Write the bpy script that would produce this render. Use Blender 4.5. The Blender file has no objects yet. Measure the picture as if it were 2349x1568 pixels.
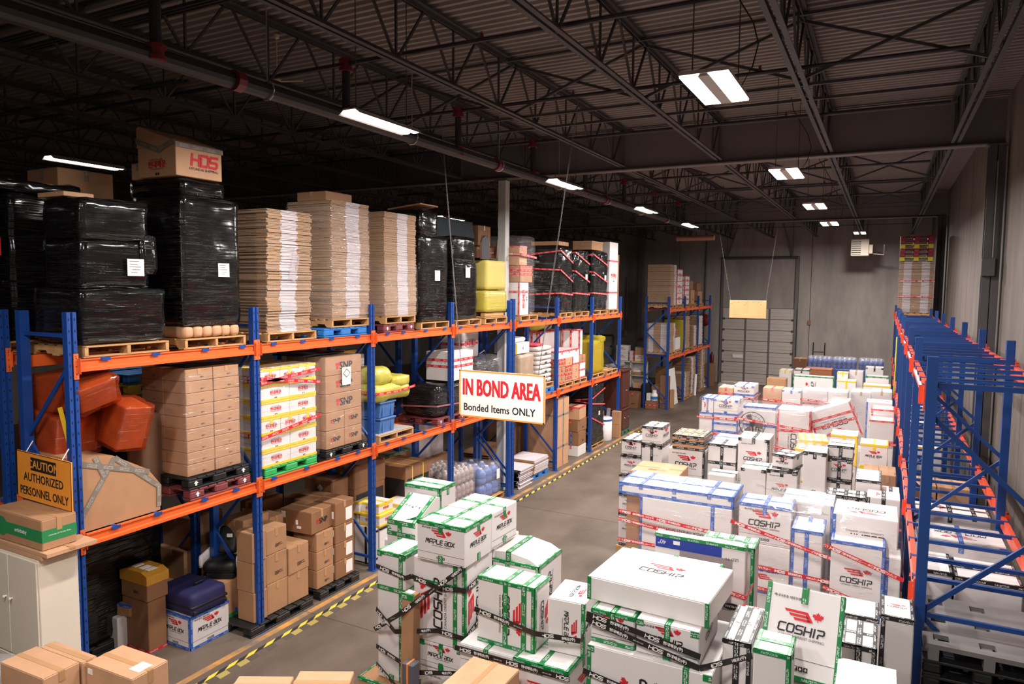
import bpy, math, random
from mathutils import Vector, Matrix, noise
random.seed(7)
SC = bpy.context.scene
COL = SC.collection
PI = math.pi

# ------------------------------------------------------------------ camera, world, lamps, exposure
cam = bpy.data.objects.new('camera', bpy.data.cameras.new('camera'))
COL.objects.link(cam)
cam.data.sensor_width = 36
cam.data.lens = 1625.04 / 2349 * 36
cam.data.clip_end = 200
yaw, pit, rol = (math.radians(a) for a in (27.7084, 4.4412, 0.5098))
f_ = Vector((-math.sin(yaw) * math.cos(pit), math.cos(yaw) * math.cos(pit), -math.sin(pit)))
r_ = Vector((math.cos(yaw), math.sin(yaw), 0))
u_ = r_.cross(f_)
r2 = r_ * math.cos(rol) + u_ * math.sin(rol)
u2 = u_ * math.cos(rol) - r_ * math.sin(rol)
M = Matrix((r2, u2, -f_)).transposed().to_4x4()
M.translation = (0, 0, 4.8)
cam.matrix_world = M
SC.camera = cam
SC.view_settings.view_transform = 'Standard'
SC.view_settings.look = 'None'
SC.view_settings.exposure = 0.0
SC.view_settings.gamma = 1.0
SC.view_settings.use_curve_mapping = False
w = bpy.data.worlds.new('world')
SC.world = w
w.use_nodes = True
w.node_tree.nodes['Background'].inputs[0].default_value = (1, .93, .88, 1)
w.node_tree.nodes['Background'].inputs[1].default_value = .03

LAMP_COL = (1.0, .945, .915)
def area(loc, sx, sy, watts, rot=(0, 0, 0)):
    l = bpy.data.lights.new('fixture_light', 'AREA')
    l.shape = 'RECTANGLE'; l.size = sx; l.size_y = sy; l.energy = watts; l.color = LAMP_COL
    o = bpy.data.objects.new('fixture_light', l)
    o.location = loc; o.rotation_euler = rot
    COL.objects.link(o)
    return o
# right row of panel fixtures and left row of strip fixtures: (x, y, lamp watts)
ROW_R = [(-1.45, 1.6, 230), (-1.45, 6.71, 240), (-1.46, 12.06, 250), (-1.45, 17.0, 270), (-1.45, 21.6, 340), (-1.0, 31.3, 520)]
ROW_L = [(-5.1, 1.4, 190), (-5.08, 6.5, 260), (-5.12, 11.75, 260), (-5.06, 16.4, 270), (-5.1, 20.8, 330)]
ROW_F = [(-10.9, 6.7, 60), (-10.45, 16.3, 90)]
LZ = 6.6
for x, y, e in ROW_R: area((x, y + .0, LZ - .03 + (.42 if y > 30 else 0)), .36, .95, e)
for x, y, e in ROW_L + ROW_F: area((x, y, LZ - .03), .2, 1.0, e)
area((-3.2, -3.5, 6.6), .4, 1.0, 240)   # the next fixture of the hall, behind the camera

# ------------------------------------------------------------------ materials
MATS = {}
def srgb(c):
    return tuple(((v / 255 + .055) / 1.055) ** 2.4 if v > 10 else v / 255 / 12.92 for v in c)
def nodes(m):
    return m.node_tree.nodes, m.node_tree.links
def mat(name, rgb, rough=.6, var=.0, scale=6.0, metal=0., bump=0., bscale=40., spec=.5, stretch=(1, 1, 1), coat=0.):
    """Principled colour with a low-contrast noise in the colour and a fine bump."""
    if name in MATS: return MATS[name]
    m = bpy.data.materials.new(name); m.use_nodes = True
    n, l = nodes(m); b = n['Principled BSDF']
    c = srgb(rgb)
    b.inputs['Base Color'].default_value = (*c, 1)
    b.inputs['Roughness'].default_value = rough
    b.inputs['Metallic'].default_value = metal
    b.inputs['Specular IOR Level'].default_value = spec
    b.inputs['Coat Weight'].default_value = coat
    if var or bump:
        tc = n.new('ShaderNodeNewGeometry')
        mp = n.new('ShaderNodeMapping'); mp.inputs['Scale'].default_value = stretch
        l.new(tc.outputs['Position'], mp.inputs['Vector'])
    if var:
        t = n.new('ShaderNodeTexNoise'); t.inputs['Scale'].default_value = scale; t.inputs['Detail'].default_value = 5
        l.new(mp.outputs[0], t.inputs['Vector'])
        r = n.new('ShaderNodeMapRange'); r.inputs[1].default_value = .3; r.inputs[2].default_value = .7
        r.inputs[3].default_value = 1 - var; r.inputs[4].default_value = 1 + var
        l.new(t.outputs[0], r.inputs[0])
        x = n.new('ShaderNodeVectorMath'); x.operation = 'SCALE'
        x.inputs[0].default_value = c
        l.new(r.outputs[0], x.inputs['Scale']); l.new(x.outputs[0], b.inputs['Base Color'])
    if bump:
        t = n.new('ShaderNodeTexNoise'); t.inputs['Scale'].default_value = bscale; t.inputs['Detail'].default_value = 4
        l.new(mp.outputs[0], t.inputs['Vector'])
        k = n.new('ShaderNodeBump'); k.inputs['Strength'].default_value = bump; k.inputs['Distance'].default_value = .01
        l.new(t.outputs[0], k.inputs['Height']); l.new(k.outputs[0], b.inputs['Normal'])
    MATS[name] = m
    return m
def emit(name, rgb, s):
    m = bpy.data.materials.new(name); m.use_nodes = True
    b = m.node_tree.nodes['Principled BSDF']
    b.inputs['Base Color'].default_value = (.8, .8, .8, 1)
    b.inputs['Emission Color'].default_value = (*rgb, 1); b.inputs['Emission Strength'].default_value = s
    MATS[name] = m
    return m
WHITE = mat('white_board', (222, 216, 213), .55, .03, 3, bump=.04, bscale=25)
KRAFT = mat('kraft_board', (172, 128, 92), .75, .07, 5, bump=.06, bscale=30)
KRAFT2 = mat('pale_kraft_board', (196, 150, 114), .7, .06, 5, bump=.05)
KRAFT3 = mat('dark_kraft_board', (140, 98, 66), .7, .07, 5, bump=.05)
BOARD = mat('corrugated_edge', (172, 140, 112), .85, .14, 40, bump=.1, bscale=60)
BOARDW = mat('white_print_edge', (206, 194, 196), .8, .05, 40)
BLUE = mat('blue_rack_paint', (22, 66, 140), .42, .06, 3)
BLUER = mat('blue_rack_paint_matt', (18, 60, 124), .45, .06, 3)
ORANGE = mat('orange_rack_paint', (230, 100, 42), .42, .06, 3)
ORANGER = mat('red_orange_rack_paint', (226, 78, 46), .42, .06, 3)
STEEL = mat('zinc_bolt', (200, 198, 195), .3, metal=.8)
DSTEEL = mat('dark_steel', (72, 68, 68), .55, .08, 3)
LSTEEL = mat('painted_grey_steel', (104, 96, 94), .55, .06, 2)
BLACK = mat('black_plastic', (26, 26, 27), .5, .1, 6)
PRED = mat('print_red', (206, 32, 44), .6)
PBLK = mat('print_black', (30, 27, 30), .6)
PWHT = mat('print_white', (235, 232, 228), .6)
PAPER = mat('paper', (238, 232, 226), .7, .02, 8)
WOOD = mat('pallet_wood', (186, 142, 92), .75, .16, 3, bump=.15, bscale=18, stretch=(3, .6, 3))
MAROON = mat('maroon_plastic', (122, 58, 60), .5, .08, 5)
PBLUE = mat('blue_plastic', (46, 118, 190), .45, .06, 5)
PGREEN = mat('green_plastic', (52, 168, 88), .45, .06, 5)
DGREEN = mat('dark_green_plastic', (62, 98, 78), .5, .06, 5)
YEL = mat('yellow_plastic', (206, 200, 60), .5, .05, 5)
ENAMEL = mat('cream_enamel', (220, 208, 190), .4, .02, 3)

def tapemat(name, rgb, ink=(238, 240, 236), amount=.5):
    """Plastic packing tape with a running line of small print (UV: x along the tape in metres, y across 0-1)."""
    m = bpy.data.materials.new(name); m.use_nodes = True
    n, l = nodes(m); b = n['Principled BSDF']; b.inputs['Roughness'].default_value = .32
    uv = n.new('ShaderNodeUVMap')
    sp = n.new('ShaderNodeSeparateXYZ'); l.new(uv.outputs[0], sp.inputs[0])
    def math_(op, a, c=None):
        k = n.new('ShaderNodeMath'); k.operation = op
        for i, v in enumerate((a, c)):
            if v is None: continue
            if isinstance(v, (int, float)): k.inputs[i].default_value = v
            else: l.new(v, k.inputs[i])
        return k.outputs[0]
    mp = n.new('ShaderNodeMapping'); mp.inputs['Scale'].default_value = (95, 3.2, 1); l.new(uv.outputs[0], mp.inputs[0])
    t = n.new('ShaderNodeTexNoise'); t.inputs['Scale'].default_value = 1; t.inputs['Detail'].default_value = 1; l.new(mp.outputs[0], t.inputs[0])
    glyph = math_('GREATER_THAN', t.outputs[0], .5)
    blk = math_('GREATER_THAN', math_('FRACT', math_('MULTIPLY', sp.outputs[0], 5.2)), .38)
    row = math_('MULTIPLY', math_('GREATER_THAN', sp.outputs[1], .22), math_('LESS_THAN', sp.outputs[1], .78))
    gap = math_('GREATER_THAN', math_('ABSOLUTE', math_('SUBTRACT', sp.outputs[1], .5)), .05)
    fac = math_('MULTIPLY', math_('MULTIPLY', math_('MULTIPLY', glyph, blk), math_('MULTIPLY', row, gap)), amount)
    mx = n.new('ShaderNodeMix'); mx.data_type = 'RGBA'
    l.new(fac, mx.inputs[0]); mx.inputs[6].default_value = (*srgb(rgb), 1); mx.inputs[7].default_value = (*srgb(ink), 1)
    l.new(mx.outputs[2], b.inputs['Base Color'])
    return m
TAPE = {'g': tapemat('green_tape', (22, 122, 62), amount=.75), 'k': tapemat('black_tape', (34, 32, 34), amount=.8),
        'b': tapemat('blue_tape', (44, 92, 178), amount=.45), 'r': tapemat('red_tape', (206, 42, 50), amount=.7),
        'y': tapemat('yellow_tape', (240, 200, 52), amount=.0), 'n': tapemat('brown_tape', (184, 140, 98), amount=0.), 's': tapemat('grey_tape', (128, 118, 106), amount=.3)}

def filmmat(name, base, haze=.05, streak=.5, tint=None, tf=.0):
    """Clear stretch film: see-through, with stretched glossy creases."""
    m = bpy.data.materials.new(name); m.use_nodes = True
    n, l = nodes(m); out = n['Material Output']; n.remove(n['Principled BSDF'])
    tr = n.new('ShaderNodeBsdfTransparent'); tr.inputs[0].default_value = (*(tint or (1, 1, 1)), 1)
    gl = n.new('ShaderNodeBsdfGlossy'); gl.inputs['Roughness'].default_value = .12; gl.inputs[0].default_value = (1, 1, 1, 1)
    df = n.new('ShaderNodeBsdfDiffuse'); df.inputs[0].default_value = (*srgb(base), 1)
    uv = n.new('ShaderNodeUVMap')
    mp = n.new('ShaderNodeMapping'); mp.inputs['Scale'].default_value = (1.3, 26, 1); mp.inputs['Rotation'].default_value = (0, 0, .12); l.new(uv.outputs[0], mp.inputs[0])
    t = n.new('ShaderNodeTexNoise'); t.inputs['Scale'].default_value = 2.2; t.inputs['Detail'].default_value = 3; t.inputs['Distortion'].default_value = .6; l.new(mp.outputs[0], t.inputs[0])
    r = n.new('ShaderNodeMapRange'); r.inputs[1].default_value = .6; r.inputs[2].default_value = .74; r.inputs[3].default_value = .03; r.inputs[4].default_value = streak; l.new(t.outputs[0], r.inputs[0])
    bp = n.new('ShaderNodeBump'); bp.inputs['Strength'].default_value = .9; bp.inputs['Distance'].default_value = .02; l.new(t.outputs[0], bp.inputs['Height']); l.new(bp.outputs[0], gl.inputs['Normal'])
    m1 = n.new('ShaderNodeMixShader'); l.new(r.outputs[0], m1.inputs[0]); l.new(tr.outputs[0], m1.inputs[1]); l.new(gl.outputs[0], m1.inputs[2])
    m2 = n.new('ShaderNodeMixShader'); m2.inputs[0].default_value = haze + tf; l.new(m1.outputs[0], m2.inputs[1]); l.new(df.outputs[0], m2.inputs[2])
    l.new(m2.outputs[0], out.inputs[0])
    return m
FILM = filmmat('clear_stretch_film', (235, 230, 232), .04, .7)
FILMO = filmmat('orange_film', (200, 84, 40), .2, .5, (.93, .6, .42))
FILMY = filmmat('yellow_film', (196, 180, 60), .42, .3, (.98, .9, .4))
FILMC = filmmat('cloudy_film', (206, 200, 204), .17, .5)
def wrapmat(name, rgb, bump=.7):
    m = bpy.data.materials.new(name); m.use_nodes = True
    n, l = nodes(m); b = n['Principled BSDF']
    b.inputs['Base Color'].default_value = (*srgb(rgb), 1); b.inputs['Roughness'].default_value = .13; b.inputs['Specular IOR Level'].default_value = .7
    g = n.new('ShaderNodeNewGeometry')
    mp = n.new('ShaderNodeMapping'); mp.inputs['Scale'].default_value = (.8, .8, 26); mp.inputs['Rotation'].default_value = (.05, .07, 0); l.new(g.outputs['Position'], mp.inputs[0])
    t = n.new('ShaderNodeTexNoise'); t.inputs['Scale'].default_value = 2.4; t.inputs['Detail'].default_value = 5; t.inputs['Distortion'].default_value = .9; l.new(mp.outputs[0], t.inputs[0])
    bp = n.new('ShaderNodeBump'); bp.inputs['Strength'].default_value = bump; bp.inputs['Distance'].default_value = .02
    rr = n.new('ShaderNodeMapRange'); rr.inputs[1].default_value = .52; rr.inputs[2].default_value = .8; l.new(t.outputs[0], rr.inputs[0]); l.new(rr.outputs[0], bp.inputs['Height']); l.new(bp.outputs[0], b.inputs['Normal'])
    return m
BWRAP = wrapmat('black_stretch_wrap', (8, 8, 9), .8)
BBAG = wrapmat('black_bag_plastic', (13, 13, 15), .8)
YWRAP = wrapmat('yellow_stretch_wrap', (186, 170, 72), .35)

# ------------------------------------------------------------------ mesh building
class MB:
    def __init__(s): s.v = []; s.f = []; s.m = []; s.uv = {}
    def add(s, vs, fs, mi=0, uvs=None):
        o = len(s.v); s.v += [tuple(v) for v in vs]
        for i, f in enumerate(fs):
            if uvs: s.uv[len(s.f)] = uvs[i]
            s.f.append(tuple(o + k for k in f)); s.m.append(mi)
        return s
    def box(s, x0, x1, y0, y1, z0, z1, mi=0):
        return s.add([(x0, y0, z0), (x1, y0, z0), (x1, y1, z0), (x0, y1, z0), (x0, y0, z1), (x1, y0, z1), (x1, y1, z1), (x0, y1, z1)],
                     [(3, 2, 1, 0), (4, 5, 6, 7), (0, 1, 5, 4), (1, 2, 6, 5), (2, 3, 7, 6), (3, 0, 4, 7)], mi)
    def cbox(s, x0, x1, y0, y1, z0, z1, c=.006, mi=0):
        """box with chamfered edges"""
        vs = []; idx = {}
        X = (x0, x1); Y = (y0, y1); Z = (z0, z1); S = (1, -1)
        for i in (0, 1):
            for j in (0, 1):
                for k in (0, 1):
                    for a in range(3):
                        p = [X[i] + S[i] * c, Y[j] + S[j] * c, Z[k] + S[k] * c]
                        p[a] = (X[i], Y[j], Z[k])[a]
                        idx[i, j, k, a] = len(vs); vs.append(p)
        fs = []
        def q(l, n):
            p = [Vector(vs[t]) for t in l]
            nn = (p[1] - p[0]).cross(p[2] - p[0])
            fs.append(tuple(l) if nn.dot(Vector(n)) > 0 else tuple(reversed(l)))
        ss = (-1, 1)
        for a in range(3):
            b, d = (a + 1) % 3, (a + 2) % 3
            for e in (0, 1):
                l = []
                for (p, r) in ((0, 0), (1, 0), (1, 1), (0, 1)):
                    t = [0, 0, 0]; t[a] = e; t[b] = p; t[d] = r
                    l.append(idx[t[0], t[1], t[2], a])
                n = [0, 0, 0]; n[a] = ss[e]; q(l, n)
            for p in (0, 1):
                for r in (0, 1):
                    l = []
                    for e, ax in ((0, b), (1, b), (1, d), (0, d)):
                        t = [0, 0, 0]; t[a] = e; t[b] = p; t[d] = r
                        l.append(idx[t[0], t[1], t[2], ax])
                    n = [0, 0, 0]; n[b] = ss[p]; n[d] = ss[r]; q(l, n)
        for i in (0, 1):
            for j in (0, 1):
                for k in (0, 1):
                    q([idx[i, j, k, a] for a in range(3)], (ss[i], ss[j], ss[k]))
        return s.add(vs, fs, mi)
    def prism(s, poly, d0, d1, axis='y', mi=0):
        """extrude a closed 2-D polygon; axis 'y': poly=(x,z); 'x': poly=(y,z); 'z': poly=(x,y)"""
        P = {'y': lambda p, d: (p[0], d, p[1]), 'x': lambda p, d: (d, p[0], p[1]), 'z': lambda p, d: (p[0], p[1], d)}[axis]
        n = len(poly)
        ar = sum(poly[i][0] * poly[(i + 1) % n][1] - poly[(i + 1) % n][0] * poly[i][1] for i in range(n))
        if (ar < 0) != (axis == 'y'): poly = poly[::-1]
        vs = [P(p, d0) for p in poly] + [P(p, d1) for p in poly]
        fs = [tuple(range(n))[::-1], tuple(range(n, 2 * n))] + [(i, (i + 1) % n, n + (i + 1) % n, n + i) for i in range(n)]
        return s.add(vs, fs, mi)
    def bar(s, a, b, w, h=None, mi=0, up=(0, 0, 1)):
        """rectangular bar from a to b"""
        a = Vector(a); b = Vector(b); h = h or w
        d = (b - a).normalized(); u = Vector(up)
        if abs(d.dot(u)) > .98: u = Vector((0, 1, 0))
        x = d.cross(u).normalized() * (w / 2); y = x.cross(d).normalized() * (h / 2)
        vs = [a - x - y, a + x - y, a + x + y, a - x + y, b - x - y, b + x - y, b + x + y, b - x + y]
        return s.add(vs, [(0, 1, 2, 3), (7, 6, 5, 4), (4, 5, 1, 0), (5, 6, 2, 1), (6, 7, 3, 2), (7, 4, 0, 3)], mi)
    def tube(s, pts, r, n=8, mi=0, cap=True):
        pts = [Vector(p) for p in pts]; rings = []; o = len(s.v)
        rr = r if isinstance(r, (list, tuple)) else [r] * len(pts)
        for i, p in enumerate(pts):
            d = (pts[min(i + 1, len(pts) - 1)] - pts[max(i - 1, 0)]).normalized()
            u = Vector((0, 0, 1)) if abs(d.z) < .9 else Vector((1, 0, 0))
            x = d.cross(u).normalized(); y = x.cross(d)
            rings.append([p + (x * math.cos(2 * PI * k / n) + y * math.sin(2 * PI * k / n)) * rr[i] for k in range(n)])
        vs = [q for R in rings for q in R]; fs = []
        for i in range(len(pts) - 1):
            for k in range(n):
                fs.append((i * n + k, i * n + (k + 1) % n, (i + 1) * n + (k + 1) % n, (i + 1) * n + k))
        if cap:
            fs.append(tuple(range(n))[::-1]); fs.append(tuple(range((len(pts) - 1) * n, len(pts) * n)))
        return s.add(vs, fs, mi)
    def lathe(s, prof, c=(0, 0, 0), n=16, mi=0):
        vs = []; fs = []
        for (r, z) in prof:
            vs += [(c[0] + r * math.cos(2 * PI * k / n), c[1] + r * math.sin(2 * PI * k / n), c[2] + z) for k in range(n)]
        for i in range(len(prof) - 1):
            for k in range(n):
                fs.append((i * n + k, i * n + (k + 1) % n, (i + 1) * n + (k + 1) % n, (i + 1) * n + k))
        fs.append(tuple(range(n))[::-1]); fs.append(tuple(range((len(prof) - 1) * n, len(prof) * n)))
        return s.add(vs, fs, mi)
    def soft(s, x0, x1, y0, y1, z0, z1, r=.05, amp=.01, freq=4, seg=.09, seed=0, mi=0, sag=0., bulge=0.):
        """a box with rounded edges and an uneven, wrinkled skin (wrapped goods, bags, bundles)"""
        c = Vector(((x0 + x1) / 2, (y0 + y1) / 2, (z0 + z1) / 2)); h = Vector(((x1 - x0) / 2, (y1 - y0) / 2, (z1 - z0) / 2))
        r = min(r, min(h) * .95); inn = h - Vector((r, r, r)); N = [max(3, min(22, int(2 * t / seg))) for t in h]
        so = Vector((seed * 7.3, seed * 3.1, seed * 5.7)); d = {}; vs = []; fs = []; uvs = []
        def P(k):
            if k in d: return d[k]
            p = Vector([(-1 + 2 * k[a] / N[a]) * h[a] for a in range(3)])
            if bulge:
                for a in (0, 1): p[a] *= 1 + bulge * (1 - (p[2] / h[2]) ** 2) * .5
            q = Vector([max(-inn[a], min(inn[a], p[a])) for a in range(3)]); e = p - q
            if e.length > 1e-6: p = q + e * (r / max(e.length, r))
            w_ = p + c
            nv = noise.noise_vector(w_ * freq + so) + noise.noise_vector(w_ * freq * 2.7 + so) * .5
            w_ = w_ + nv * amp
            if sag: w_.z -= sag * max(0, (p.z / h.z)) * (abs(p.x / h.x) ** 2 + abs(p.y / h.y) ** 2) * .5
            d[k] = len(vs); vs.append(w_)
            return d[k]
        for a in range(3):
            b, g = (a + 1) % 3, (a + 2) % 3
            for e in (0, N[a]):
                for i in range(N[b]):
                    for j in range(N[g]):
                        l = []
                        for (p, q) in ((0, 0), (1, 0), (1, 1), (0, 1)):
                            t = [0, 0, 0]; t[a] = e; t[b] = i + p; t[g] = j + q
                            l.append(P(tuple(t)))
                        if e == 0: l = l[::-1]
                        fs.append(tuple(l))
                        uvs.append([(vs[t][0] + vs[t][1], vs[t][2]) for t in l])
        return s.add(vs, fs, mi, uvs)
    def build(s, name, mats, parent=None, smooth=False, loc=None, kind=None):
        m = s.mesh(name, mats, smooth)
        return ob(name, m, parent, loc, kind=kind)
    def mesh(s, name, mats, smooth=False):
        m = bpy.data.meshes.new(name); m.from_pydata(s.v, [], s.f)
        for k in (mats if isinstance(mats, (list, tuple)) else [mats]): m.materials.append(k)
        if any(s.m): m.polygons.foreach_set('material_index', s.m)
        if s.uv:
            u = m.uv_layers.new(name='UVMap'); dat = [0.0] * (2 * len(m.loops))
            for pi, p in enumerate(m.polygons):
                t = s.uv.get(pi)
                if t:
                    for li, c in zip(p.loop_indices, t): dat[2 * li] = c[0]; dat[2 * li + 1] = c[1]
            u.data.foreach_set('uv', dat)
        if smooth: m.polygons.foreach_set('use_smooth', [True] * len(m.polygons))
        m.update()
        return m
def ob(name, mesh, parent=None, loc=None, rot=None, scale=None, mtx=None, kind=None):
    o = bpy.data.objects.new(name, mesh); COL.objects.link(o)
    if parent is not None: o.parent = parent
    if mtx is not None: o.matrix_basis = mtx
    else:
        if loc is not None: o.location = loc
        if rot is not None: o.rotation_euler = rot
        if scale is not None: o.scale = scale
    if kind: o['kind'] = kind
    return o
def tag(o, label, cat, group=None):
    o['label'] = label; o['category'] = cat
    if group: o['group'] = group
    return o
def thing(name, label, cat, loc=(0, 0, 0), rz=0, group=None, rot=None):
    o = bpy.data.objects.new(name, None); COL.objects.link(o); o.empty_display_size = .1
    o.location = loc; o.rotation_euler = rot or (0, 0, rz)
    return tag(o, label, cat, group)
def clone(root, loc, scale=None, label=None, group=None, rz=None):
    r = root.copy(); COL.objects.link(r); r.location = loc
    if scale: r.scale = scale
    if rz is not None: r.rotation_euler = (0, 0, rz)
    if label: r['label'] = label
    if group: r['group'] = group
    for ch in root.children:
        c = ch.copy(); COL.objects.link(c); c.parent = r
        for g in ch.children:
            d = g.copy(); COL.objects.link(d); d.parent = c
    return r
# ------------------------------------------------------------------ printed marks (flat meshes, shared between the boxes)
STROKES = {
 'C': [[(1, 1), (.15, 1), (0, .85), (0, .15), (.15, 0), (1, 0)]],
 'O': [[(.15, 1), (.85, 1), (1, .85), (1, .15), (.85, 0), (.15, 0), (0, .15), (0, .85), (.15, 1)]],
 'S': [[(1, 1), (.15, 1), (0, .86), (0, .62), (.14, .5), (.86, .5), (1, .38), (1, .14), (.85, 0), (0, 0)]],
 'H': [[(0, 0), (0, 1)], [(1, 0), (1, 1)], [(0, .5), (1, .5)]], 'I': [[(.5, 0), (.5, 1)]],
 'P': [[(0, 1), (.85, 1), (1, .86), (1, .58), (.86, .44), (.28, .44), (.16, .32), (.16, 0)]],
 'M': [[(0, 0), (.06, .88), (.18, 1), (.3, .9), (.5, .3), (.7, .9), (.82, 1), (.94, .88), (1, 0)]],
 'A': [[(0, 0), (0, .85), (.15, 1), (.85, 1), (1, .85), (1, 0)], [(0, .4), (1, .4)]],
 'L': [[(0, 1), (0, .15), (.15, 0), (1, 0)]],
 'E': [[(1, 1), (.15, 1), (0, .85), (0, .15), (.15, 0), (1, 0)], [(0, .52), (.95, .52)]],
 'B': [[(0, 1), (.85, 1), (1, .86), (1, .65), (.88, .52), (1, .4), (1, .15), (.85, 0), (.15, 0), (0, .15), (0, .52), (.88, .52)]],
 'X': [[(0, 0), (1, 1)], [(0, 1), (1, 0)]], 'D': [[(.1, 1), (.8, 1), (1, .8), (1, .2), (.8, 0), (0, 0), (0, .7)]],
 'N': [[(0, 0), (0, 1), (1, 0), (1, 1)]]}
def stroke_word(mb, word, x, y, lw, lh, gap, t, mi, slant=.12):
    for ch in word:
        if ch == ' ': x += lw * .55; continue
        wd = lw * (.25 if ch == 'I' else 1.2 if ch == 'M' else 1)
        for pl in STROKES[ch]:
            for (a, b) in zip(pl, pl[1:]):
                A = Vector((a[0] * wd, a[1] * lh)); B = Vector((b[0] * wd, b[1] * lh)); d = (B - A).normalized()
                A = A - d * t * .42; B = B + d * t * .42; n = Vector((-d.y, d.x)) * t / 2
                q = [A - n, B - n, B + n, A + n]
                mb.add([(x + p.x + p.y * slant, y + p.y, .0008 * (len(mb.f) % 7)) for p in q], [(0, 1, 2, 3)], mi)
        x += wd + gap
    return x
def text2(mb, s, x, y, size, mi, bold=0., align='c', squash=1., res=2):
    c = bpy.data.curves.new('t', 'FONT'); c.body = s; c.resolution_u = res; c.size = size
    o = bpy.data.objects.new('t', c); COL.objects.link(o)
    m = bpy.data.meshes.new_from_object(o.evaluated_get(bpy.context.evaluated_depsgraph_get()))
    xs = [v.co.x for v in m.vertices]; ys = [v.co.y for v in m.vertices]
    cx = (min(xs) + max(xs)) / 2 if align == 'c' else min(xs); cy = (min(ys) + max(ys)) / 2
    for dx, dy in (((0, 0),) if not bold else ((-bold, -bold * .5), (-bold, bold * .5), (bold, -bold * .5), (bold, bold * .5))):
        mb.add([(x + (v.co.x - cx) * squash + dx, y + v.co.y - cy + dy, dx * .12 + dy * .05) for v in m.vertices], [tuple(p.vertices) for p in m.polygons], mi)
    bpy.data.objects.remove(o); bpy.data.curves.remove(c); bpy.data.meshes.remove(m)
    return (max(xs) - min(xs)) * squash
LEAF = [(0, 1), (.14, .7), (.32, .8), (.25, .42), (.52, .68), (.58, .54), (.86, .6), (.76, .36), (.9, .28), (.46, -.08), (.52, -.28), (.05, -.2), (.04, -.6)]
LEAF = LEAF + [(-x, y) for x, y in LEAF[:0:-1]]
def leafwing(mb, x, y, s):
    mb.add([(x + .30 * s + px * .165 * s, y + .12 * s + py * .165 * s, 0) for px, py in LEAF], [tuple(range(len(LEAF)))[::-1]], 0)
    for k, (l, rr) in enumerate(((-.56, .02), (-.44, .08), (-.32, .14))):
        yy = y + (.19 - k * .095) * s
        mb.add([(x + (l + .05) * s, yy - .035 * s, 0), (x + (rr - .0) * s, yy - .035 * s, 0), (x + (rr - .045) * s, yy + .03 * s, 0), (x + l * s, yy + .03 * s, 0)], [(0, 1, 2, 3)], 0)
    mb.add([(x + .045 * s, y - .02 * s, 0), (x + .19 * s, y - .02 * s, 0), (x + .04 * s, y + .22 * s, 0), (x - .02 * s, y + .22 * s, 0)], [(0, 1, 2, 3)], 0)
PRINT = {}
def mk(code, fn, mats=(None,)):
    mb = MB(); fn(mb); PRINT[code] = mb.mesh('print', [PRED, PBLK, PWHT])
def _c(mb):
    leafwing(mb, .06, .235, .82)
    stroke_word(mb, 'COSHIP', -.49, -.07, .135, .17, .045, .034, 1)
    text2(mb, 'CANADA ORIENT SHIPPING', 0, -.15, .075, 1)
def _m(mb):
    leafwing(mb, .06, .19, .68)
    stroke_word(mb, 'MAPLE BOX', -.5, -.05, .085, .12, .03, .024, 1)
    text2(mb, 'CANADA ORIENT SHIPPING', .02, -.11, .05, 1)
def _h(mb):
    text2(mb, '아시아로 미주로 세계로', -.05, .2, .085, 1)
    text2(mb, '현대해운', 0, .02, .3, 0, .012)
    text2(mb, 'HYUNDAI SHIPPING', 0, -.17, .09, 0)
    mb.box(-.1, -.01, -.42, -.32, 0, .002, 1); mb.box(.04, .13, -.42, -.32, 0, .002, 1)
def _d(mb):
    stroke_word(mb, 'HDS', -.42, -.05, .25, .3, .06, .075, 0, .1)
    text2(mb, 'HYUNDAI SHIPPING', 0, -.16, .11, 1)
def _s(mb):
    text2(mb, 'SNP', .08, 0, .3, 1, .008); mb.box(-.32, -.24, -.09, -.01, 0, .002, 0); mb.box(-.34, -.26, .01, .09, 0, .002, 0); mb.box(-.24, -.18, .0, .1, 0, .002, 0)
def _i(mb):
    for k in range(4):
        x = -.36 + k * .19
        mb.box(x, x + .16, -.09, .09, 0, .001, 1)
        if k == 0: mb.box(x + .03, x + .06, -.06, .06, .001, .003, 2); mb.box(x + .1, x + .13, -.06, .06, .001, .003, 2)
        if k == 1: mb.add([(x + .03, .06, .003), (x + .13, .06, .003), (x + .08, -.02, .003)], [(0, 2, 1)], 2); mb.box(x + .07, x + .09, -.06, 0, .001, .003, 2)
        if k == 2: mb.add([(x + .03, -.05, .003), (x + .1, -.05, .003), (x + .13, .0, .003), (x + .06, .06, .003)], [(0, 1, 2, 3)], 2)
        if k == 3: mb.box(x + .03, x + .13, -.01, .01, .001, .003, 2); mb.box(x + .07, x + .09, -.06, .06, .001, .003, 2)
def _k(mb): text2(mb, '캐나다운송 대표브랜드', 0, 0, .1, 1, .002)
def _z(mb):
    R = random.Random(len(PRINT) * 5 + 1)
    for g in range(5):
        x = -.45 + g * .2; pts = [(x + R.uniform(-.06, .08), R.uniform(-.12, .12)) for _ in range(4)]
        for a, b in zip(pts, pts[1:]):
            A = Vector(a); B = Vector(b); d = (B - A).normalized() * .012; n = Vector((-d.y, d.x))
            mb.add([(p.x, p.y, 0) for p in (A - n, B - n, B + n, A + n)], [(0, 1, 2, 3)], 1)
def _q(mb):
    for k in range(4): mb.box(-.5, -.5 + (.9, .6, 1, .45)[k], .12 - k * .09, .16 - k * .09, 0, .001, 1)
def _t(mb):
    mb.box(-.36, .36, -.08, .08, 0, .001, 1); mb.box(-.16, .16, -.2, -.12, 0, .001, 1); mb.box(-.12, .1, .14, .2, 0, .001, 1)
def _o(mb): text2(mb, 'orbitbaby', 0, 0, .28, 2, .006)
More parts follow.
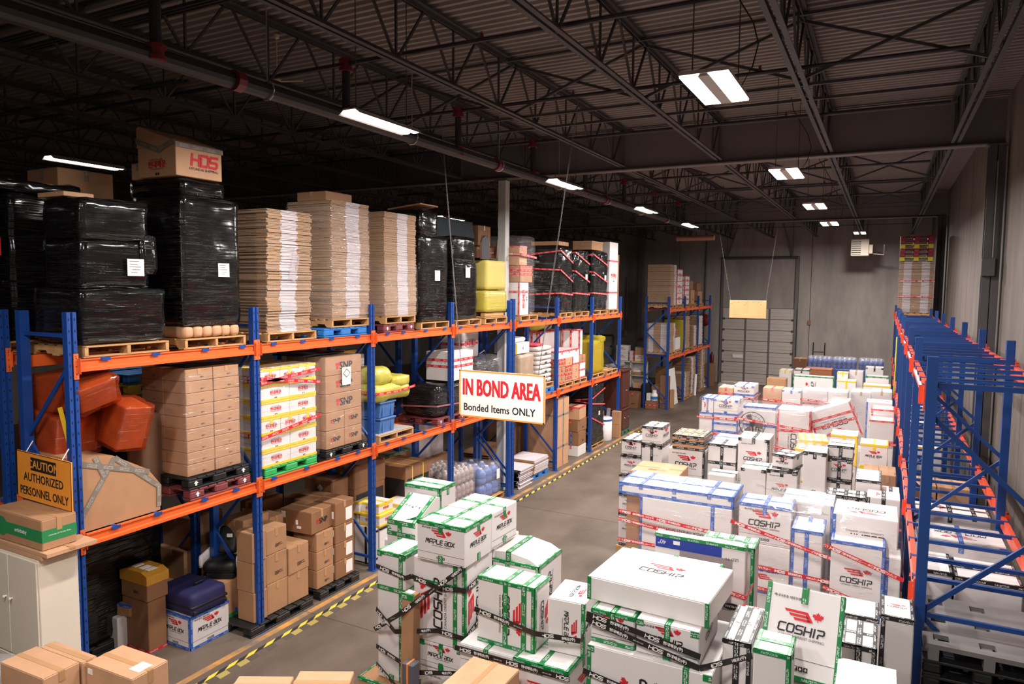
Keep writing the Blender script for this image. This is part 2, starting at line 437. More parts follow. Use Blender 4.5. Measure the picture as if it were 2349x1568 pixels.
def _r(mb): text2(mb, 'orbitbaby G2 Stroller Base', 0, 0, .1, 2)
def _b(mb):
    leafwing(mb, .02, .13, .5); stroke_word(mb, 'MAPLE BOX', -.5, -.08, .085, .12, .03, .024, 0)
def _u(mb): text2(mb, '사용하는 박스의 밀봉 금액', 0, 0, .12, 1)
def _e(mb): text2(mb, '40"', 0, 0, .3, 2)
def _v(mb): text2(mb, 'LED TV', 0, 0, .3, 1)
def _w(mb):
    mb.lathe([(.5, 0), (.5, .002)], n=24, mi=1)
    mb.v = [(x, y * .4, z) for x, y, z in mb.v]; text2(mb, 'SAMSUNG', 0, 0, .17, 2); mb.v = [(x, y, z + (.003 if i >= 48 else 0)) for i, (x, y, z) in enumerate(mb.v)]
for c_, fn in dict(c=_c, m=_m, h=_h, d=_d, s=_s, i=_i, k=_k, z=_z, q=_q, t=_t, o=_o, r=_r, b=_b, u=_u, e=_e, v=_v, w=_w).items(): mk(c_, fn)
mk('z2', _z); mk('y', lambda mb: stroke_word(mb, 'HDS', -.45, -.1, .25, .22, .07, .06, 2, .1)); mk('j', lambda mb: text2(mb, '현대해운(주)', 0, 0, .2, 2, .008)); mk('g', lambda mb: text2(mb, '604-455-1000', 0, 0, .12, 2))
PSIZE = {'c': (1.0, .66), 'm': (1.0, .54), 'h': (1.0, .7), 'd': (.95, .5), 's': (.8, .3)}

def faceframe(f, sx, sy, sz):
    h = {'F': ((0, -sy / 2, sz / 2), (1, 0, 0), (0, 0, 1), (0, -1, 0), sx, sz), 'R': ((sx / 2, 0, sz / 2), (0, 1, 0), (0, 0, 1), (1, 0, 0), sy, sz),
         'L': ((-sx / 2, 0, sz / 2), (0, -1, 0), (0, 0, 1), (-1, 0, 0), sy, sz), 'B': ((0, sy / 2, sz / 2), (-1, 0, 0), (0, 0, 1), (0, 1, 0), sx, sz),
         'T': ((0, 0, sz), (1, 0, 0), (0, 1, 0), (0, 0, 1), sx, sy)}[f]
    return [Vector(a) for a in h[:4]] + [h[4], h[5]]
def put_print(root, code, f, dims, u=0, v=0, size=.3, k=0, off=.003, name='print'):
    o, U, V, N, w_, h_ = faceframe(f, *dims)
    a = k * PI / 2; ca, sa = math.cos(a), math.sin(a)
    m = Matrix((U * ca + V * sa, V * ca - U * sa, N)).transposed()
    m = (m * size).to_4x4(); m.translation = o + U * u + V * v + N * off
    return ob(name, PRINT[code], root, mtx=m)
def rects(root, name, dims, rs, m, off=.0015, th=.0015, tape=True):
    """thin strips lying on faces of a box: rs = [(face, u0, u1, v0, v1)]"""
    mb = MB()
    for f, u0, u1, v0, v1 in rs:
        o, U, V, N, w_, h_ = faceframe(f, *dims)
        a = o + N * 0; t = N * (off + th)
        c = [a + U * u0 + V * v0, a + U * u1 + V * v0, a + U * u1 + V * v1, a + U * u0 + V * v1]
        lu, lv = u1 - u0, v1 - v0; s0 = random.random() * 3
        uv = [(s0, 0), (s0 + lu, 0), (s0 + lu, 1), (s0, 1)] if lu > lv else [(s0, 0), (s0, 1), (s0 + lv, 1), (s0 + lv, 0)]
        z = [(0, 0)] * 4
        mb.add(c + [p + t for p in c], [(4, 5, 6, 7), (0, 1, 5, 4), (1, 2, 6, 5), (2, 3, 7, 6), (3, 0, 4, 7)], 0, [uv, z, z, z, z])
    return mb.build(name, m, root)
TW = .05
def tapes(root, dims, pat, m, drop=.11, tw=TW):
    sx, sy, sz = dims; J = lambda a: a * random.uniform(.8, 1.2); T = .0022
    d = min(drop, sz * .4)
    along_x = sx >= sy
    for p in pat:
        R = []; T += .0011
        if p == 'S' and along_x or p == 'C' and not along_x:
            R = [('T', -sx / 2, sx / 2, -tw / 2, tw / 2), ('R', -tw / 2, tw / 2, sz / 2 - J(d), sz / 2), ('L', -tw / 2, tw / 2, sz / 2 - J(d), sz / 2)]
        elif p in 'SC':
            R = [('T', -tw / 2, tw / 2, -sy / 2, sy / 2), ('F', -tw / 2, tw / 2, sz / 2 - J(d), sz / 2)]
        elif p == 'E':   # the four top edges
            for f, w_ in (('F', sx), ('R', sy), ('L', sy)):
                tapes1 = [(f, -w_ / 2, w_ / 2, sz / 2 - tw * .6, sz / 2)]
                T += .0004; e = {'F': ('T', -sx / 2, sx / 2, -sy / 2, -sy / 2 + tw * .5), 'R': ('T', sx / 2 - tw * .5, sx / 2, -sy / 2, sy / 2), 'L': ('T', -sx / 2, -sx / 2 + tw * .5, -sy / 2, sy / 2)}[f]
                rects(root, 'tape', dims, tapes1 + [e], m, T)
            continue
        elif p == 'e':   # front top edge only
            R = [('F', -sx / 2, sx / 2, sz / 2 - tw * .6, sz / 2), ('T', -sx / 2, sx / 2, -sy / 2, -sy / 2 + tw * .5)]
        elif p == 'B':
            R = [('F', -sx / 2, sx / 2, -sz / 2, -sz / 2 + tw * .7), ('R', -sy / 2, sy / 2, -sz / 2, -sz / 2 + tw * .7)]
        elif p == 'V':
            R = [('F', sx / 2 - tw * .6, sx / 2, -sz / 2, sz / 2), ('R', -sy / 2, -sy / 2 + tw * .6, -sz / 2, sz / 2)]
        elif p == 'W':
            R = [('F', -sx / 2, -sx / 2 + tw * .7, -sz / 2, sz / 2)]
        elif p == 'M':   # seam carried down the front
            R = [('F', -tw / 2, tw / 2, -sz / 2, sz / 2), ('T', -tw / 2, tw / 2, -sy / 2, sy / 2)]
        elif p == 'N':   # off-centre vertical band
            R = [('F', sx * .28, sx * .28 + tw, -sz / 2, sz / 2), ('T', sx * .28, sx * .28 + tw, -sy / 2, sy / 2)]
        elif p in 'HIJ':
            h = {'H': 0, 'I': .22, 'J': -.25}[p] * sz
            R = [('F', -sx / 2, sx / 2, h - tw / 2, h + tw / 2), ('R', -sy / 2, sy / 2, h - tw / 2, h + tw / 2)]
        elif p == 'G':   # grid over the lid
            for q in (-.3, 0, .3): rects(root, 'tape', dims, [('T', q * sx - tw / 2, q * sx + tw / 2, -sy / 2, sy / 2), ('F', q * sx - tw / 2, q * sx + tw / 2, sz / 2 - .06, sz / 2)], m, T)
            R = [('T', -sx / 2, sx / 2, -tw / 2, tw / 2)]; T += .001
        elif p == 'Q':   # corner tabs
            R = [('F', sx / 2 - .07, sx / 2, sz / 2 - tw, sz / 2), ('F', -sx / 2, -sx / 2 + .06, sz / 2 - tw, sz / 2), ('F', -.03, .03, -sz / 2, -sz / 2 + .06)]
        elif p == 'P':   # foot tab
            R = [('F', -tw / 2, tw / 2, -sz / 2, -sz / 2 + .08), ('R', -tw / 2, tw / 2, -sz / 2, -sz / 2 + .08)]
        rects(root, 'tape', dims, R, m, T)
BODY = {'W': WHITE, 'K': KRAFT, 'P': KRAFT2, 'D': KRAFT3}
def carton(label, style, x0, x1, y0, y1, z0, z1, rz=0., group=None, name='shipping_box', rot=None, flaps=True, cat='box'):
    """a taped carton: body, two lid flaps, strips of tape, printed marks"""
    sx, sy, sz = x1 - x0, y1 - y0, z1 - z0; dims = (sx, sy, sz)
    body, tp, pat, prints = (style.split(',') + ['', '', ''])[:4]
    root = thing(name, label, cat, ((x0 + x1) / 2, (y0 + y1) / 2, z0), math.radians(rz), group, rot)
    bm_ = BODY[body]
    MB().cbox(-sx / 2, sx / 2, -sy / 2, sy / 2, 0, sz, min(.008, sz * .05)).build('body', bm_, root)
    if flaps:
        g = .002; c = .004
        for s_ in (-1, 1):
            mb = MB()
            if sx >= sy: mb.box(-sx / 2 + c, sx / 2 - c, *((-sy / 2 + c, -g) if s_ < 0 else (g, sy / 2 - c)), sz, sz + .0028)
            else: mb.box(*((-sx / 2 + c, -g) if s_ < 0 else (g, sx / 2 - c)), -sy / 2 + c, sy / 2 - c, sz, sz + .0028)
            mb.build('lid_flap', bm_, root)
    if pat: tapes(root, dims, pat, TAPE[tp], tw=TW if max(dims) > .3 else .035)
    for t in prints.split():
        f, code = t[0], t[1]; full = code.isupper(); code = code.lower(); k = int(t[2]) if len(t) > 2 else 0
        o, U, V, N, w_, h_ = faceframe(f, *dims)
        W_, H_ = (w_, h_) if k % 2 == 0 else (h_, w_)
        pw, ph = PSIZE.get(code, (1, .4))
        s = min(W_ * .62 / pw, H_ * .6 / ph) * (float(t[3:]) if len(t) > 3 else 1)
        if code in 'zqt': s = min(W_, H_) * .4
        up = 1 if k == 0 else -1
        if full and k in (0, 2) and H_ > .27:
            put_print(root, code, f, dims, 0, up * H_ * .03, s, k)
            put_print(root, 'i', f, dims, 0, -up * H_ * .37, min(W_, H_) * .34, k)
            put_print(root, 'k', f, dims, -up * W_ * .2, up * H_ * .37, W_ * .42, k)
            mb = MB()
            for q in (.27, .45): mb.box(-w_ / 2 + .01, w_ / 2 - .01, -up * H_ * q - .0015, -up * H_ * q + .0015, 0, .001)
            m = Matrix((U, V, N)).transposed().to_4x4(); m.translation = o + N * .0005
            ob('print', mb.mesh('print', PBLK), root, mtx=m)
        else:
            off = {'z': (W_ * .12, H_ * .12), 'q': (W_ * .1, -H_ * .2), 't': (0, 0)}.get(code, (0, 0))
            put_print(root, code, f, dims, off[0] if f != 'T' else 0, off[1], s, k)
    return root
def bolt_on(root, name, dims, f, u, v, w_, h_, m): return rects(root, name, dims, [(f, u - w_ / 2, u + w_ / 2, v - h_ / 2, v + h_ / 2)], m, .004)

def ribbon(mb, pts, wd, normal_of, th=.003):
    """a flat band through 3-D points; normal_of(i) gives the outward direction at point i; width is taken across"""
    for a, b, n in zip(pts, pts[1:], normal_of):
        th = .003 + .0006 * (len(mb.f) // 5); a = Vector(a); b = Vector(b); n = Vector(n).normalized(); d = (b - a).normalized(); s = n.cross(d).normalized() * wd / 2
        L = (b - a).length; s0 = random.random()
        c = [a - s, b - s, b + s, a + s]
        uv = [(s0, 0), (s0 + L, 0), (s0 + L, 1), (s0, 1)]; z = [(0, 0)] * 4
        mb.add([p + n * th for p in c] + c, [(0, 1, 2, 3), (4, 5, 1, 0), (5, 6, 2, 1), (6, 7, 3, 2), (7, 4, 0, 3)], 0, [uv, z, z, z, z])
def words_on(root, a, b, n, wd, seq='yjg'):
    """repeat the lettering of a strap along one of its straight runs"""
    a = Vector(a); b = Vector(b); n = Vector(n).normalized(); d = (b - a).normalized(); v = n.cross(d)
    if v.z < 0: d = -d; a, b = b, a; v = n.cross(d)
    L = (b - a).length; x = .06; i = 0
    while x < L - .03:
        c = seq[i % len(seq)]; s = wd * {'y': 2.6, 'j': 3.2, 'g': 2.6}[c]
        lw = s * {'y': 1.0, 'j': 1.1, 'g': .95}[c]
        if x + lw > L: break
        m = (Matrix((d, v, n)).transposed() * s).to_4x4(); m.translation = a + d * (x + lw / 2) + n * .0085
        ob('lettering', PRINT[c], root, mtx=m); x += lw + wd * .5; i += 1

def film(label, x0, x1, y0, y1, z0, z1, seed=0, m=None, straps=(), amp=.014, seg=.14, group=None, labels=(), r=.05, name='stretch_film'):
    """stretch film round a load, with printed tape wound over it: straps = [(colour, z front-left, z front-right, z back-right)]"""
    root = thing(name, label, 'film', ((x0 + x1) / 2, (y0 + y1) / 2, z0), group=group)
    sx, sy, sz = x1 - x0, y1 - y0, z1 - z0
    MB().soft(-sx / 2, sx / 2, -sy / 2, sy / 2, 0, sz, r, amp, 5, seg, seed).build('film', m or FILM, root, True)
    for c, a, b, e in straps:
        mb = MB(); o = amp + .006
        P = [(-sx / 2 - o, -sy / 2 - o, a - z0), (sx / 2 + o, -sy / 2 - o, b - z0), (sx / 2 + o, sy / 2, e - z0)]
        ribbon(mb, P, .05, [(0, -1, 0), (1, 0, 0)])
        mb.build('tape', TAPE[c], root)
        words_on(root, P[0], P[1], (0, -1, 0), .05)
    return root
# ------------------------------------------------------------------ the hall
XW0, XW1, YW0, YW1, ZR = -26.0, 1.72, -8.0, 37.0, 8.12
def concrete(name, a, b, sc, stretch=(1, 1, 1), rough=.8, dirt=None):
    m = bpy.data.materials.new(name); m.use_nodes = True
    n, l = nodes(m); p = n['Principled BSDF']; p.inputs['Roughness'].default_value = rough
    g = n.new('ShaderNodeNewGeometry'); mp = n.new('ShaderNodeMapping'); mp.inputs['Scale'].default_value = stretch; l.new(g.outputs['Position'], mp.inputs[0])
    t1 = n.new('ShaderNodeTexNoise'); t1.inputs['Scale'].default_value = sc; t1.inputs['Detail'].default_value = 6; t1.inputs['Roughness'].default_value = .62; l.new(mp.outputs[0], t1.inputs[0])
    t2 = n.new('ShaderNodeTexNoise'); t2.inputs['Scale'].default_value = 30; t2.inputs['Detail'].default_value = 4; l.new(g.outputs['Position'], t2.inputs[0])
    r = n.new('ShaderNodeMapRange'); r.inputs[1].default_value = .34; r.inputs[2].default_value = .68; l.new(t1.outputs[0], r.inputs[0])
    mx = n.new('ShaderNodeMix'); mx.data_type = 'RGBA'; l.new(r.outputs[0], mx.inputs[0]); mx.inputs[6].default_value = (*srgb(a), 1); mx.inputs[7].default_value = (*srgb(b), 1)
    r2_ = n.new('ShaderNodeMapRange'); r2_.inputs[3].default_value = .86; r2_.inputs[4].default_value = 1.14; l.new(t2.outputs[0], r2_.inputs[0])
    x = n.new('ShaderNodeVectorMath'); x.operation = 'SCALE'; l.new(mx.outputs[2], x.inputs[0]); l.new(r2_.outputs[0], x.inputs['Scale']); l.new(x.outputs[0], p.inputs['Base Color'])
    bp = n.new('ShaderNodeBump'); bp.inputs['Strength'].default_value = .12; bp.inputs['Distance'].default_value = .01; l.new(t2.outputs[0], bp.inputs['Height']); l.new(bp.outputs[0], p.inputs['Normal'])
    return m
FLOORM = concrete('polished_concrete', (92, 79, 68), (116, 102, 90), 1.1, (1, .6, 1), .5)
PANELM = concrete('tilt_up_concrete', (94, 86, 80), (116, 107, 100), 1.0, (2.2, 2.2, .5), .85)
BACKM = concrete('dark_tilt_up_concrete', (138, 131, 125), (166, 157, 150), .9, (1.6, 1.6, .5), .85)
DECKM = mat('galvanised_deck', (134, 124, 120), .6, .06, 3)
JOISTM = mat('primed_joist_steel', (62, 59, 59), .6, .08, 4)

def struct(name, mb, m, parent=None): return mb.build(name, m, parent, kind='structure')
fl = MB().box(XW0, XW1 + .2, YW0, YW1 + .2, -.2, 0)
floor = struct('floor', fl, FLOORM)
# saw-cut joints in the slab, painted line and worn safety tape
mb = MB()
for y in (7.55, 13.6, 19.6, 25.6): mb.box(-8.6, XW1, y, y + .008, 0, .0012)
mb.build('slab_joint', mat('joint_dark', (52, 46, 42), .9), floor)  # thin dark strips drawn along the saw cuts
def painted(name, rgb, edge):
    m = bpy.data.materials.new(name); m.use_nodes = True
    n, l = nodes(m); p = n['Principled BSDF']; p.inputs['Roughness'].default_value = .6
    g = n.new('ShaderNodeNewGeometry'); t = n.new('ShaderNodeTexNoise'); t.inputs['Scale'].default_value = 2.2; t.inputs['Detail'].default_value = 7; l.new(g.outputs['Position'], t.inputs[0])
    r = n.new('ShaderNodeMapRange'); r.inputs[1].default_value = .42; r.inputs[2].default_value = .62; r.inputs[3].default_value = edge; r.inputs[4].default_value = 1; l.new(t.outputs[0], r.inputs[0])
    mx = n.new('ShaderNodeMix'); mx.data_type = 'RGBA'; l.new(r.outputs[0], mx.inputs[0]); mx.inputs[6].default_value = (*srgb((122, 108, 96)), 1); mx.inputs[7].default_value = (*srgb(rgb), 1); l.new(mx.outputs[2], p.inputs['Base Color'])
    return m
ln = MB().box(-7.36, -7.26, 3, 24, 0, .0012)
o = ln.build('painted_line', painted('worn_orange_paint', (214, 150, 62), .0)); tag(o, 'worn orange painted line on the concrete along the rack feet', 'floor line')
YT = mat('hazard_yellow', (238, 206, 70), .5); BT = mat('hazard_black', (48, 44, 42), .6); YT2 = mat('faded_hazard_yellow', (170, 150, 84), .7); BT2 = mat('faded_hazard_black', (86, 76, 68), .7)
mb = MB(); y = 3.2; k = 0
while y < 25:
    s = .155
    mb.add([(-7.15, y, .002), (-7.09, y - .12, .002), (-7.09, y - .12 + s, .002), (-7.15, y + s, .002)], [(0, 1, 2, 3)], k % 2); y += s; k += 1
o = mb.build('hazard_tape', [YT, BT]); tag(o, 'yellow and black striped hazard tape along the aisle floor', 'floor tape')
mb = MB(); y = 3.25; k = 0
while y < 13.5:
    s = .155
    if random.random() < .8: mb.add([(-7.085, y, .0015), (-6.98, y - .02, .0015), (-6.98, y - .02 + s, .0015), (-7.085, y + s, .0015)], [(0, 1, 2, 3)], k % 2)
    y += s; k += 1
o = mb.build('worn_hazard_tape', [YT2, BT2]); tag(o, 'older faded hazard tape remnant beside the brighter striped tape', 'floor tape')

# walls: tilt-up panels with real joints between them
def wallpanels(name, m, spans, horiz, pos, thick, z1=ZR + .1):
    root = bpy.data.objects.new(name, None); COL.objects.link(root); root['kind'] = 'structure'
    for a, b in spans:
        mb = MB()
        if horiz: mb.cbox(a + .008, b - .008, pos, pos + thick, 0, z1, .012)
        else: mb.cbox(pos, pos + thick, a + .008, b - .008, 0, z1, .012)
        mb.build('wall_panel', m, root)
    mb = MB()
    for a, b in spans:
        if horiz: mb.box(a - .01, b + .01, pos + .03, pos + thick + .02, 0, z1)
        else: mb.box(pos + .03, pos + thick + .02, a - .01, b + .01, 0, z1)
    mb.build('joint_backing', DSTEEL, root)
    return root
wallpanels('wall_right', PANELM, [(-8, -2.4), (-2.4, 3.2), (3.2, 8.8), (8.8, 11.8), (11.8, 14.55), (14.55, 20.2), (20.2, 23.6), (23.6, 27.2), (27.2, 30.2), (30.2, 37.2)], False, XW1, .2)
wb = wallpanels('wall_back', BACKM, [(-26, -20), (-20, -16.6), (-13.1, -9.6), (-9.6, -7.45), (-3.75, -3.2), (-3.2, 1.9)], True, YW1, .2)
for a, b, z in ((-16.6, -13.1, 2.15), (-7.45, -3.75, 6.4)):
    MB().cbox(a - .01, b + .01, YW1, YW1 + .2, z, ZR + .1, .012).build('wall_panel', BACKM, wb)
MB().box(-7.45, -3.75, YW1 + .06, YW1 + .2, 3.86, 6.42).build('wall_panel', BACKM, wb)
struct('wall_left', MB().box(XW0 - .2, XW0, YW0, YW1 + .2, 0, ZR + .1), BACKM)
struct('wall_front', MB().box(XW0 - .2, XW1 + .2, YW0 - .2, YW0, 0, ZR + .1), BACKM)

# roof: ribbed deck, joists with their webs, girders
ceiling = bpy.data.objects.new('ceiling', None); COL.objects.link(ceiling); ceiling['kind'] = 'structure'
mb = MB(); y = YW0; p = .15; vs = []
while y < YW1 + .1:
    for dy, z in ((0, ZR), (.055, ZR), (.075, ZR + .05), (.13, ZR + .05)): vs.append((y + dy, z))
    y += p
n = len(vs)
mb.add([(XW0, a, b) for a, b in vs] + [(XW1 + .1, a, b) for a, b in vs], [(i, n + i, n + i + 1, i + 1) for i in range(n - 1)])
mb.build('roof_deck', DECKM, ceiling)
MB().box(XW0, XW1 + .1, YW0, YW1, ZR + .1, ZR + .2).build('roof_slab', DSTEEL, ceiling)
GY = [1.1, 14.45, 27.5]
for gy in GY:
    mb = MB()
    mb.box(XW0, 1.66, gy - .006, gy + .006, 7.26, 8.0); mb.box(XW0, 1.66, gy - .12, gy + .12, 7.24, 7.262); mb.box(XW0, 1.66, gy - .12, gy + .12, 7.98, 8.0)
    for x in range(0, 14): mb.box(.9 - x * 1.965 - .006, .9 - x * 1.965 + .006, gy - .1, gy + .1, 7.262, 7.98)
    mb.build('roof_girder', LSTEEL, ceiling)
JX = [.94 - 1.965 * k for k in range(13)]
spans = [(1.1, 14.45), (14.45, 27.5), (27.5, 37.0), (-8, 1.1)]
webs = {}
for si, (ya, yb) in enumerate(spans):
    L = yb - ya - .3; N = round(L / 1.16); st = L / N
    ch = MB()
    for s_ in (-1, 1):
        for zz, hv in ((7.305, 1), (8.06, -1)):
            xa = s_ * .018
            ch.box(*sorted((xa, xa + s_ * .055)), ya + .13, yb - .13, zz - .005, zz + .005)
            ch.box(*sorted((xa, xa + s_ * .008)), ya + .13, yb - .13, *sorted((zz, zz + hv * .055)))
    chm = ch.mesh('chords', JOISTM)
    v_ = MB().bar((0, 0, 7.31), (0, 0, 8.05), .024).mesh('web_bar', JOISTM)
    d1_ = MB().bar((0, 0, 7.31), (0, st / 2 - .03, 8.05), .026).mesh('web_bar', JOISTM)
    d2_ = MB().bar((0, 0, 7.31), (0, -st / 2 + .03, 8.05), .026).mesh('web_bar', JOISTM)
    for jx in JX:
        j = ob('roof_joist', chm, ceiling, (jx, 0, 0))
        if si == 3: continue
        if jx < -9 and si > 0 or si == 2:   # far or shaded joists: their webs in one piece
            mb = MB()
            for k in range(N):
                y = ya + .15 + st * (k + .5)
                mb.bar((0, y, 7.31), (0, y, 8.05), .024); mb.bar((0, y, 7.31), (0, y + st / 2, 8.05), .026); mb.bar((0, y, 7.31), (0, y - st / 2, 8.05), .026)
            if si not in webs: webs[si] = mb.mesh('web_bars', JOISTM)
            ob('web_bars', webs[si], j, kind='stuff'); continue
        for k in range(N):
            y = ya + .15 + st * (k + .5)
            ob('web_bar', v_, j, (0, y, 0)); ob('web_bar', d1_, j, (0, y, 0)); ob('web_bar', d2_, j, (0, y, 0))
# bridging between the joists: horizontal angles and crosses
bm1 = MB().bar((0, 0, 0), (1.965, 0, 0), .035).mesh('bridging', JOISTM)
xa = MB().bar((0, 0, 7.33), (1.965, 0, 8.03), .035).mesh('cross_brace', JOISTM); xb = MB().bar((0, .03, 8.03), (1.965, .03, 7.33), .035).mesh('cross_brace', JOISTM)
for jx in JX[1:]:
    for y in (4.6, 10.4, 17.8, 23.6, 31): ob('bridging', bm1, ceiling, (jx, y, 8.03 if y in (4.6, 17.8) else 7.33))
    for y in (9.4, 18.8, 24.4):
        if jx > -9: ob('cross_brace', xa, ceiling, (jx, y, 0)); ob('cross_brace', xb, ceiling, (jx, y, 0))
        ob('bridging', bm1, ceiling, (jx, y + .25, 7.33)); ob('bridging', bm1, ceiling, (jx, y - .2, 8.03))
# columns
def column(label, x, y, d=.25, z1=7.24, m=LSTEEL):
    t = thing('steel_column', label, 'column', (x, y, 0))
    mb = MB(); h = d / 2
    mb.box(-h, h, -h, -h + .014, 0, z1); mb.box(-h, h, h - .014, h, 0, z1); mb.box(-.006, .006, -h, h, 0, z1); mb.build('shaft', m, t)
    MB().box(-.2, .2, -.2, .2, 0, .02).build('base_plate', DSTEEL, t); MB().box(-.16, .16, -.16, .16, z1 - .02, z1).build('cap_plate', DSTEEL, t)
    return t
def boxcolumn(label, x, y, d, z1, m):
    t = thing('steel_column', label, 'column', (x, y, 0))
    MB().cbox(-d / 2, d / 2, -d / 2, d / 2, 0, z1, .01).build('shaft', m, t); MB().box(-.2, .2, -.2, .2, 0, .02).build('base_plate', DSTEEL, t)
    MB().box(-.16, .16, -.16, .16, z1 - .02, z1).build('cap_plate', DSTEEL, t)
CW = mat('white_column_paint', (196, 194, 190), .5, .03, 2)
boxcolumn('square grey steel column rising behind the yellow wrapped pallet', -7.87, 14.52, .2, 7.24, CW)
column('dark steel column against the right wall, the nearer one with a box on it', 1.55, 14.45, .24, 7.24, DSTEEL)
column('dark steel column against the right wall, the farther one near the back', 1.55, 27.5, .24, 7.24, DSTEEL)
boxcolumn('pale square column on the back wall left of the far rack', -11.55, 36.75, .28, 7.9, LSTEEL)
t = thing('junction_box', 'dark square junction box on the nearer right wall column', 'box', (1.5, 14.27, 5.05))
MB().cbox(-.1, .1, -.05, .05, 0, .3, .01).build('cover', DSTEEL, t); MB().tube([(.06, 0, .3), (.06, 0, 1.9)], .016).build('conduit', LSTEEL, t)

# dock doors
def dock(n, x0, x1, z1, tracks, m, sect):
    root = bpy.data.objects.new('door_%d' % n, None); COL.objects.link(root); root['kind'] = 'structure'
    y = YW1 + .03; h = z1 / sect
    for k in range(sect):
        mb = MB(); za, zb = k * h + .012, (k + 1) * h - .012
        mb.cbox(x0, x1, y, y + .05, za, zb, .01)
        for q in (.3, .62): mb.box(x0 + .02, x1 - .02, y - .012, y, za + h * q - .01, za + h * q + .012)
        mb.build('door_panel', m, root)
    for q in range(1, 3):
        x = x0 + (x1 - x0) * q / 3
        MB().box(x - .04, x + .04, y - .03, y, .02, z1 - .02).build('stile', LSTEEL, root)
    for k in range(1, sect): 
        for x in (x0 + .06, x1 - .06): MB().box(x - .05, x + .05, y - .04, y, k * h - .05, k * h + .05).build('hinge', DSTEEL, root)
    for x in (x0 - .06, x1 + .06):
        MB().box(x - .05, x + .05, YW1 - .06, YW1 + .04, 0, tracks).build('track', LSTEEL, root)
    MB().tube([(x0 - .1, YW1 - .12, tracks + .05), (x1 + .1, YW1 - .12, tracks + .05)], .06).build('torsion_shaft', DSTEEL, root)
    return root
DOORM = mat('dock_door_paint', (186, 176, 168), .5, .05, 2)
d = dock(1, -7.3, -3.9, 3.85, 6.3, DOORM, 7)
MB().box(-6.75, -6.25, YW1 - .012, YW1 + .02, 1.32, 1.5).build('notice_plate', PAPER, d)
dock(2, -16.5, -13.2, 2.12, 2.15, DOORM, 4)
for x in (-7.15, -4.05):
    MB().bar((x, YW1 - .1, 6.3), (x + (.5 if x < -5 else -.5), YW1 - .1, 8.0), .05).build('track_hanger', LSTEEL, d)
    MB().bar((x, YW1 - .15, 6.3), (x, YW1 - .15, 8.0), .04).build('track_hanger', LSTEEL, d)
# downpipes and conduits on the back wall
for x, z0, z1, lab in ((-12.4, 2.2, 5.4, 'thin grey conduit on the back wall beside the pale column'), (-8.2, 0, 7.6, 'grey vertical pipe on the back wall left of the dock door')):
    t = thing('wall_conduit', lab, 'pipe', (x, YW1 - .04, 0)); MB().tube([(0, 0, z0), (0, 0, z1)], .04).build('pipe', LSTEEL, t); MB().box(-.09, .09, -.06, .03, z0, z0 + .3).build('outlet_box', STEEL, t)
t = thing('electrical_box', 'small brown outlet box on the back wall right of the dock door', 'box', (-3.2, YW1 - .03, 3.1)); MB().cbox(-.07, .07, -.04, .03, 0, .22, .01).build('cover', KRAFT3, t)
t = thing('fire_bell', 'dark red round fire bell on the wall by the far rack', 'bell', (-8.15, YW1 - .1, 3.2), rot=(PI / 2, 0, 0))
MB().lathe([(.05, -.08), (.05, 0), (.28, 0), (.3, .05), (.2, .13), (.05, .16)], n=20).build('gong', mat('dark_red', (112, 34, 36), .4), t)

# ------------------------------------------------------------------ lamps, pipes and fan under the roof
EM = emit('lamp_panel', (1, .96, .92), 14)
EMS = emit('lamp_strip', (1, .96, .92), 12)
FIX = mat('fixture_white', (186, 178, 170), .5)
def panel_light(label, x, y):
    t = thing('panel_light', label, 'light', (x, y, LZ + (.42 if y > 30 else 0)), group=None)
    mb = MB(); mb.box(-.21, .21, -.52, .52, .02, .05); mb.prism([(-.05, 0), (.05, 0), (.03, .02), (-.03, .02)], -.5, .5, 'y'); mb.build('housing', FIX, t)
    for s_ in (-1, 1): MB().box(*sorted((s_ * .05, s_ * .205)), -.5, .5, .004, .018).build('lamp_strip', EM, t)
    for dx, dy in ((-.12, -.4), (.12, .4)): MB().tube([(dx, dy, .05), (dx, dy, 8.14 - LZ - (.42 if y > 30 else 0))], .006, 5).build('hanger_wire', DSTEEL, t)
    pts = [(.15 + .16 * math.sin(a * .8), .3, .06 + a * .2) for a in range(7)]
    MB().tube(pts, .007, 5).build('power_cable', BLACK, t)
    return t
names = ['hall panel light above the camera, out of the picture', 'largest twin-strip panel light hanging under the roof on the right', 'twin-strip panel light just below the roof girder, second nearest on the right',
         'third twin-strip panel light in the right-hand row', 'fourth twin-strip panel light, just above the back wall', 'farthest and smallest panel light, over the unit heater']
for (x, y, e), nm in zip(ROW_R, names): panel_light(nm, x, y)
def strip_light(label, x, y, rz=0):
    t = thing('strip_light', label, 'light', (x, y, LZ), rz)
    mb = MB(); mb.prism([(-.15, 0), (-.08, .06), (.08, .06), (.15, 0), (.14, 0), (.08, .045), (-.08, .045), (-.14, 0)], -.56, .56, 'y'); mb.build('reflector', FIX, t)
    for s_ in (-1, 1): MB().prism([(s_ * .068 + .055 * math.cos(q * PI / 4), .016 + .014 * math.sin(q * PI / 4)) for q in range(8)], -.54, .54, 'y').build('lamp_tube', EMS, t)
    for dy in (-.45, .45): MB().tube([(0, dy, .06), (0, dy, 8.14 - LZ)], .006, 5).build('hanger_wire', DSTEEL, t)
    return t
nl = ['strip light above the camera, out of the picture', 'bright strip light by the sprinkler main over the stacked flat cartons', 'strip light under the roof girder beside the sprinkler main', 'third strip light along the sprinkler main, toward the back', 'last strip light at the end of the sprinkler main']
for (x, y, e), nm in zip(ROW_L, nl): strip_light(nm, x, y)
strip_light('strip light far left behind the black wrapped pallets', *ROW_F[0][:2]); strip_light('small far strip light behind the black wrapped loads by the column', *ROW_F[1][:2])
